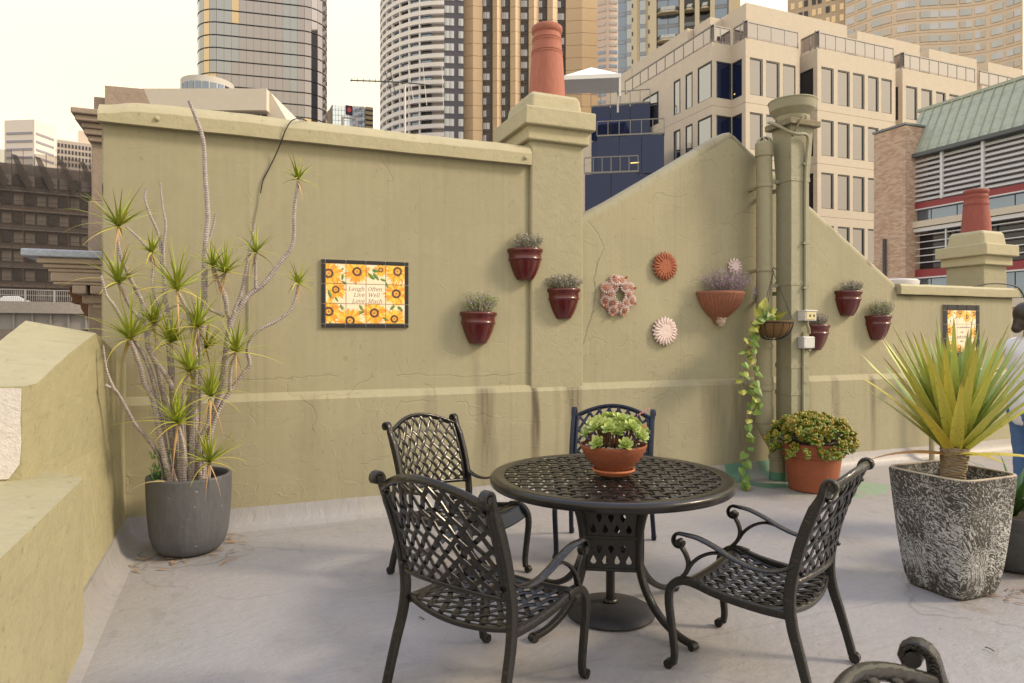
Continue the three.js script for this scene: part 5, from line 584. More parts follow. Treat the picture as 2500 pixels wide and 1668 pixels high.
// ---------------------------------------------------------------- big grey pot with the branching dracaena
{
  const t = thing('grey_round_pot', 'large dark grey round pot in the corner by the parapet', 'plant pot', [-0.28, 0, 0.51]);
  const gm = (() => { const c = tex(512, 256, (u, v, o) => { const k = 1 + 0.5 * (gAt(u * 2, v) - 0.5) + 0.35 * (gAt(u * 9, v * 0.7) - 0.5), s = gAt(u * 3 + 0.2, v * 4) > 0.74 && gAt(u * 7, v * 9) > 0.58 ? 0.28 : 0; o[0] = 0.088 * k + s; o[1] = 0.09 * k + s; o[2] = 0.1 * k + s; }); return new THREE.MeshStandardMaterial({ map: c, bumpMap: rep(grain, 4, 2), bumpScale: 0.003, roughness: 0.6 }); })();
  mesh('pot_body', lathe([[0.001, 0.004], [0.165, 0.004], [0.195, 0.018], [0.226, 0.055], [0.248, 0.13], [0.26, 0.25], [0.268, 0.4], [0.271, 0.515], [0.268, 0.526], [0.255, 0.53], [0.243, 0.526], [0.239, 0.5], [0.234, 0.4]], 72), gm, t);
  mesh('soil', soil(0.238, 0.455), M.soil, t);
  const d = thing('dracaena', 'tall bare stemmed dracaena with spiky leaf tufts in the large grey pot', 'plant', [-0.28, 0.45, 0.51]); const off = g => { g.translate(0.28, -0.45, -0.51); return g; }; const r = rng(31);
  BRANCH.forEach(([p, r0, r1], i) => { const q = p.map((a, j) => [a[0] + (j ? 0.006 * (r() - 0.5) : 0), a[1], a[2] + 0.012 * (r() - 0.5)]); if (q[0][1] < 0.56) q[0][1] = 0.42; const L = q.length; mesh('branch', off(sweep(q, { w: u => lerp(r0, r1, Math.pow(u, 0.8)) * (1 + 0.10 * (vn(u * L * 5, i) - 0.5)) * (u < 0.06 ? 1.25 : 1), h: u => lerp(r0, r1, Math.pow(u, 0.8)) * (1 + 0.10 * (vn(u * L * 5 + 3, i) - 0.5)), n: 9, seg: L * 7 })), M.bark, d); });
  TUFT.forEach(([x, y, z, L], ti) => { const gs = [], n = L > 0.2 ? 34 : 20; L *= 1.2; for (let k = 0; k < n; k++) { const old = k / n, el = lerp(1.4, k > n - 5 ? -0.25 : 0.3, Math.pow(old, 0.8)) + (r() - 0.5) * 0.5, l = L * (0.75 + 0.45 * r()) * (old > 0.85 ? 0.95 : 1), az = k * 2.4 + r() * 0.7; const g = blade(l, 0.019 + 0.007 * r(), { droop: 0.2 + 1.0 * r() * old, fold: 0.3, seg: 6 }); const yel = old > 0.82 ? 0.55 + 0.45 * r() : r() * 0.3 * old, br = 0.8 + 0.5 * r(); paint(g, u => [lerp(0.25, 0.6, yel * (0.4 + 0.6 * u)) * br + 0.07 * u, lerp(0.31, 0.44, yel * (0.4 + 0.6 * u)) * br + 0.05 * u, lerp(0.025, 0.06, yel) * br]).rotateX(0); const q = gs[gs.push(paint(g, u => [lerp(0.25, 0.6, yel * (0.4 + 0.6 * u)) * br + 0.07 * u, lerp(0.31, 0.44, yel * (0.4 + 0.6 * u)) * br + 0.05 * u, lerp(0.025, 0.06, yel) * br])) - 1]; q.rotateX(Math.PI / 2 - el); q.rotateY(az); q.translate(x, y, z); const p = q.attributes.position; for (let i = 0; i < p.count; i++) if (p.getZ(i) < 0.015) p.setZ(i, 0.015 + 0.1 * (0.015 - p.getZ(i)) * 0.1); }
    for (let k = 0; k < 3; k++) if (r() < 0.7) { const g = blade(L * (0.7 + 0.4 * r()), 0.016, { droop: 0.3, seg: 5 }); const q = paint(g, u => [0.5, 0.34 - 0.1 * u, 0.13]); q.rotateX(Math.PI / 2 + 0.9 + 0.4 * r()); q.rotateY(r() * 6.28); q.translate(x, y - 0.01, z); gs.push(q); const p = q.attributes.position; for (let i = 0; i < p.count; i++) if (p.getZ(i) < 0.015) p.setZ(i, 0.016); }
    mesh('leaf_tuft', off(merge(gs)), M.leaf, d); });
  const w = thing('pot_weed', 'small bright green weed at the rim of the large grey pot', 'plant', [-0.45, 0.46, 0.6]), ws = []; for (let k = 0; k < 130; k++) { const g = blade(0.03 + 0.03 * r(), 0.012, { seg: 3 }); const b = 0.7 + 0.6 * r(), q = paint(g, () => [0.06 * b, 0.2 * b, 0.02 * b]); q.rotateX(r() * 1.6); q.rotateY(r() * 6.28); const h = r(); q.translate((r() - 0.5) * 0.12, 0.02 + h * 0.22, (r() - 0.5) * 0.12 * (1 - h * 0.5)); ws.push(q); } tag(mesh('foliage', merge(ws), M.leaf, w), null, null, null, 'stuff'); mesh('stem', tube([[0, -0.02, 0], [0.01, 0.1, 0.01], [-0.01, 0.2, 0]], 0.004, 6, 8), M.bark, w);
  const dl = []; for (let k = 0; k < 26; k++) { const a = r() * 6.28, R = 0.2 + r() * 0.26, g = blade(0.06 + 0.09 * r(), 0.016, { seg: 4, droop: 0.6 }); const q = paint(g, () => [0.26 + 0.1 * r(), 0.19, 0.085]); q.rotateX(1.5); q.rotateY(r() * 6.28); q.translate(-0.28 + Math.cos(a) * R, 0.012, 0.51 + Math.sin(a) * R); dl.push(q); } tag(mesh('fallen_leaves', merge(dl), M.leafDry), 'scattered dry brown leaves on the floor round the large grey pot', 'leaves', null, 'stuff');
  const d2 = thing('dry_leaf', 'curled straw coloured dead leaf hanging over the rim of the large grey pot', 'leaf', [-0.5, 0.53, 0.66]); const dg = []; for (let k = 0; k < 4; k++) { const g = blade(0.26, 0.016, { droop: 1.0, seg: 8 }); const q = paint(g, () => [0.5, 0.4, 0.2]); q.rotateX(1.2); q.rotateY(-1.9 + 0.15 * k); q.translate(0.13, -0.03 + 0.004 * k, 0.02 * k); dg.push(q); } mesh('blade', merge(dg), M.leafDry, d2);
}
// ---------------------------------------------------------------- square stone planter with the yucca
{
  const t = thing('stone_planter', 'square tapering planter with a mottled black and white stone finish', 'planter', [3.9, 0, 2.965]); const n = 14, H = 0.67;
  const st = tex(1024, 1024, (u, v, o) => { const ph = 0.5 + 0.9 * fbm(u * 5, v * 5, 2), cu = Math.cos(ph), su = Math.sin(ph), a = fbm((u * cu + v * su) * 150, (v * cu - u * su) * 48, 3), b = fbm(u * 220, v * 160, 2), c = fbm(u * 4, v * 4, 2); const w = sstep(0.44, 0.68, a * 0.66 + b * 0.34 + 0.3 * (c - 0.5)); o[0] = lerp(0.045, 0.44, w); o[1] = lerp(0.04, 0.44, w); o[2] = lerp(0.034, 0.44, w); }); const stB = (() => { const N = 512, a = new Float32Array(N * N); for (let j = 0; j < N; j++) for (let i = 0; i < N; i++) a[j * N + i] = fbm(i / N * 60 + j / N * 10, j / N * 42 - i / N * 20, 3); return heightTex(N, N, a); })(); for (const q of [st, stB]) q.repeat.set(1.4, 1.4);
  const sm = new THREE.MeshStandardMaterial({ map: st, bumpMap: stB, bumpScale: 0.006, roughness: 0.85 }); const half = y => 0.172 + 0.083 * Math.pow(y / H, 0.62), pr = []; for (let i = 0; i <= 14; i++) pr.push([half(i / 14 * H), i / 14 * H + 0.012]); pr.push([0.252, H + 0.018], [0.232, H + 0.018], [0.226, H]); for (let i = 0; i <= 5; i++) pr.push([0.226 - 0.012 * i, H - 0.03 * i]);
  // square ring loft with softly rounded corners
  const pos = [], idx = [], K = 48, sq = a => { const c = Math.cos(a), s = Math.sin(a), e = 0.16; const m = Math.pow(Math.pow(Math.abs(c), 1 / e) + Math.pow(Math.abs(s), 1 / e), -e); return [c * m, s * m]; }; pr.forEach(([h, y]) => { for (let k = 0; k <= K; k++) { const q = sq(k / K * 2 * Math.PI); const jit = 1 + 0.008 * (vn(k * 0.7, y * 14) - 0.5); pos.push(q[0] * h * jit, y, q[1] * h * jit); } }); for (let i = 0; i + 1 < pr.length; i++) for (let k = 0; k < K; k++) { const a = i * (K + 1) + k, b = a + K + 1; idx.push(a, b, a + 1, a + 1, b, b + 1); } const g = new THREE.BufferGeometry(); g.setAttribute('position', new THREE.Float32BufferAttribute(pos, 3)); g.setIndex(idx); g.computeVertexNormals(); mesh('planter_body', toCreasedNormals(uvBox(g), 0.5), sm, t);
  mesh('rim_edge', (() => { const p = []; for (let k = 0; k < 48; k++) { const q = sq(k / 48 * 2 * Math.PI); p.push([q[0] * 0.243, H + 0.02, q[1] * 0.243]); } return sweep(p, { closed: true, side: [0, 1, 0], w: 0.006, h: 0.011, n: 6, seg: 96 }); })(), mottled(0.4, 0.34, 0.27, 0.2, 0.9, 0.3, 0.004), t);
  const s = new THREE.PlaneGeometry(0.42, 0.42, 14, 14); s.rotateX(-Math.PI / 2); { const p = s.attributes.position; for (let i = 0; i < p.count; i++) p.setY(i, 0.55 + 0.03 * (fbm(p.getX(i) * 18, p.getZ(i) * 18, 3) - 0.5)); s.computeVertexNormals(); } mesh('soil', uvTop(s), M.soil, t);
  const d = thing('yucca', 'yucca with yellowing sword leaves on a ringed stub in the stone planter', 'plant', [3.91, 0.54, 2.96]), r = rng(91);
  const tk = [], tr = []; for (let i = 0; i <= 10; i++) tk.push([0.03 * i / 10, 0.29 * i / 10, 0]); mesh('trunk', sweep(tk, { w: u => lerp(0.05, 0.068, u), h: u => lerp(0.05, 0.068, u), n: 16, seg: 20 }), M.bark, d);
  for (let k = 0; k < 26; k++) { const y = 0.03 + k * 0.0096, R = lerp(0.053, 0.071, k / 26), p = []; for (let i = 0; i < 14; i++) { const a = i / 14 * 6.283; p.push([0.03 * y / 0.29 + Math.cos(a) * R * (1 + 0.05 * r()), y + 0.008 * Math.sin(a * 2 + k) + 0.004 * r(), Math.sin(a) * R * (1 + 0.05 * r())]); } tr.push(sweep(p, { closed: true, side: [0, 1, 0], w: 0.005, h: 0.006, n: 5, seg: 42 })); } mesh('leaf_scars', merge(tr), mottled(0.27, 0.2, 0.12, 0.3, 0.9, 0.1, 0.003), d);
  const spot = tex(512, 512, (u, v, o) => { const k = hash(Math.floor(u * 90), Math.floor(v * 34)) > 0.972 && vn(u * 300, v * 120) > 0.45 ? 0.15 : 1; o[0] = o[1] = o[2] = k; }); spot.repeat.set(0.6, 1); const ym = new THREE.MeshPhysicalMaterial({ vertexColors: true, map: spot, roughness: 0.5, side: THREE.DoubleSide, transmission: 0.2, thickness: 0 });
  const wf = q => (0.62 + 0.38 * Math.sin(Math.PI * Math.min(1, q * 1.25 + 0.05))) * Math.pow(1 - q, 0.42); const N = 98;
  for (let k = 0; k < N; k++) { const old = k / N, az = k * 2.39996 + 0.2 * r(); let el = lerp(1.52, 0.8, Math.pow(old, 0.9)) + (r() - 0.5) * 0.22, L = lerp(0.64, 0.82, r()) * (old < 0.12 ? 0.9 : 1); if (k > N - 5) { el = 0.05 + 0.35 * r(); L *= 0.72; } const side = -Math.sin(az + Math.PI) ; const left = clamp(0.5 - 0.5 * Math.sin(az) + 0.2 * Math.cos(az)); let yel = clamp(old * 0.9 * (left - 0.15) + 0.2 * r() - 0.12); if (k > N - 9) yel = 0.6 + 0.4 * r(); const dead = k === N - 2; const g = blade(L, 0.07 + 0.012 * r(), { droop: 0.05 + 0.18 * r() * old + (k > N - 9 ? 0.25 : 0), fold: 0.22, seg: 9, wf }); const b = 0.85 + 0.35 * r();
    const q = paint(g, (u, v) => { const e = Math.abs(v - 0.5) * 2, y = clamp(yel + 0.18 * e * sstep(0.15, 0.8, u) + 0.25 * yel * sstep(0.3, 1, u)); const tip = sstep(0.95, 1, u); return dead ? [0.4, 0.2, 0.06] : [lerp(lerp(0.31, 0.64, y), 0.3, tip) * b, lerp(lerp(0.43, 0.52, y), 0.2, tip) * b, lerp(lerp(0.14, 0.06, y), 0.08, tip) * b]; }); q.rotateX(Math.PI / 2 - el); q.rotateY(az); q.translate(0.03 + 0.03 * Math.sin(az) * old, 0.285 - 0.05 * old, 0.03 * Math.cos(az) * old); mesh('leaf', q, ym, d); }
}
// dark pot at the edge with a strappy plant
{
  const t = thing('dark_round_pot', 'dark charcoal round pot standing behind the stone planter', 'plant pot', [4.63, 0, 2.86]); mesh('pot_body', lathe([[0.001, 0.004], [0.16, 0.004], [0.2, 0.03], [0.255, 0.13], [0.285, 0.26], [0.295, 0.36], [0.29, 0.37], [0.27, 0.365], [0.262, 0.3]], 56), mottled(0.05, 0.05, 0.055, 0.3, 0.6, 0.5, 0.003), t); mesh('soil', soil(0.262, 0.315), M.soil, t);
  const d = thing('strap_leaf_plant', 'broad dark green strap leaved plant in the dark charcoal pot', 'plant', [4.63, 0.31, 2.86]), r = rng(17); for (let k = 0; k < 24; k++) { const g = blade(0.42 + 0.2 * r(), 0.06, { droop: 0.9 + 0.6 * r(), fold: 0.2, seg: 9 }); const b = 0.7 + 0.6 * r(), q = paint(g, (u, v) => [0.05 * b + 0.05 * Math.abs(v - 0.5), 0.13 * b, 0.03 * b]); q.rotateX(0.15 + 0.6 * k / 24); q.rotateY(k * 2.4); q.translate(0, 0.01, 0); mesh('leaf', q, M.leaf, d); }
}
// ---------------------------------------------------------------- terracotta floor pot with jade plant
{
  const t = thing('terracotta_floor_pot', 'big terracotta rimmed flower pot by the square duct', 'plant pot', [5.12, 0, 0.75]); mesh('pot_body', lathe([[0.001, 0.004], [0.205, 0.004], [0.212, 0.015], [0.231, 0.15], [0.2335, 0.153], [0.236, 0.16], [0.234, 0.168], [0.256, 0.325], [0.262, 0.33], [0.279, 0.334], [0.283, 0.345], [0.279, 0.357], [0.272, 0.362], [0.278, 0.4], [0.281, 0.452], [0.277, 0.46], [0.262, 0.46], [0.255, 0.44], [0.25, 0.38]], 64), M.terracotta, t); mesh('soil', soil(0.25, 0.41), M.soil, t);
  const d = thing('jade_plant', 'bushy jade plant with orange tipped leaves in the big terracotta pot', 'plant', [5.12, 0.41, 0.75]), r = rng(55), gs = [], st = [], petal = (s) => { const g = new THREE.SphereGeometry(s, 6, 4); g.scale(0.78, 1.1, 0.34); g.translate(0, s * 1.0, 0); return g; };
  for (let k = 0; k < 210; k++) { const a = k * 2.4, u = Math.sqrt((k + 0.5) / 210), up = Math.pow(1 - u * u, 0.5); let R = 0.37 * u * (0.85 + 0.3 * r()), y = 0.05 + 0.21 * up * (0.8 + 0.35 * r()) + (k % 17 === 0 ? 0.05 : 0) - (u > 0.85 ? 0.12 * r() : 0); if (k % 3 === 0) { y -= 0.05; R *= 0.85; } const c = V(Math.cos(a) * R, y, Math.sin(a) * R), out = c.clone().setY(c.y + 0.1).normalize(); if (k % 2 === 0) st.push(tube([[c.x * 0.12, -0.01, c.z * 0.12], [c.x * 0.55, y * 0.45, c.z * 0.55], [c.x, y, c.z]], 0.007, 5, 6)); const n = 11; for (let q = 0; q < n; q++) { const s = 0.022 + 0.01 * r(), g = petal(s), warm = clamp((q < 5 ? 0.42 : 0.02) + 0.5 * r() - 0.2) * (out.y > 0.3 ? 1 : 0.5), b = 0.75 + 0.5 * r(); const p = paint(g, (uu, vv) => { const w = warm * (0.35 + 0.65 * vv); return [lerp(0.12, 0.52, w) * b, lerp(0.19, 0.24, w) * b, lerp(0.02, 0.025, w) * b]; }); p.rotateX(0.15 + 1.25 * q / n); p.rotateY(q * 2.4 + r()); const m = new THREE.Matrix4().makeRotationFromQuaternion(new THREE.Quaternion().setFromUnitVectors(V(0, 1, 0), out)); p.applyMatrix4(m); p.translate(c.x + (r() - 0.5) * 0.02, c.y + (r() - 0.5) * 0.03, c.z + (r() - 0.5) * 0.02); gs.push(p); } }
  tag(mesh('foliage', merge(gs), M.leafWax, d), null, null, null, 'stuff'); mesh('branches', merge(st), M.bark, d);
}
// ---------------------------------------------------------------- bowl of succulents on the table
{
  const tt = M.terracotta, P = [1.855, 0.752, 2.57], s = thing('saucer', 'orange terracotta saucer on the table', 'saucer', [P[0], P[1], P[2]]); mesh('dish', lathe([[0.001, 0.002], [0.085, 0.002], [0.096, 0.008], [0.104, 0.02], [0.112, 0.024], [0.113, 0.031], [0.106, 0.035], [0.098, 0.03], [0.092, 0.014], [0.001, 0.012]], 56), mottled(0.44, 0.14, 0.06, 0.1, 0.6, 0.3, 0.002), s);
  const b = thing('terracotta_bowl', 'round terracotta bowl standing in the saucer on the table', 'bowl', [P[0], P[1] + 0.014, P[2]]); mesh('bowl_body', lathe([[0.001, 0.002], [0.075, 0.002], [0.083, 0.012], [0.1, 0.03], [0.135, 0.068], [0.16, 0.105], [0.173, 0.135], [0.175, 0.147], [0.168, 0.149], [0.162, 0.138], [0.15, 0.11]], 64), mottled(0.27, 0.08, 0.038, 0.14, 0.7, 0.35, 0.003), b); mesh('soil', soil(0.16, 0.125), M.soil, b);
  const r = rng(66), pg = []; for (let k = 0; k < 46; k++) { const g = new THREE.IcosahedronGeometry(0.007 + 0.006 * r(), 1); g.scale(1, 0.65, 1); const a = r() * 6.28, R = 0.06 + 0.09 * r(); g.translate(Math.cos(a) * R, 0.137, Math.sin(a) * R); pg.push(g); } mesh('pebbles', merge(pg), mottled(0.55, 0.5, 0.46, 0.2, 0.7, 0.05, 0), b);
  const d = thing('succulent', 'pale green rosette succulent filling the terracotta bowl', 'plant', [P[0], P[1] + 0.13, P[2]]); const spoon = (L, W) => { const g = blade(L, W, { seg: 5, fold: -0.18, droop: -0.35, wf: q => 0.35 + 0.65 * Math.sin(Math.PI * Math.pow(q, 1.3) * 0.88 + 0.1) * (q > 0.98 ? 0.4 : 1) }); return g; };
  for (let k = 0; k < 38; k++) { const a = k * 2.4 + 0.3, u = Math.sqrt((k + 0.4) / 38), R = 0.165 * u, y = 0.05 + 0.105 * Math.sqrt(Math.max(0, 1 - u * u * 0.9)) * (0.75 + 0.5 * r()) - (u > 0.92 ? 0.06 * r() : 0), S = 0.043 + 0.016 * r(), gs = []; for (let q = 0; q < 24; q++) { const f = q / 24, g = spoon(S * (0.45 + 0.6 * f), S * 0.52 * (0.6 + 0.5 * f)), w = 0.85 + 0.3 * r(); const p = paint(g, (uu, vv) => { const e = Math.abs(vv - 0.5) * 2 * sstep(0.4, 0.9, uu); return [lerp(0.36, 0.48, e + 0.3 * uu) * w, lerp(0.5, 0.54, e) * w, lerp(0.15, 0.2, e) * w]; }); p.rotateX(lerp(0.2, 1.5, Math.pow(f, 0.8))); p.rotateY(q * 2.39996); gs.push(p); } const g = merge(gs), out = V(Math.cos(a) * R * 4.5, 0.75, Math.sin(a) * R * 4.5).normalize(); g.applyQuaternion(new THREE.Quaternion().setFromUnitVectors(V(0, 1, 0), out)); g.translate(Math.cos(a) * R, y, Math.sin(a) * R); const ro = mesh('rosette', g, M.leafWax, d); mesh('stem', tube([[Math.cos(a) * R * 0.6, -0.01, Math.sin(a) * R * 0.6], [Math.cos(a) * R, y, Math.sin(a) * R]], 0.004, 6, 3), std(0.14, 0.075, 0.05, 0.8), ro); }
  for (const [x, y, z, ry] of [[0.13, 0.09, 0.05, 0.6], [0.09, 0.12, 0.0, 2.0]]) { const g = spoon(0.055, 0.045), q = paint(g, () => [0.4, 0.14, 0.1]); q.rotateX(0.7); q.rotateY(ry); q.translate(x, y, z); mesh('red_leaf', q, M.leafWax, d).userData.label = 'reddish dying leaf'; }
  mesh('flower_stalk', tube([[0.12, 0.02, -0.02], [0.145, 0.1, -0.03], [0.16, 0.16, -0.03], [0.2, 0.19, -0.02], [0.235, 0.2, -0.02]], 0.0022, 6, 16), std(0.35, 0.15, 0.15), d); for (let k = 0; k < 9; k++) mesh('flower_bud', mv(new THREE.SphereGeometry(0.004, 6, 5).scale(1, 1.6, 1), 0.165 + 0.009 * k, 0.172 + 0.004 * k, -0.025 + 0.006 * (k % 2)), std(0.55, 0.2, 0.22), d);
}
// ---------------------------------------------------------------- glazed half pots on the wall with wiry flowering herbs
M.redGlaze = new THREE.MeshPhysicalMaterial({ map: (() => { const t = tex(256, 256, (u, v, o) => { const k = 1 + 0.8 * (gAt(u * 2, v * 2) - 0.5) + 0.5 * (gAt(u * 6, v) - 0.5); o[0] = 0.082 * k; o[1] = 0.003 * k; o[2] = 0.0035 * k; }); t.repeat.set(2, 1); return t; })(), roughness: 0.28, clearcoat: 0.5, clearcoatRoughness: 0.05 });
function halfLathe(p, n = 36) { const g = new THREE.LatheGeometry(p.map(q => new THREE.Vector2(q[0], q[1])), n, -Math.PI / 2, Math.PI); return g; }
const potProf = [[0.001, 0], [0.066, 0], [0.078, 0.006], [0.104, 0.05], [0.13, 0.11], [0.146, 0.165], [0.15, 0.176], [0.157, 0.18], [0.159, 0.188], [0.154, 0.195], [0.151, 0.2], [0.152, 0.235], [0.161, 0.247], [0.168, 0.256], [0.169, 0.272], [0.163, 0.28], [0.15, 0.281], [0.14, 0.274], [0.135, 0.23]];
const backPlate = (p, th = 0.006) => { const s = p.filter(q => q[1] >= 0); const out = []; for (const q of s.slice(0, 17)) out.push([q[0], q[1]]); for (const q of s.slice(0, 17).reverse()) out.push([-q[0], q[1]]); const g = extr(out, th); g.translate(0, 0, -th); return g; };
function herb(seed, w, h, dep, n, cols) { // thin stems with specks of leaf and flower
  const r = rng(seed), st = [], lf = []; for (let k = 0; k < n; k++) { const a = r() * Math.PI, R = Math.sqrt(r()), ex = Math.cos(a) * R * w, ez = 0.02 + Math.sin(a) * R * dep, ht = h * (0.45 + 0.55 * Math.sqrt(1 - 0.7 * R * R)) * (0.6 + 0.55 * r()), b = [ex * 0.45 + (r() - 0.5) * 0.03, -0.03, 0.04 + ez * 0.45], e = [ex * (1 + 0.25 * r()), ht, ez * 1.05], m = [lerp(b[0], e[0], 0.45) + (r() - 0.5) * 0.02, ht * 0.5, lerp(b[2], e[2], 0.5) + (r() - 0.5) * 0.02]; st.push(sweep([b, m, e], { w: 0.0011, h: 0.0011, n: 3, seg: 4, open: true })); for (let q = 0; q < 9; q++) { const t = 0.35 + 0.65 * q / 8, p = t < 0.5 ? [lerp(b[0], m[0], t * 2), lerp(b[1], m[1], t * 2), lerp(b[2], m[2], t * 2)] : [lerp(m[0], e[0], t * 2 - 1), lerp(m[1], e[1], t * 2 - 1), lerp(m[2], e[2], t * 2 - 1)]; const s = 0.0055 + 0.0045 * r(), g = new THREE.TetrahedronGeometry(s); g.scale(1, 0.55, 0.7); g.rotateY(r() * 6); g.rotateX(r() * 3); const c = cols[Math.min(cols.length - 1, Math.floor(Math.pow(r(), 1.1) * cols.length))], bb = 0.7 + 0.6 * r(); const pg = paint(g, () => [c[0] * bb, c[1] * bb, c[2] * bb]); pg.translate(p[0] + (r() - 0.5) * 0.018, p[1] + (r() - 0.5) * 0.012, p[2] + (r() - 0.5) * 0.018); lf.push(pg); } }
  return [merge(st), merge(lf)];
}
const stemM = std(0.26, 0.22, 0.2, 0.9), herbM = new THREE.MeshStandardMaterial({ vertexColors: true, roughness: 0.8, side: THREE.DoubleSide });
const grey = [[0.36, 0.32, 0.32], [0.5, 0.45, 0.46], [0.2, 0.22, 0.1], [0.3, 0.33, 0.12], [0.24, 0.21, 0.22], [0.16, 0.17, 0.09]];
const herbs = [herb(3, 0.155, 0.15, 0.14, 150, grey), herb(8, 0.17, 0.15, 0.15, 170, grey), herb(14, 0.165, 0.17, 0.14, 160, [...grey, [0.28, 0.36, 0.1], [0.3, 0.38, 0.12]])];
[['glazed_wall_pot', 'dark red glazed half pot hung highest, nearest the chimney stack', 2.45, 1.975, 0], ['x', 'dark red glazed half pot hung lowest, nearest the large tile picture', 1.995, 1.4, 2], ['x', 'dark red glazed half pot hung between the chimney stack and the clay wreath', 2.832, 1.625, 1], ['x', 'dark red glazed half pot highest of those right of the square duct', 6.382, 1.685, 1], ['x', 'dark red glazed half pot nearest the low wall coping end', 6.852, 1.415, 2], ['x', 'dark red glazed half pot tucked beside the grey electric boxes', 5.9, 1.305, 0]].forEach(([, label, x, y, h], i) => {
  const t = thing('glazed_wall_pot', label, 'plant pot', [x, y, 0.008], 0, 'red pots hung on the wall'); t.rotation.z = [0.012, -0.02, 0.016, -0.01, 0.022, -0.016][i]; mesh('pot_body', halfLathe(potProf), M.redGlaze, t); mesh('back_plate', merge([backPlate(potProf)]), M.redGlaze, t); const s = new THREE.CircleGeometry(0.14, 24, 0, Math.PI); s.rotateX(Math.PI / 2); s.translate(0, 0.245, 0.002); mesh('soil', uvTop(s), new THREE.MeshStandardMaterial({ color: col(0.06, 0.045, 0.035), roughness: 1, side: THREE.DoubleSide }), t);
  const p = thing('wiry_herb', ['wiry grey flowered herb in the highest red pot beside the chimney stack', 'fresh green tipped wiry herb in the lowest red pot by the tile picture', 'wiry grey herb spilling from the red pot next to the clay wreath', 'wiry grey herb in the upper red pot right of the square duct', 'green tipped wiry herb in the red pot by the low coping', 'wiry grey herb in the red pot beside the electric boxes'][i], 'plant', [x, y + 0.26, 0.01], 0, 'herbs in the red wall pots'); mesh('stems', herbs[h][0], stemM, p); tag(mesh('foliage', herbs[h][1], herbM, p), null, null, null, 'stuff'); p.scale.set((i % 2 ? -1 : 1) * [1, 0.95, 1.06, 0.94, 1.02, 0.9][i], [1, 1.12, 0.95, 0.85, 1.08, 0.9][i], 1);
});
// ---------------------------------------------------------------- clay plaques
M.clayRed = mottled(0.33, 0.1, 0.048, 0.15, 0.75, 0.12, 0.002);
const washM = (() => { const t = tex(256, 256, (u, v, o) => { const k = gAt(u * 2, v * 2) * 0.6 + gAt(u * 5, v * 5) * 0.4, w = sstep(0.3, 0.54, k); o[0] = lerp(0.4, 0.72, w); o[1] = lerp(0.18, 0.62, w); o[2] = lerp(0.13, 0.6, w); }); t.repeat.set(9, 9); return new THREE.MeshStandardMaterial({ map: t, roughness: 0.8 }); })();
function sunflower(name, label, x, y, R, m, n, tilt = 0) {
  const t = thing(name, label, 'wall plaque', [x, y, 0.012]); t.rotation.x = tilt; const r = rng(Math.round(x * 100 + y)); const pet = () => { const g = new THREE.SphereGeometry(R * 0.26, 8, 6); g.scale(0.36, 1, 0.3); return g; }; const pg = pet();
  for (const [ring, rad, z, ph] of [[0, 0.76, 0.012, 0], [1, 0.66, 0.024, 0.5]]) for (let k = 0; k < n; k++) { const a = (k + ph) / n * 2 * Math.PI, p = mesh('petal', pg, m, t); p.position.set(Math.sin(a) * R * rad, Math.cos(a) * R * rad, z + 0.004 * r()); p.rotation.set(0.25 * (r() - 0.5), 0, -a + 0.2 * (r() - 0.5)); p.rotation.order = 'ZXY'; p.scale.y = 0.9 + 0.2 * r(); }
  const c = lathe([[R * 0.52, 0], [R * 0.54, 0.02], [R * 0.5, 0.034], [R * 0.46, 0.03], [R * 0.2, 0.036], [0.001, 0.03]], 36); c.rotateX(Math.PI / 2); mesh('centre', c, m, t); mesh('back_plate', mv(cyl(R * 0.7, R * 0.7, 0.012, 30), 0, 0, 0.002, Math.PI / 2), m, t); return t;
}
sunflower('clay_sunflower', 'orange terracotta sunflower plaque above the whitewashed one', 3.95, 2.155, 0.145, M.clayRed, 21);
sunflower('clay_sunflower', 'whitewashed clay sunflower plaque below the orange one', 3.95, 1.512, 0.145, washM, 21);
sunflower('clay_sunflower', 'small whitewashed clay flower peeping over the fluted wall planter', 4.81, 2.18, 0.095, washM, 11, -0.15);
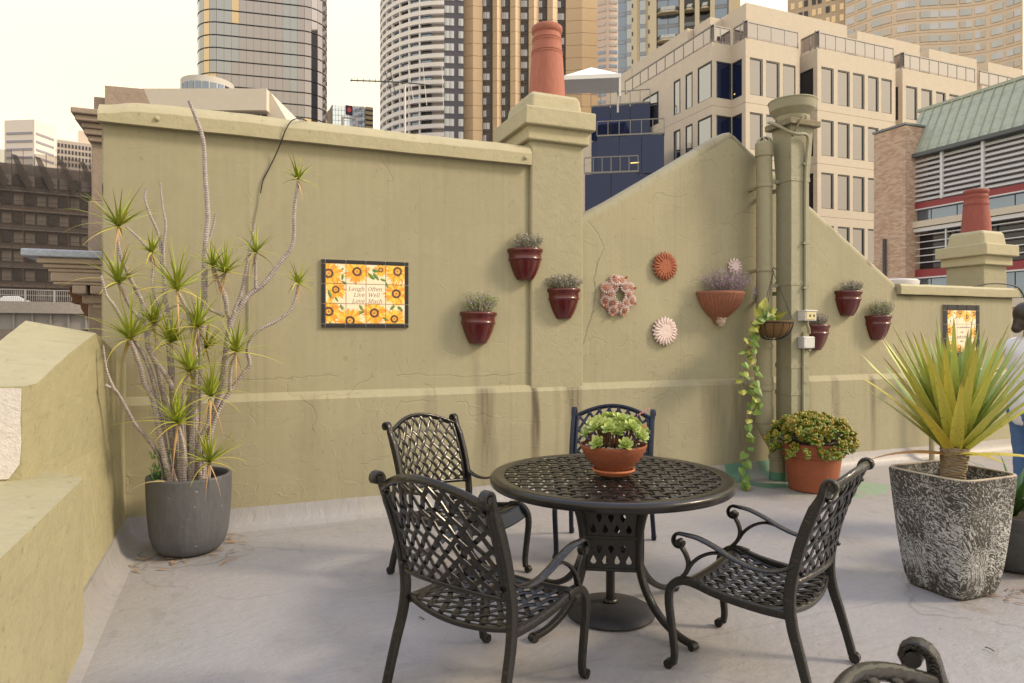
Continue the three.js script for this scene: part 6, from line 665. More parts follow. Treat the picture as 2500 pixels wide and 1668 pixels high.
{
  const t = thing('clay_wreath', 'whitewashed clay wreath of small sunflowers on the wall', 'wall plaque', [3.413, 1.85, 0.01]), r = rng(19); const ring = new THREE.TorusGeometry(0.13, 0.05, 10, 40); ring.scale(1, 1, 0.35); mesh('ring', ring, mottled(0.42, 0.2, 0.15, 0.3, 0.85, 0.06, 0.004), t);
  const fg = () => { const gs = []; for (let k = 0; k < 16; k++) { const a = k / 16 * 6.283, g = new THREE.SphereGeometry(0.011, 6, 5); g.scale(0.36, 1.25, 0.6); g.rotateZ(-a); g.translate(Math.sin(a) * 0.034, Math.cos(a) * 0.034, 0.002); gs.push(g); } return merge(gs); }, flower = fg(), ctr = lathe([[0.022, 0], [0.023, 0.008], [0.018, 0.01], [0.013, 0.006], [0.008, 0.012], [0.001, 0.013]], 20); ctr.rotateX(Math.PI / 2); const clayCtr = mottled(0.33, 0.15, 0.11, 0.25, 0.8, 0.03, 0.002), lg = blade(0.045, 0.028, { seg: 4, fold: 0.3, wf: q => Math.sin(Math.PI * clamp(q * 0.96 + 0.02)) });
  for (let k = 0; k < 15; k++) { const a = k / 15 * 6.283 + 0.2, R = k % 2 ? 0.105 : 0.152, f = mesh('flower', flower, washM, t); f.position.set(Math.sin(a) * R, Math.cos(a) * R, 0.026 + 0.008 * (k % 2)); f.rotation.set((r() - 0.5) * 0.5 - Math.cos(a) * 0.3, Math.sin(a) * 0.3, r() * 3); f.scale.setScalar(1.15 + 0.3 * r()); mesh('flower_centre', ctr, clayCtr, f); }
  for (let k = 0; k < 16; k++) { const a = k / 16 * 6.283, R = k % 2 ? 0.17 : 0.1, l = mesh('leaf', prep(lg), M.clayRed, t); l.position.set(Math.sin(a) * R, Math.cos(a) * R, 0.024); l.rotation.set(0.35, 0, -a + (r() - 0.5) * 2.2); l.rotation.order = 'ZXY'; l.material = new THREE.MeshStandardMaterial({ color: col(0.42, 0.15, 0.08), roughness: 0.75, side: THREE.DoubleSide }); }
}
{ // fluted half bowl with a carved finial
  const t = thing('fluted_wall_planter', 'fluted terracotta half bowl planter with a carved finial on the wall', 'plant pot', [4.604, 1.565, 0.01]); const pr = [[0.03, 0.02], [0.05, 0.035], [0.066, 0.07], [0.085, 0.085], [0.13, 0.12], [0.19, 0.18], [0.235, 0.25], [0.256, 0.3], [0.262, 0.318], [0.268, 0.326], [0.268, 0.345], [0.258, 0.35], [0.245, 0.343], [0.235, 0.3]]; const g = halfLathe(pr, 120), p = g.attributes.position; for (let i = 0; i < p.count; i++) { const x = p.getX(i), y = p.getY(i), z = p.getZ(i), R = Math.hypot(x, z), a = Math.atan2(x, z); if (y > 0.08 && y < 0.315 && R > 0.07) { const k = 1 + 0.022 * Math.cos(a * 40) * sstep(0.08, 0.14, y) * (y > 0.3 ? 0.4 : 1); p.setX(i, x * k); p.setZ(i, z * k); } } g.computeVertexNormals();
  const lm = mottled(0.27, 0.105, 0.065, 0.3, 0.8, 0.22, 0.004); mesh('bowl', g, lm, t); const o = []; for (const q of pr.slice(0, 12)) o.push(q); for (const q of pr.slice(0, 12).reverse()) o.push([-q[0], q[1]]); const bp = extr(o, 0.006); bp.translate(0, 0, -0.006); mesh('back_plate', merge([bp]), lm, t); const fin = []; for (const [x, y, z, s, sy] of [[0, 0.05, 0.045, 0.05, 0.9], [0, 0.015, 0.055, 0.032, 0.8], [-0.022, 0.075, 0.075, 0.02, 1], [0.022, 0.075, 0.075, 0.02, 1], [0, 0.035, 0.08, 0.018, 1], [-0.04, 0.09, 0.055, 0.024, 0.7], [0.04, 0.09, 0.055, 0.024, 0.7]]) { const q = new THREE.SphereGeometry(s, 14, 10); q.scale(1, sy, 1); q.translate(x, y, z); fin.push(q); } mesh('carved_finial', merge(fin), mottled(0.5, 0.38, 0.33, 0.25, 0.85, 0.1, 0.004), t); const s = new THREE.CircleGeometry(0.245, 30, 0, Math.PI); s.rotateX(Math.PI / 2); s.translate(0, 0.315, 0.002); mesh('soil', uvTop(s), std(0.06, 0.045, 0.035, 1, { side: THREE.DoubleSide }), t);
  const [a, b] = herb(44, 0.29, 0.25, 0.22, 260, [[0.34, 0.3, 0.31], [0.5, 0.22, 0.46], [0.22, 0.24, 0.12], [0.4, 0.36, 0.37], [0.5, 0.3, 0.46], [0.22, 0.2, 0.2]]); const h = thing('purple_flowered_herb', 'wiry herb with small mauve flowers in the fluted wall planter', 'plant', [4.65, 1.88, 0.01]); mesh('stems', a, std(0.34, 0.29, 0.28, 0.9), h); tag(mesh('foliage', b, herbM, h), null, null, null, 'stuff'); const [c, d] = herb(45, 0.1, 0.1, 0.08, 50, [[0.3, 0.26, 0.28], [0.22, 0.2, 0.2]]); c.rotateZ(-1.7); d.rotateZ(-1.7); c.translate(0.28, 0.03, 0.1); d.translate(0.28, 0.03, 0.1); mesh('stems', c, std(0.4, 0.35, 0.34, 0.9), h); tag(mesh('foliage', d, herbM, h), null, null, null, 'stuff');
}
// ---------------------------------------------------------------- hand painted tile pictures
function cv(w, h) { const c = document.createElement('canvas'); c.width = w; c.height = h; return [c, c.getContext('2d')]; }
function drawFlower(c, x, y, R, rr, side) { const r = rng(rr); for (const lay of [0, 1]) for (let k = 0; k < 22; k++) { const a = k / 22 * 6.283 + lay * 0.15 + 0.12 * (r() - 0.5), L = R * (0.85 + 0.35 * r()), w = R * 0.17; c.save(); c.translate(x, y); c.rotate(a); const q = r(); c.fillStyle = lay ? (q < 0.4 ? '#f2b62c' : q < 0.75 ? '#e99a22' : '#f6cb4e') : (q < 0.5 ? '#e08a26' : '#f3d067'); c.beginPath(); c.moveTo(R * 0.25, 0); c.quadraticCurveTo(L * 0.55, -w * 1.2, L, (r() - 0.5) * w); c.quadraticCurveTo(L * 0.55, w * 1.2, R * 0.25, 0); c.fill(); c.strokeStyle = 'rgba(150,80,20,0.45)'; c.lineWidth = R * 0.012; c.beginPath(); c.moveTo(R * 0.3, 0); c.lineTo(L * 0.85, 0); c.stroke(); c.restore(); }
  c.fillStyle = '#7a4318'; c.beginPath(); c.arc(x, y, R * 0.37, 0, 7); c.fill(); c.fillStyle = '#3c1d0c'; c.beginPath(); c.arc(x, y, R * 0.33, 0, 7); c.fill(); for (let k = 0; k < 60; k++) { const a = r() * 6.28, q = R * (0.3 + 0.12 * r()); c.fillStyle = '#4a250d'; c.fillRect(x + Math.cos(a) * q, y + Math.sin(a) * q, R * 0.035, R * 0.035); } c.fillStyle = '#d99a24'; c.beginPath(); c.arc(x, y, R * 0.22, 0, 7); c.fill(); for (let k = 0; k < 40; k++) { const a = r() * 6.28, q = R * 0.2 * r(); c.fillStyle = r() < 0.4 ? '#fff1bf' : '#b06a12'; c.fillRect(x + Math.cos(a) * q, y + Math.sin(a) * q, R * 0.03, R * 0.03); } c.fillStyle = '#8a4d14'; c.beginPath(); c.arc(x, y, R * 0.06, 0, 7); c.fill(); }
function drawLeaf(c, x, y, L, a) { c.save(); c.translate(x, y); c.rotate(a); c.fillStyle = '#7d9a3f'; c.beginPath(); c.moveTo(0, 0); c.quadraticCurveTo(L * 0.45, -L * 0.36, L, 0); c.quadraticCurveTo(L * 0.45, L * 0.36, 0, 0); c.fill(); c.fillStyle = '#4f7430'; c.beginPath(); c.moveTo(0, 0); c.quadraticCurveTo(L * 0.45, L * 0.36, L, 0); c.lineTo(0, 0); c.fill(); c.strokeStyle = '#2f4a1e'; c.lineWidth = L * 0.02; c.beginPath(); c.moveTo(0, 0); c.lineTo(L, 0); for (let k = 1; k < 5; k++) { c.moveTo(L * k / 5, 0); c.lineTo(L * (k / 5 + 0.14), -L * 0.13); c.moveTo(L * k / 5, 0); c.lineTo(L * (k / 5 + 0.14), L * 0.13); } c.stroke(); c.restore(); }
function tilePic(name, label, x, y, z, nx, ny, ts, draw, bw) {
  const [c, g] = cv(nx * 256, ny * 256); g.fillStyle = '#f0dcc0'; g.fillRect(0, 0, c.width, c.height); draw(g, 256); const t0 = new THREE.CanvasTexture(c); t0.colorSpace = THREE.SRGBColorSpace; t0.magFilter = THREE.LinearFilter; const tm = new THREE.MeshPhysicalMaterial({ map: t0, roughness: 0.25, clearcoat: 0.6, clearcoatRoughness: 0.15 });
  const t = thing(name, label, 'tile picture', [x, y, z]); const W = nx * ts, H = ny * ts, gap = 0.0055, bk = new THREE.MeshPhysicalMaterial({ color: col(0.01, 0.01, 0.014), roughness: 0.4 });
  mesh('grout_bed', bx(-W / 2 - bw + 0.002, W / 2 + bw - 0.002, -H / 2 - bw + 0.002, H / 2 + bw - 0.002, 0, 0.011), std(0.42, 0.36, 0.3, 0.9), t);
  for (let i = 0; i < nx; i++) for (let j = 0; j < ny; j++) { const q = new RoundedBoxGeometry(ts - gap, ts - gap, 0.008, 2, 0.0015), p = q.attributes.position, u = q.attributes.uv; for (let k = 0; k < p.count; k++) u.setXY(k, (i + 0.5 + p.getX(k) / ts) / nx, 1 - (j + 0.5 - p.getY(k) / ts) / ny); const m = mesh('tile', q, tm, t); m.position.set(-W / 2 + (i + 0.5) * ts, H / 2 - (j + 0.5) * ts, 0.012); }
  const bar = (w, h, px, py) => { const m = mesh('border_tile', new RoundedBoxGeometry(w - gap, h - gap, 0.012, 2, 0.003), bk, t); m.position.set(px, py, 0.012); }; for (let i = 0; i < nx; i++) for (const s of [-1, 1]) bar(ts, bw, -W / 2 + (i + 0.5) * ts, s * (H / 2 + bw / 2)); for (let j = 0; j < ny; j++) for (const s of [-1, 1]) bar(bw, ts, s * (W / 2 + bw / 2), H / 2 - (j + 0.5) * ts); for (const s of [-1, 1]) for (const q of [-1, 1]) bar(bw, bw, s * (W / 2 + bw / 2), q * (H / 2 + bw / 2)); return t;
}
tilePic('sunflower_tile_picture', 'black bordered tile picture of sunflowers with three lines of lettering', 1.015, 1.817, 0.002, 4, 3, 0.163, (c, s) => {
  for (const [x, y, L, a] of [[0.85, 0.5, 0.34, 1.7], [0.78, 0.9, 0.3, 0.5], [0.9, 0.2, 0.25, 2.3], [2.3, 0.3, 0.5, 0.2], [2.35, 0.4, 0.5, 0.9], [2.05, 0.4, 0.5, 0.8], [2.7, 0.7, 0.35, 0.3], [3.0, 0.85, 0.35, 1.2], [0.15, 1.35, 0.5, 1.2], [0.45, 1.65, 0.3, 1.0], [0.4, 1.5, 0.2, 1.8], [0.8, 2.1, 0.35, 1.2], [1.7, 2.05, 0.35, 1.1], [1.55, 2.5, 0.4, -0.4], [2.9, 2.7, 0.35, 0.6], [3.25, 2.3, 0.4, -0.9], [3.6, 2.1, 0.4, 0.8], [0.15, 2.85, 0.3, 1], [3.25, 2.7, 0.4, 0.4]]) drawLeaf(c, x * s, y * s, L * s, a);
  for (const [x, y, R, q] of [[0.15, 0.5, 0.64, 1], [1.55, 0.37, 0.63, 2], [3.62, 0.3, 0.63, 3], [2.75, 0.25, 0.34, 8], [0.5, 1.3, 0.5, 9], [3.55, 1.45, 0.63, 4], [0.15, 2.4, 0.64, 5], [1.2, 2.85, 0.64, 6], [2.42, 2.45, 0.63, 7], [3.45, 2.75, 0.54, 10]]) drawFlower(c, x * s, y * s, R * s, q); for (const [x, y, L, a] of [[0.86, 0.5, 0.34, 1.7], [0.78, 0.86, 0.3, 0.5], [2.3, 0.22, 0.42, 0.35], [2.1, 0.42, 0.48, 0.75], [2.72, 0.72, 0.34, 0.3], [3.02, 0.86, 0.32, 1.3], [0.13, 1.32, 0.46, 1.2], [0.46, 1.66, 0.3, 1.0], [0.72, 2.02, 0.34, 1.2], [1.66, 2.04, 0.34, 1.1], [1.62, 2.5, 0.34, -0.4], [2.86, 2.66, 0.34, 0.6], [3.22, 2.3, 0.36, -0.9], [3.66, 2.08, 0.34, 0.8]]) drawLeaf(c, x * s, y * s, L * s, a);
  c.fillStyle = '#f1dfc8'; c.fillRect(1.06 * s, 1.04 * s, 1.7 * s, 0.94 * s); c.fillStyle = '#3a332e'; c.font = 'italic ' + Math.round(0.275 * s) + 'px serif'; for (const [a, b, y] of [['Laugh', 'Often', 1.34], ['Live', 'Well', 1.64], ['Love', 'Much', 1.95]]) { c.textAlign = 'right'; c.fillText(a, 1.92 * s, y * s); c.textAlign = 'left'; c.fillText(b, 2.08 * s, y * s); } }, 0.034);
tilePic('verse_tile_picture', 'small black bordered sunflower tile picture behind the yucca leaves', 8.295, 1.515, 0.002, 3, 3, 0.172, (c, s) => {
  for (const [x, y, L, a] of [[0.6, 0.2, 0.3, 0], [0.25, 0.65, 0.3, 1.2], [1.0, 0.4, 0.3, 2.2], [2.0, 0.4, 0.3, 1.2], [2.5, 0.4, 0.3, 0.4], [2.4, 0.75, 0.3, 1], [0.5, 1.1, 0.25, 1.4], [2.85, 1.1, 0.3, 1.5]]) drawLeaf(c, x * s, y * s, L * s, a); for (const [x, y, R, q] of [[0.12, 0.12, 0.5, 1], [1.3, 0.12, 0.5, 2], [2.05, 0.45, 0.42, 3], [2.8, 0.25, 0.42, 4], [0.15, 1.45, 0.45, 5], [2.9, 1.6, 0.42, 6], [0.4, 2.6, 0.45, 7], [1.2, 2.85, 0.42, 8], [2.2, 2.8, 0.45, 9]]) drawFlower(c, x * s, y * s, R * s, q);
  c.strokeStyle = '#7d736c'; c.lineWidth = 0.016 * s; for (const [x0, x1, y] of [[0.95, 2.35, 1.25], [1.3, 1.75, 1.6], [1.0, 2.2, 1.93], [1.3, 1.7, 2.25]]) { const r = rng(Math.round(y * 50)); c.beginPath(); c.moveTo(x0 * s, y * s); for (let x = x0; x < x1; x += 0.035) { if (r() < 0.12) { c.moveTo((x + 0.05) * s, y * s); continue; } c.lineTo((x + 0.015) * s, (y - 0.05 - 0.09 * r() * (r() < 0.3 ? 1 : 0.3)) * s); c.lineTo((x + 0.03) * s, (y + 0.03 * r()) * s); } c.stroke(); } }, 0.07);
// ---------------------------------------------------------------- soil pipe, kitchen duct, electrics
M.duct = mottled(0.28, 0.265, 0.185, 0.1, 0.55, 0.8, 0.003); M.pipe = mottled(0.29, 0.265, 0.175, 0.08, 0.5, 0.8, 0.002); M.rusty = mottled(0.2, 0.17, 0.11, 0.45, 0.8, 0.25, 0.004);
{
  const t = thing('vent_pipe', 'round khaki vent pipe with a slotted cap fixed up the gable', 'pipe', [5.036, 0, 0.2]); mesh('pipe_run', tube([[0, 3.42, 0], [0, 2.2, 0], [0, 1.0, 0], [0, 0.64, 0]], 0.079, 24, 8), M.pipe, t); mesh('cap', merge([lathe([[0.079, 3.3], [0.09, 3.302], [0.09, 3.43], [0.082, 3.445], [0.07, 3.445]], 28), ...Array.from({ length: 8 }, (_, i) => { const a = i / 8 * 6.283; return sweep([[Math.cos(a) * 0.074, 3.44, Math.sin(a) * 0.074], [Math.cos(a) * 0.055, 3.48, Math.sin(a) * 0.055], [0, 3.5, 0]], { w: 0.011, h: 0.007, n: 6, seg: 8 }); })]), M.pipe, t);
  for (const y of [3.0, 2.14, 1.36]) { const c = mesh('clip', lathe([[0.079, y - 0.018], [0.0855, y - 0.018], [0.0855, y + 0.018], [0.079, y + 0.018]], 28), M.pipe, t); mesh('clip_bracket', bx(-0.02, 0.02, y - 0.015, y + 0.015, -0.2, -0.07), M.pipe, c); }
  for (const [y, h] of [[1.0, 0.05], [0.93, 0.03], [0.66, 0.09]]) mesh('socket', lathe([[0.079, y - h], [0.0895, y - h + 0.006], [0.0895, y + h - 0.006], [0.079, y + h]], 28), M.pipe, t);
  mesh('bend', tube([[0, 0.7, 0], [0, 0.6, 0], [0.02, 0.5, 0.02], [0.085, 0.38, 0.05], [0.115, 0.3, 0.06], [0.118, 0.2, 0.06], [0.118, -0.01, 0.06]], 0.0795, 24, 30), M.pipe, t); for (const y of [0.24, 0.215]) mesh('socket', mv(lathe([[0.08, -0.012], [0.089, -0.009], [0.089, 0.009], [0.08, 0.012]], 28), 0.118, y, 0.06), M.pipe, t);
  const foot = lathe([[0.081, 0], [0.083, 0.004], [0.0825, 0.075], [0.081, 0.08]], 28); foot.translate(0.118, 0, 0.06); mesh('painted_foot', foot, mottled(0.09, 0.24, 0.17, 0.2, 0.7, 0.3, 0.002), t);
}
{
  const t = thing('square_duct', 'tall square khaki metal duct with a funnel cowl and strapped joints', 'duct', [5.298, 0, 0.315]), hx = 0.118, hz = 0.105; mesh('duct_body', uvBox(rbx(-hx, hx, 0.0, 3.06, -hz, hz, 0.006)), M.duct, t);
  const fl = rbx(-hx - 0.002, hx + 0.002, 3.05, 3.59, -hz - 0.002, hz + 0.002, 0.004, 1); { const p = fl.attributes.position; for (let i = 0; i < p.count; i++) { const k = clamp((p.getY(i) - 3.05) / 0.54); p.setX(i, p.getX(i) * (1 + 0.24 * k)); p.setZ(i, p.getZ(i) * (1 + 0.24 * k)); } fl.computeVertexNormals(); } mesh('flared_top', uvBox(fl), M.duct, t);
  const pl = rbx(-0.2, 0.2, 3.575, 3.635, -0.18, 0.18, 0.008); mesh('top_plate', uvBox(pl), M.rusty, t);
  const cw = mesh('funnel_cowl', lathe([[0.15, 3.63], [0.165, 3.64], [0.166, 3.69], [0.168, 3.7], [0.215, 3.755], [0.222, 3.765], [0.23, 3.84], [0.235, 3.846], [0.24, 3.852], [0.236, 3.86], [0.22, 3.858], [0.214, 3.77], [0.16, 3.7]], 64), M.duct, t); for (let i = 0; i < 6; i++) { const a = i / 6 * 6.283 + 0.4; mesh('cowl_foot', mv(new THREE.BoxGeometry(0.02, 0.06, 0.012), Math.cos(a) * 0.168, 3.65, Math.sin(a) * 0.168, 0, -a + Math.PI / 2), M.duct, cw); }
  for (const y of [3.05, 2.0, 1.165, 0.89]) { const s = mesh('joint_strap', uvBox(merge([bx(-hx - 0.006, hx + 0.006, y - 0.022, y + 0.022, hz - 0.02, hz + 0.005), bx(-hx - 0.006, -hx + 0.02, y - 0.022, y + 0.022, -hz - 0.005, hz - 0.02), bx(hx - 0.02, hx + 0.006, y - 0.022, y + 0.022, -hz - 0.005, hz - 0.02)])), M.duct, t); for (const x of [-0.07, 0, 0.07]) mesh('rivet', mv(new THREE.SphereGeometry(0.005, 8, 6), x, y, hz + 0.005), M.duct, s); for (const z of [-0.06, 0, 0.06]) mesh('rivet', mv(new THREE.SphereGeometry(0.005, 8, 6), -hx - 0.006, y, z), M.duct, s); }
  for (const y of [3.04, 1.98]) { mesh('wall_stay', bx(-0.3, -hx - 0.006, y - 0.018, y + 0.018, -0.06, -0.045), M.duct, t); mesh('wall_stay', bx(-hx, -hx + 0.02, y - 0.1, y - 0.06, -0.32, -hz - 0.005), M.duct, t); }
  const c = thing('cable_conduit', 'thin khaki conduit running down the front of the square duct', 'conduit', [5.298, 0, 0.315]); mesh('upper_run', tube([[-0.2, 3.66, -0.12], [-0.215, 3.63, -0.05], [-0.21, 3.57, 0.05], [-0.16, 3.5, 0.13], [-0.1, 3.475, 0.165], [-0.02, 3.485, 0.172], [0.035, 3.47, 0.165], [0.052, 3.42, 0.155], [0.052, 3.3, 0.14], [0.05, 3.1, 0.125], [0.05, 2.2, 0.12], [0.05, 1.72, 0.12]], 0.0155, 12, 70), M.duct, c); mesh('lower_run', tube([[0.03, 1.5, 0.12], [0.025, 1.3, 0.12], [0.022, 0.9, 0.12], [0.02, 0.5, 0.12]], 0.0145, 12, 20), M.duct, c); mesh('link_pipe', tube([[0.05, 1.64, 0.13], [0.052, 1.58, 0.14], [0.075, 1.54, 0.14], [0.09, 1.49, 0.13]], 0.0145, 12, 16), M.duct, c); mesh('return_bend', tube([[0.07, 1.36, 0.13], [0.072, 1.33, 0.135], [0.085, 1.315, 0.135], [0.1, 1.33, 0.135], [0.1, 1.37, 0.13]], 0.013, 10, 20), M.duct, c); mesh('brace_strap', sweep([[-0.125, 3.25, 0.09], [-0.12, 3.45, 0.12], [-0.11, 3.58, 0.2], [-0.02, 3.66, 0.19]], { side: [1, 0, 0], w: 0.012, h: 0.003, n: 6, seg: 12 }), M.rusty, c); for (const y of [3.2, 2.4, 1.95, 1.0]) mesh('saddle', bx(0.015, 0.085, y - 0.01, y + 0.01, 0.105, 0.138), M.duct, c);
  const b = thing('socket_box', 'white weatherproof socket box with a cream cover on the square duct', 'electric box', [5.335, 1.668, 0.42]), wp = std(0.62, 0.6, 0.6, 0.45); mesh('housing', rbx(-0.075, 0.075, -0.05, 0.05, 0.0, 0.1, 0.006), wp, b); mesh('cover_plate', rbx(-0.062, 0.062, -0.038, 0.038, 0.1, 0.106, 0.002), std(0.6, 0.52, 0.3, 0.5), b); mesh('lid', rbx(-0.08, 0.08, 0.044, 0.056, 0, 0.112, 0.004), wp, b); for (const [x, w] of [[-0.015, 0.016], [0.03, 0.006], [0.042, 0.006]]) mesh('socket_slot', bx(x - w / 2, x + w / 2, -0.012, 0.012, 0.1062, 0.108), M.black, b);
  const j = thing('junction_box', 'pale grey square junction box below the socket box on the duct', 'electric box', [5.335, 1.4, 0.42]); mesh('housing', rbx(-0.075, 0.075, -0.06, 0.06, 0, 0.075, 0.008), std(0.5, 0.5, 0.5, 0.45), j); mesh('lid', rbx(-0.07, 0.07, -0.055, 0.055, 0.076, 0.084, 0.004), std(0.56, 0.56, 0.55, 0.45), j); for (const x of [-0.058, 0.058]) for (const y of [-0.043, 0.043]) mesh('screw', mv(cyl(0.004, 0.004, 0.003, 8), x, y, 0.085, Math.PI / 2), M.greyMetal, j);
}
// ---------------------------------------------------------------- hanging basket and trailing vine
{
  const B = [4.9, 1.6, 0.46], t = thing('hanging_basket', 'coir lined wire hanging basket on chains beside the square duct', 'basket', B), R = 0.19; const wire = std(0.015, 0.015, 0.016, 0.5, { metalness: 0.4 }); const hp = q => [R * Math.cos(q * Math.PI / 2), -0.175 * Math.sin(q * Math.PI / 2)];
  const lin = lathe(Array.from({ length: 14 }, (_, i) => hp(1 - i / 13)).map(([x, y]) => [Math.max(0.001, x * 0.955), y * 0.95 + 0.012]), 48), cm = mottled(0.33, 0.19, 0.085, 0.35, 0.95, 0.1, 0.02, { side: THREE.DoubleSide }); { const p = lin.attributes.position; for (let i = 0; i < p.count; i++) { const a = Math.atan2(p.getX(i), p.getZ(i)), k = 1 + 0.02 * Math.cos(a * 14) + 0.02 * (vn(a * 9, p.getY(i) * 60) - 0.5); p.setX(i, p.getX(i) * k); p.setZ(i, p.getZ(i) * k); if (p.getY(i) > 0) p.setY(i, p.getY(i) + 0.012 * vn(a * 20, 3)); } lin.computeVertexNormals(); } mesh('coir_liner', lin, cm, t); const fz = [], r = rng(71); for (let k = 0; k < 260; k++) { const a = r() * 6.28, q = Math.pow(r(), 2), [x, y] = hp(q), l = 0.012 + 0.014 * r(); const g = sweep([[Math.cos(a) * x * 0.94, y + 0.012, Math.sin(a) * x * 0.94], [Math.cos(a + 0.05) * (x + l * 0.4), y + 0.012 + l * (r() - 0.3), Math.sin(a + 0.05) * (x + l * 0.4)]], { straight: true, w: 0.0008, h: 0.0008, n: 3, open: true }); fz.push(g); } tag(mesh('coir_fibres', merge(fz), std(0.42, 0.26, 0.12, 0.95), t), null, null, null, 'stuff');
  const ring = (y, rr, w) => { const g = new THREE.TorusGeometry(rr, w, 8, 64); g.rotateX(Math.PI / 2); g.translate(0, y, 0); return g; }; mesh('wire_hoop', ring(0, R, 0.0055), wire, t); mesh('wire_hoop', ring(-0.172, R * 0.18, 0.003), wire, t); for (let k = 0; k < 14; k++) { const a = k / 14 * 6.283; mesh('wire_rib', tube(Array.from({ length: 9 }, (_, i) => { const [x, y] = hp(i / 8 * 0.9); return [Math.cos(a) * (x + 0.003), y, Math.sin(a) * (x + 0.003)]; }), 0.0034, 6, 16), wire, t); }
  const hook = [0.07, 0.5, -0.06]; for (let k = 0; k < 3; k++) { const a = k * 2.094 + 0.6, e = [Math.cos(a) * R, 0.005, Math.sin(a) * R], gs = []; for (let i = 0; i < 26; i++) { const u = (i + 0.5) / 26, g = new THREE.TorusGeometry(0.0085, 0.0018, 5, 9); g.scale(0.62, 1.25, 1); g.rotateY(i % 2 ? Math.PI / 2 : 0); const dir = V(hook[0] - e[0], hook[1] - e[1], hook[2] - e[2]).normalize(); g.applyQuaternion(new THREE.Quaternion().setFromUnitVectors(V(0, 1, 0), dir)); g.translate(lerp(e[0], hook[0], u), lerp(e[1], hook[1], u), lerp(e[2], hook[2], u)); gs.push(g); } mesh('chain', merge(gs), wire, t); } mesh('hook', tube([[0.07, 0.5, -0.06], [0.06, 0.53, -0.06], [0.085, 0.55, -0.07], [0.11, 0.54, -0.09], [0.2, 0.545, -0.16]], 0.005, 8, 20), wire, t); mesh('soil', soil(0.17, -0.005), M.soil, t);
  const v = thing('trailing_vine', 'yellow green heart leaved vine trailing from the hanging basket to the floor', 'plant', B), off = g => { g.translate(-B[0], -B[1], -B[2]); return g; };
  const VINE = [[[4.85, 1.62, 0.46], [4.74, 1.64, 0.45], [4.68, 1.57, 0.44], [4.63, 1.41, 0.43], [4.6, 1.27, 0.43], [4.59, 1.13, 0.44], [4.62, 0.95, 0.45], [4.65, 0.85, 0.46], [4.6, 0.75, 0.46], [4.58, 0.63, 0.46], [4.58, 0.51, 0.46], [4.56, 0.36, 0.45], [4.53, 0.2, 0.45], [4.51, 0.05, 0.45]], [[4.82, 1.62, 0.48], [4.69, 1.63, 0.48], [4.64, 1.43, 0.47], [4.63, 1.27, 0.47], [4.66, 1.11, 0.48], [4.65, 0.95, 0.49], [4.67, 0.81, 0.5], [4.62, 0.72, 0.5]], [[4.8, 1.62, 0.5], [4.62, 1.6, 0.48], [4.55, 1.39, 0.46], [4.51, 1.23, 0.46], [4.5, 1.03, 0.47], [4.54, 0.9, 0.48]]];
  const hs = new THREE.Shape(); hs.moveTo(0, 0.12); hs.bezierCurveTo(-0.12, -0.16, -0.62, -0.1, -0.5, 0.35); hs.bezierCurveTo(-0.42, 0.75, -0.1, 0.95, 0, 1.25); hs.bezierCurveTo(0.1, 0.95, 0.42, 0.75, 0.5, 0.35); hs.bezierCurveTo(0.62, -0.1, 0.12, -0.16, 0, 0.12); const hl = () => { const g = prep(new THREE.ShapeGeometry(hs, 6)), p = g.attributes.position; for (let i = 0; i < p.count; i++) { const x = p.getX(i), y = p.getY(i); p.setZ(i, 0.45 * Math.abs(x) * 0.6 - 0.25 * y * y); g.attributes.uv.setXY(i, y, x); } g.computeVertexNormals(); return g; }; const vars = [0, 1, 2].map(k => paint(hl(), (y, x) => { const n = fbm(x * 4 + k * 9, y * 4 + k * 5, 3), w = sstep(0.45, 0.6, n); return [lerp(0.12, 0.36, w * (0.4 + 0.3 * k)), lerp(0.22, 0.36, w * (0.4 + 0.3 * k)), lerp(0.025, 0.07, w)]; }));
  VINE.forEach((p, i) => mesh('vine_stem', off(tube(p, 0.0036, 6, 60)), std(0.2, 0.17, 0.06, 0.7), v)); const lf = (x, y, z, s) => { const l = mesh('leaf', vars[Math.floor(r() * 3)], M.leaf, v); l.position.set(x - B[0], y - B[1], z - B[2]); l.rotation.order = 'YXZ'; l.rotation.set(Math.PI - 0.5 + 0.6 * (r() - 0.5), (r() - 0.5) * 1.4 - 0.5, (r() - 0.5) * 1.8); l.scale.setScalar(s); }; VINE.forEach((p, i) => { const c = new THREE.CatmullRomCurve3(p.map(q => V(...q))); const n = [26, 14, 9][i]; for (let k = 0; k < n; k++) { const q = c.getPointAt(clamp((k + 0.6 + 0.5 * (r() - 0.5)) / n)); lf(q.x + (r() - 0.5) * 0.05, q.y, q.z + 0.01 + 0.04 * r(), 0.055 + 0.03 * r()); } }); for (let k = 0; k < 9; k++) lf(4.9 - 0.16 * r() + 0.05, 1.64 + 0.1 * r(), 0.46 + (r() - 0.5) * 0.2, 0.06 + 0.04 * r()); for (const [x, y, z, s, rx, rz] of [[4.74, 1.72, 0.5, 0.105, 0.1, -0.25], [4.7, 1.66, 0.52, 0.085, 0.4, 0.9], [4.85, 1.66, 0.55, 0.09, 0.9, -0.8]]) { const l = mesh('leaf', vars[2], M.leaf, v); l.position.set(x - B[0], y - B[1], z - B[2]); l.rotation.set(rx, -0.5, rz); l.scale.setScalar(s); } for (let k = 0; k < 8; k++) lf(4.5 + 0.1 * (r() - 0.4), 0.04 + 0.1 * r(), 0.47 + 0.1 * r(), 0.045 + 0.02 * r());
}
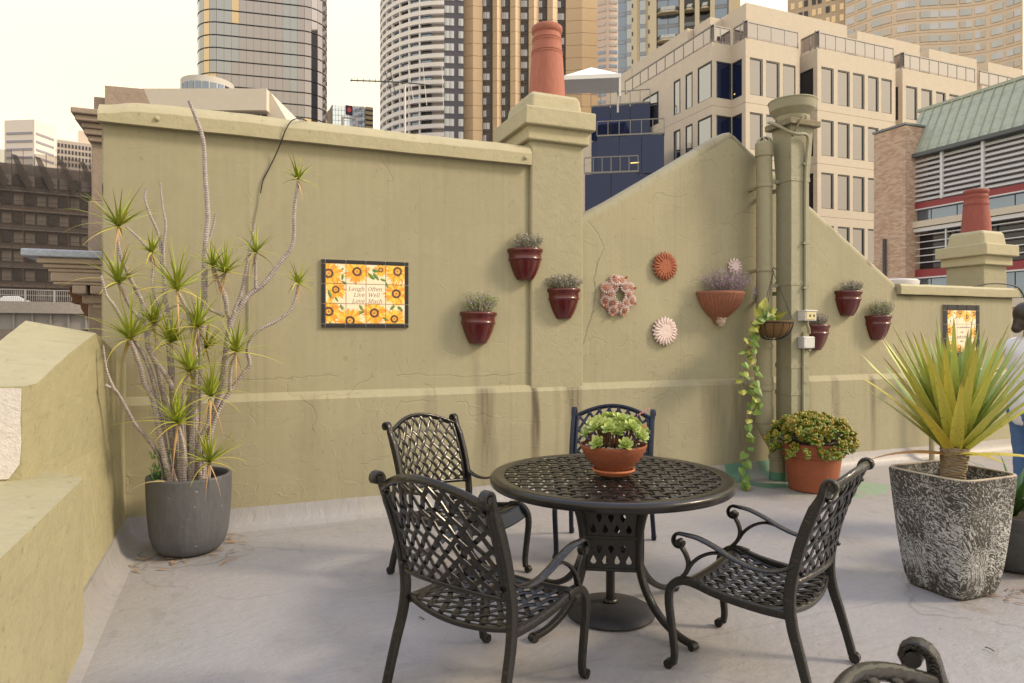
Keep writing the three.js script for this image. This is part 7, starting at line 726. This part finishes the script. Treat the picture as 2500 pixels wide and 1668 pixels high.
// ---------------------------------------------------------------- pipe handrail by the low wall
{ const t = thing('pipe_handrail', 'khaki pipe handrail with one post in front of the low wall', 'handrail', [7.455, 0, 0.2]); mesh('rail', tube([[-0.3, 0.93, -0.02], [-0.295, 1.0, 0], [-0.27, 1.035, 0], [-0.2, 1.042, 0], [0.5, 1.045, 0], [1.2, 1.045, 0]], 0.03, 14, 30), M.pipe, t); mesh('post', mv(cyl(0.03, 0.03, 1.04, 18), 0.06, 0.52, 0), M.pipe, t); for (const y of [0.76, 0.6]) mesh('collar', mv(lathe([[0.03, -0.02], [0.038, -0.016], [0.038, 0.016], [0.03, 0.02]], 20), 0.06, y, 0), M.pipe, t); mesh('flange', mv(cyl(0.06, 0.055, 0.015, 20), 0.06, 0.008, 0), M.pipe, t); }
// ---------------------------------------------------------------- loose cables
tag(mesh('black_cable', merge([tube([[0.56, 3.2, -0.02], [0.5, 3.2, 0.04], [0.43, 3.17, 0.078], [0.38, 3.09, 0.085], [0.345, 2.99, 0.06], [0.3, 2.88, 0.02], [0.25, 2.77, 0.012], [0.214, 2.69, 0.011], [0.196, 2.59, 0.011]], 0.0045, 8, 60)]), M.black), 'black cable hanging over the coping and down the high wall', 'cable');
tag(mesh('painted_cable', tube([[0.196, 2.595, 0.011], [0.185, 2.5, 0.01], [0.163, 2.398, 0.01], [0.15, 2.2, 0.01], [0.12, 2.05, 0.01], [0.11, 1.5, 0.01]], 0.004, 6, 40), M.khaki), 'painted over khaki cable down the high wall below the black one', 'cable');
tag(mesh('coping_cable', tube([[8.7, 2.085, -0.1], [8.9, 2.12, -0.05], [9.1, 2.12, 0], [9.3, 2.08, 0.05], [9.4, 1.98, 0.06], [9.5, 1.8, 0.05], [9.62, 1.6, 0]], 0.009, 8, 40), M.black), 'black cable lying over the low coping by the squat chimney', 'cable');
{ const t = thing('white_vent_pipe', 'short white vent pipe behind the low coping', 'pipe', [7.62, 1.9, -0.8]); mesh('pipe', mv(cyl(0.045, 0.045, 0.6, 20), 0, 0.15, 0), std(0.75, 0.74, 0.74, 0.5), t); mesh('cap', mv(cyl(0.05, 0.045, 0.04, 20), 0, 0.46, 0), std(0.75, 0.74, 0.74, 0.5), t); const d = thing('roof_tub', 'pale upturned tub behind the low coping', 'tub', [8.15, 1.85, -0.8]); mesh('shell', lathe([[0.02, 0.36], [0.27, 0.35], [0.3, 0.33], [0.26, 0.0], [0.02, 0]], 32), std(0.6, 0.58, 0.6, 0.5), d); }
{ const r = rng(101), tw = [[2.55, 3.9], [1.5, 3.35], [3.3, 3.55], [4.5, 3.7], [0.9, 2.2], [3.1, 1.7]]; tw.forEach(([x, z], i) => { const a = r() * 3; tag(mesh('twig', tube([[x, 0.008, z], [x + 0.02 * Math.cos(a), 0.012, z + 0.02 * Math.sin(a)], [x + 0.045 * Math.cos(a), 0.008, z + 0.045 * Math.sin(a)]], 0.0022, 5, 6), M.black), ['dark twig on the floor behind the turned away chair', 'dark twig under the chair near the low parapet', 'dark twig between the right armchair and the stone planter', 'dark twig on the floor in front of the stone planter', 'dark twig on the floor between the big grey pot and the chairs', 'dark twig on the floor behind the right armchair'][i], 'twig', 'twigs on the floor'); }); const dg = []; for (let k = 0; k < 60; k++) { const g = blade(0.03 + 0.04 * r(), 0.014, { seg: 3, droop: 0.8 }); const q = paint(g, () => [0.18 + 0.1 * r(), 0.14, 0.08]); q.rotateX(1.45); q.rotateY(r() * 6.28); q.translate(3.95 + 0.75 * r(), 0.01, 3.12 + 0.3 * r() * r()); dg.push(q); } tag(mesh('leaf_litter', merge(dg), M.leafDry), 'brown leaf litter along the foot of the square stone planter', 'leaves', null, 'stuff'); }
// ---------------------------------------------------------------- the person beyond the yucca
function fieldGeo(bones, lo, hi, res, k) { // smooth union of tapered capsules, meshed
  const mc = new MarchingCubes(res, new THREE.MeshBasicMaterial(), false, false, 200000); mc.isolation = 0; const n = res, S = [hi[0] - lo[0], hi[1] - lo[1], hi[2] - lo[2]]; const d1 = (p, b) => { const [a, c, r0, r1, sx = 1, sz = 1] = b; const px = (p[0] - a[0]) / sx, py = p[1] - a[1], pz = (p[2] - a[2]) / sz, bx_ = (c[0] - a[0]) / sx, by = c[1] - a[1], bz = (c[2] - a[2]) / sz, L = bx_ * bx_ + by * by + bz * bz, t = L > 0 ? clamp((px * bx_ + py * by + pz * bz) / L) : 0; return (Math.hypot(px - bx_ * t, py - by * t, pz - bz * t) - lerp(r0, r1, t)) * Math.min(sx, sz, 1); };
  for (let z = 0; z < n; z++) for (let y = 0; y < n; y++) for (let x = 0; x < n; x++) { const h = n / 2, p = [lo[0] + S[0] * ((x - h) / h + 1) / 2, lo[1] + S[1] * ((y - h) / h + 1) / 2, lo[2] + S[2] * ((z - h) / h + 1) / 2]; let d = 1e3; for (const b of bones) { const e = d1(p, b), hh = Math.max(k - Math.abs(d - e), 0) / k; d = Math.min(d, e) - hh * hh * k * 0.25; } mc.field[x + y * n + z * n * n] = -d; }
  mc.update(); const c = mc.count, a = new Float32Array(c * 3); for (let i = 0; i < c; i++) { a[3 * i] = lo[0] + S[0] * (mc.positionArray[3 * i] + 1) / 2; a[3 * i + 1] = lo[1] + S[1] * (mc.positionArray[3 * i + 1] + 1) / 2; a[3 * i + 2] = lo[2] + S[2] * (mc.positionArray[3 * i + 2] + 1) / 2; } let g = new THREE.BufferGeometry(); g.setAttribute('position', new THREE.BufferAttribute(a, 3)); g = mergeVertices(g, 1e-4); g.computeVertexNormals(); return prep(g);
}
THREE.BufferGeometry.prototype.folds = function (amp, f) { let g = this.clone(); g.deleteAttribute('normal'); g.deleteAttribute('uv'); g = mergeVertices(g, 1e-4); g.computeVertexNormals(); const p = g.attributes.position, n = g.attributes.normal; for (let i = 0; i < p.count; i++) { const x = p.getX(i), y = p.getY(i), z = p.getZ(i), k = amp * (2 * fbm(x * f * 0.7 + y * f * 0.4, y * f - z * f * 0.8, 2) - 1); p.setXYZ(i, x + n.getX(i) * k, y + n.getY(i) * k, z + n.getZ(i) * k); } g.computeVertexNormals(); return prep(g); };
{ // local: +z is where the person faces, x to their left, metres
  const t = thing('person', 'person in a white shirt and blue jeans standing behind the yucca, hand at the chin', 'person', [5.5, 0, 2.46], 1.15); const skin = std(0.46, 0.27, 0.19, 0.6), J = { hipL: [0.09, 0.92, 0], hipR: [-0.09, 0.92, 0], kneeL: [0.1, 0.5, 0.03], kneeR: [-0.11, 0.5, 0.02], ankL: [0.1, 0.09, -0.02], ankR: [-0.12, 0.09, -0.04], shL: [0.165, 1.38, -0.01], shR: [-0.165, 1.38, -0.01], elL: [0.23, 1.12, 0.05], wrL: [0.07, 1.33, 0.18], elR: [-0.22, 1.1, 0.02], wrR: [-0.12, 0.98, 0.2] };
  const torso = (e) => [[[0, 0.95, 0], [0, 1.12, 0], 0.125 + e, 0.115 + e, 1.25, 0.85], [[0, 1.12, 0], [0, 1.33, -0.01], 0.115 + e, 0.135 + e, 1.25, 0.85], [[-0.14, 1.38, -0.01], [0.14, 1.38, -0.01], 0.06 + e, 0.06 + e]], armB = (e) => [[J.shL, J.elL, 0.052 + e, 0.042 + e], [J.elL, J.wrL, 0.042 + e, 0.03 + e], [J.shR, J.elR, 0.052 + e, 0.042 + e], [J.elR, J.wrR, 0.042 + e, 0.03 + e]], legB = e => [[J.hipL, J.kneeL, 0.085 + e, 0.058 + e], [J.kneeL, J.ankL, 0.058 + e, 0.04 + e], [J.hipR, J.kneeR, 0.085 + e, 0.058 + e], [J.kneeR, J.ankR, 0.058 + e, 0.04 + e]];
  const bodyG = fieldGeo([...torso(0), ...armB(0), ...legB(0), [[0, 1.4, -0.01], [0, 1.5, 0.01], 0.052, 0.05], [J.ankL, [0.1, 0.035, 0.11], 0.04, 0.03], [J.ankR, [-0.12, 0.035, 0.09], 0.04, 0.03]], [-0.42, -0.02, -0.3], [0.42, 1.62, 0.4], 84, 0.05);
  const headG = fieldGeo([[[0, 1.62, -0.015], [0, 1.6, 0.01], 0.085, 0.08, 0.9, 1.08], [[0, 1.53, 0.035], [0, 1.51, 0.055], 0.052, 0.034], [[0, 1.59, 0.085], [0, 1.565, 0.108], 0.012, 0.014], [[0, 1.545, 0.09], [0, 1.54, 0.092], 0.016, 0.014, 1.6, 1], [[0.035, 1.61, 0.078], [0.05, 1.61, 0.07], 0.012, 0.01], [[-0.035, 1.61, 0.078], [-0.05, 1.61, 0.07], 0.012, 0.01], [[0.083, 1.585, -0.005], [0.087, 1.61, -0.012], 0.012, 0.016, 0.5, 1], [[-0.083, 1.585, -0.005], [-0.087, 1.61, -0.012], 0.012, 0.016, 0.5, 1], [[0, 1.42, -0.01], [0, 1.52, 0.0], 0.05, 0.05]], [-0.13, 1.4, -0.14], [0.13, 1.74, 0.15], 64, 0.02);
  const hand = (w, dir, up) => { const W = V(...w), D = V(...dir).normalize(), U = V(...up).normalize(), X = D.clone().cross(U).normalize(), q = (a, b, c) => W.clone().addScaledVector(D, a).addScaledVector(X, b).addScaledVector(U, c).toArray(); const bn = [[q(0, 0, 0), q(0.07, 0, 0), 0.024, 0.026, 1, 1], [q(0.02, 0.02, 0), q(0.07, 0.03, 0), 0.018, 0.018], [q(0.02, -0.02, 0), q(0.07, -0.028, 0), 0.018, 0.017]]; [[0.03, 0.04, 1], [0.01, 0.046, 1.05], [-0.01, 0.043, 1], [-0.029, 0.034, 0.9]].forEach(([x, l, s]) => { bn.push([q(0.08, x, 0), q(0.08 + l * 0.6, x * 1.05, -0.012), 0.009, 0.0085], [q(0.08 + l * 0.6, x * 1.05, -0.012), q(0.08 + l * 0.95, x, -0.042), 0.0085, 0.007]); }); bn.push([q(0.02, 0.03, -0.005), q(0.055, 0.055, -0.02), 0.011, 0.01], [q(0.055, 0.055, -0.02), q(0.08, 0.058, -0.036), 0.0095, 0.008]); const m = w.map((v, i) => v + D.toArray()[i] * 0.07); return fieldGeo(bn, m.map(v => v - 0.12), m.map(v => v + 0.12), 52, 0.006); };
  mesh('body', merge([bodyG, headG, hand(J.wrL, [-0.45, 0.85, -0.2], [0.3, 0.1, 0.9]), hand(J.wrR, [0.5, 0.15, 0.8], [0, 0.9, 0.1])]), skin, t);
  mesh('shirt', fieldGeo([...torso(0.014), ...armB(0.014).map(([a, b, c, d]) => [a, b, c, d]), [[0, 0.88, 0], [0, 1.0, 0], 0.13, 0.135, 1.2, 0.9]], [-0.42, 0.8, -0.3], [0.42, 1.5, 0.4], 64, 0.05).folds(0.007, 16), mottled(0.72, 0.72, 0.75, 0.06, 0.8, 0.3, 0.01), t);
  mesh('jeans', fieldGeo([...legB(0.018), [[0, 0.9, 0], [0, 0.98, 0], 0.135, 0.122, 1.2, 0.9]], [-0.3, 0.06, -0.25], [0.3, 1.06, 0.3], 64, 0.04).folds(0.006, 20), mottled(0.07, 0.14, 0.3, 0.35, 0.85, 0.16, 0.006), t);
  mesh('hair', fieldGeo([[[0, 1.64, -0.03], [0, 1.655, 0.015], 0.092, 0.082, 0.95, 1.05], [[0.06, 1.6, -0.03], [0.05, 1.55, -0.05], 0.035, 0.03], [[-0.06, 1.6, -0.03], [-0.05, 1.55, -0.05], 0.035, 0.03], [[0, 1.56, -0.09], [0, 1.53, -0.11], 0.045, 0.035]], [-0.14, 1.46, -0.2], [0.14, 1.78, 0.14], 60, 0.03), mottled(0.03, 0.02, 0.015, 0.4, 0.45, 0.06, 0.006), t);
  for (const s of [-1, 1]) mesh('eye', mv(new THREE.SphereGeometry(0.011, 12, 8), 0.032 * s, 1.6, 0.079), std(0.2, 0.15, 0.12, 0.2), t);
  for (const [x, z] of [[0.1, 0], [-0.12, -0.02]]) mesh('shoe', fieldGeo([[[x, 0.05, -0.05 + z], [x, 0.045, 0.1 + z], 0.05, 0.04, 0.9, 1], [[x, 0.02, -0.06 + z], [x, 0.02, 0.13 + z], 0.022, 0.022, 1.8, 1]], [x - 0.1, -0.02, -0.2 + z], [x + 0.1, 0.14, 0.24 + z], 40, 0.03), std(0.6, 0.6, 0.6, 0.7), t);
}
renderer.render(scene, camera);
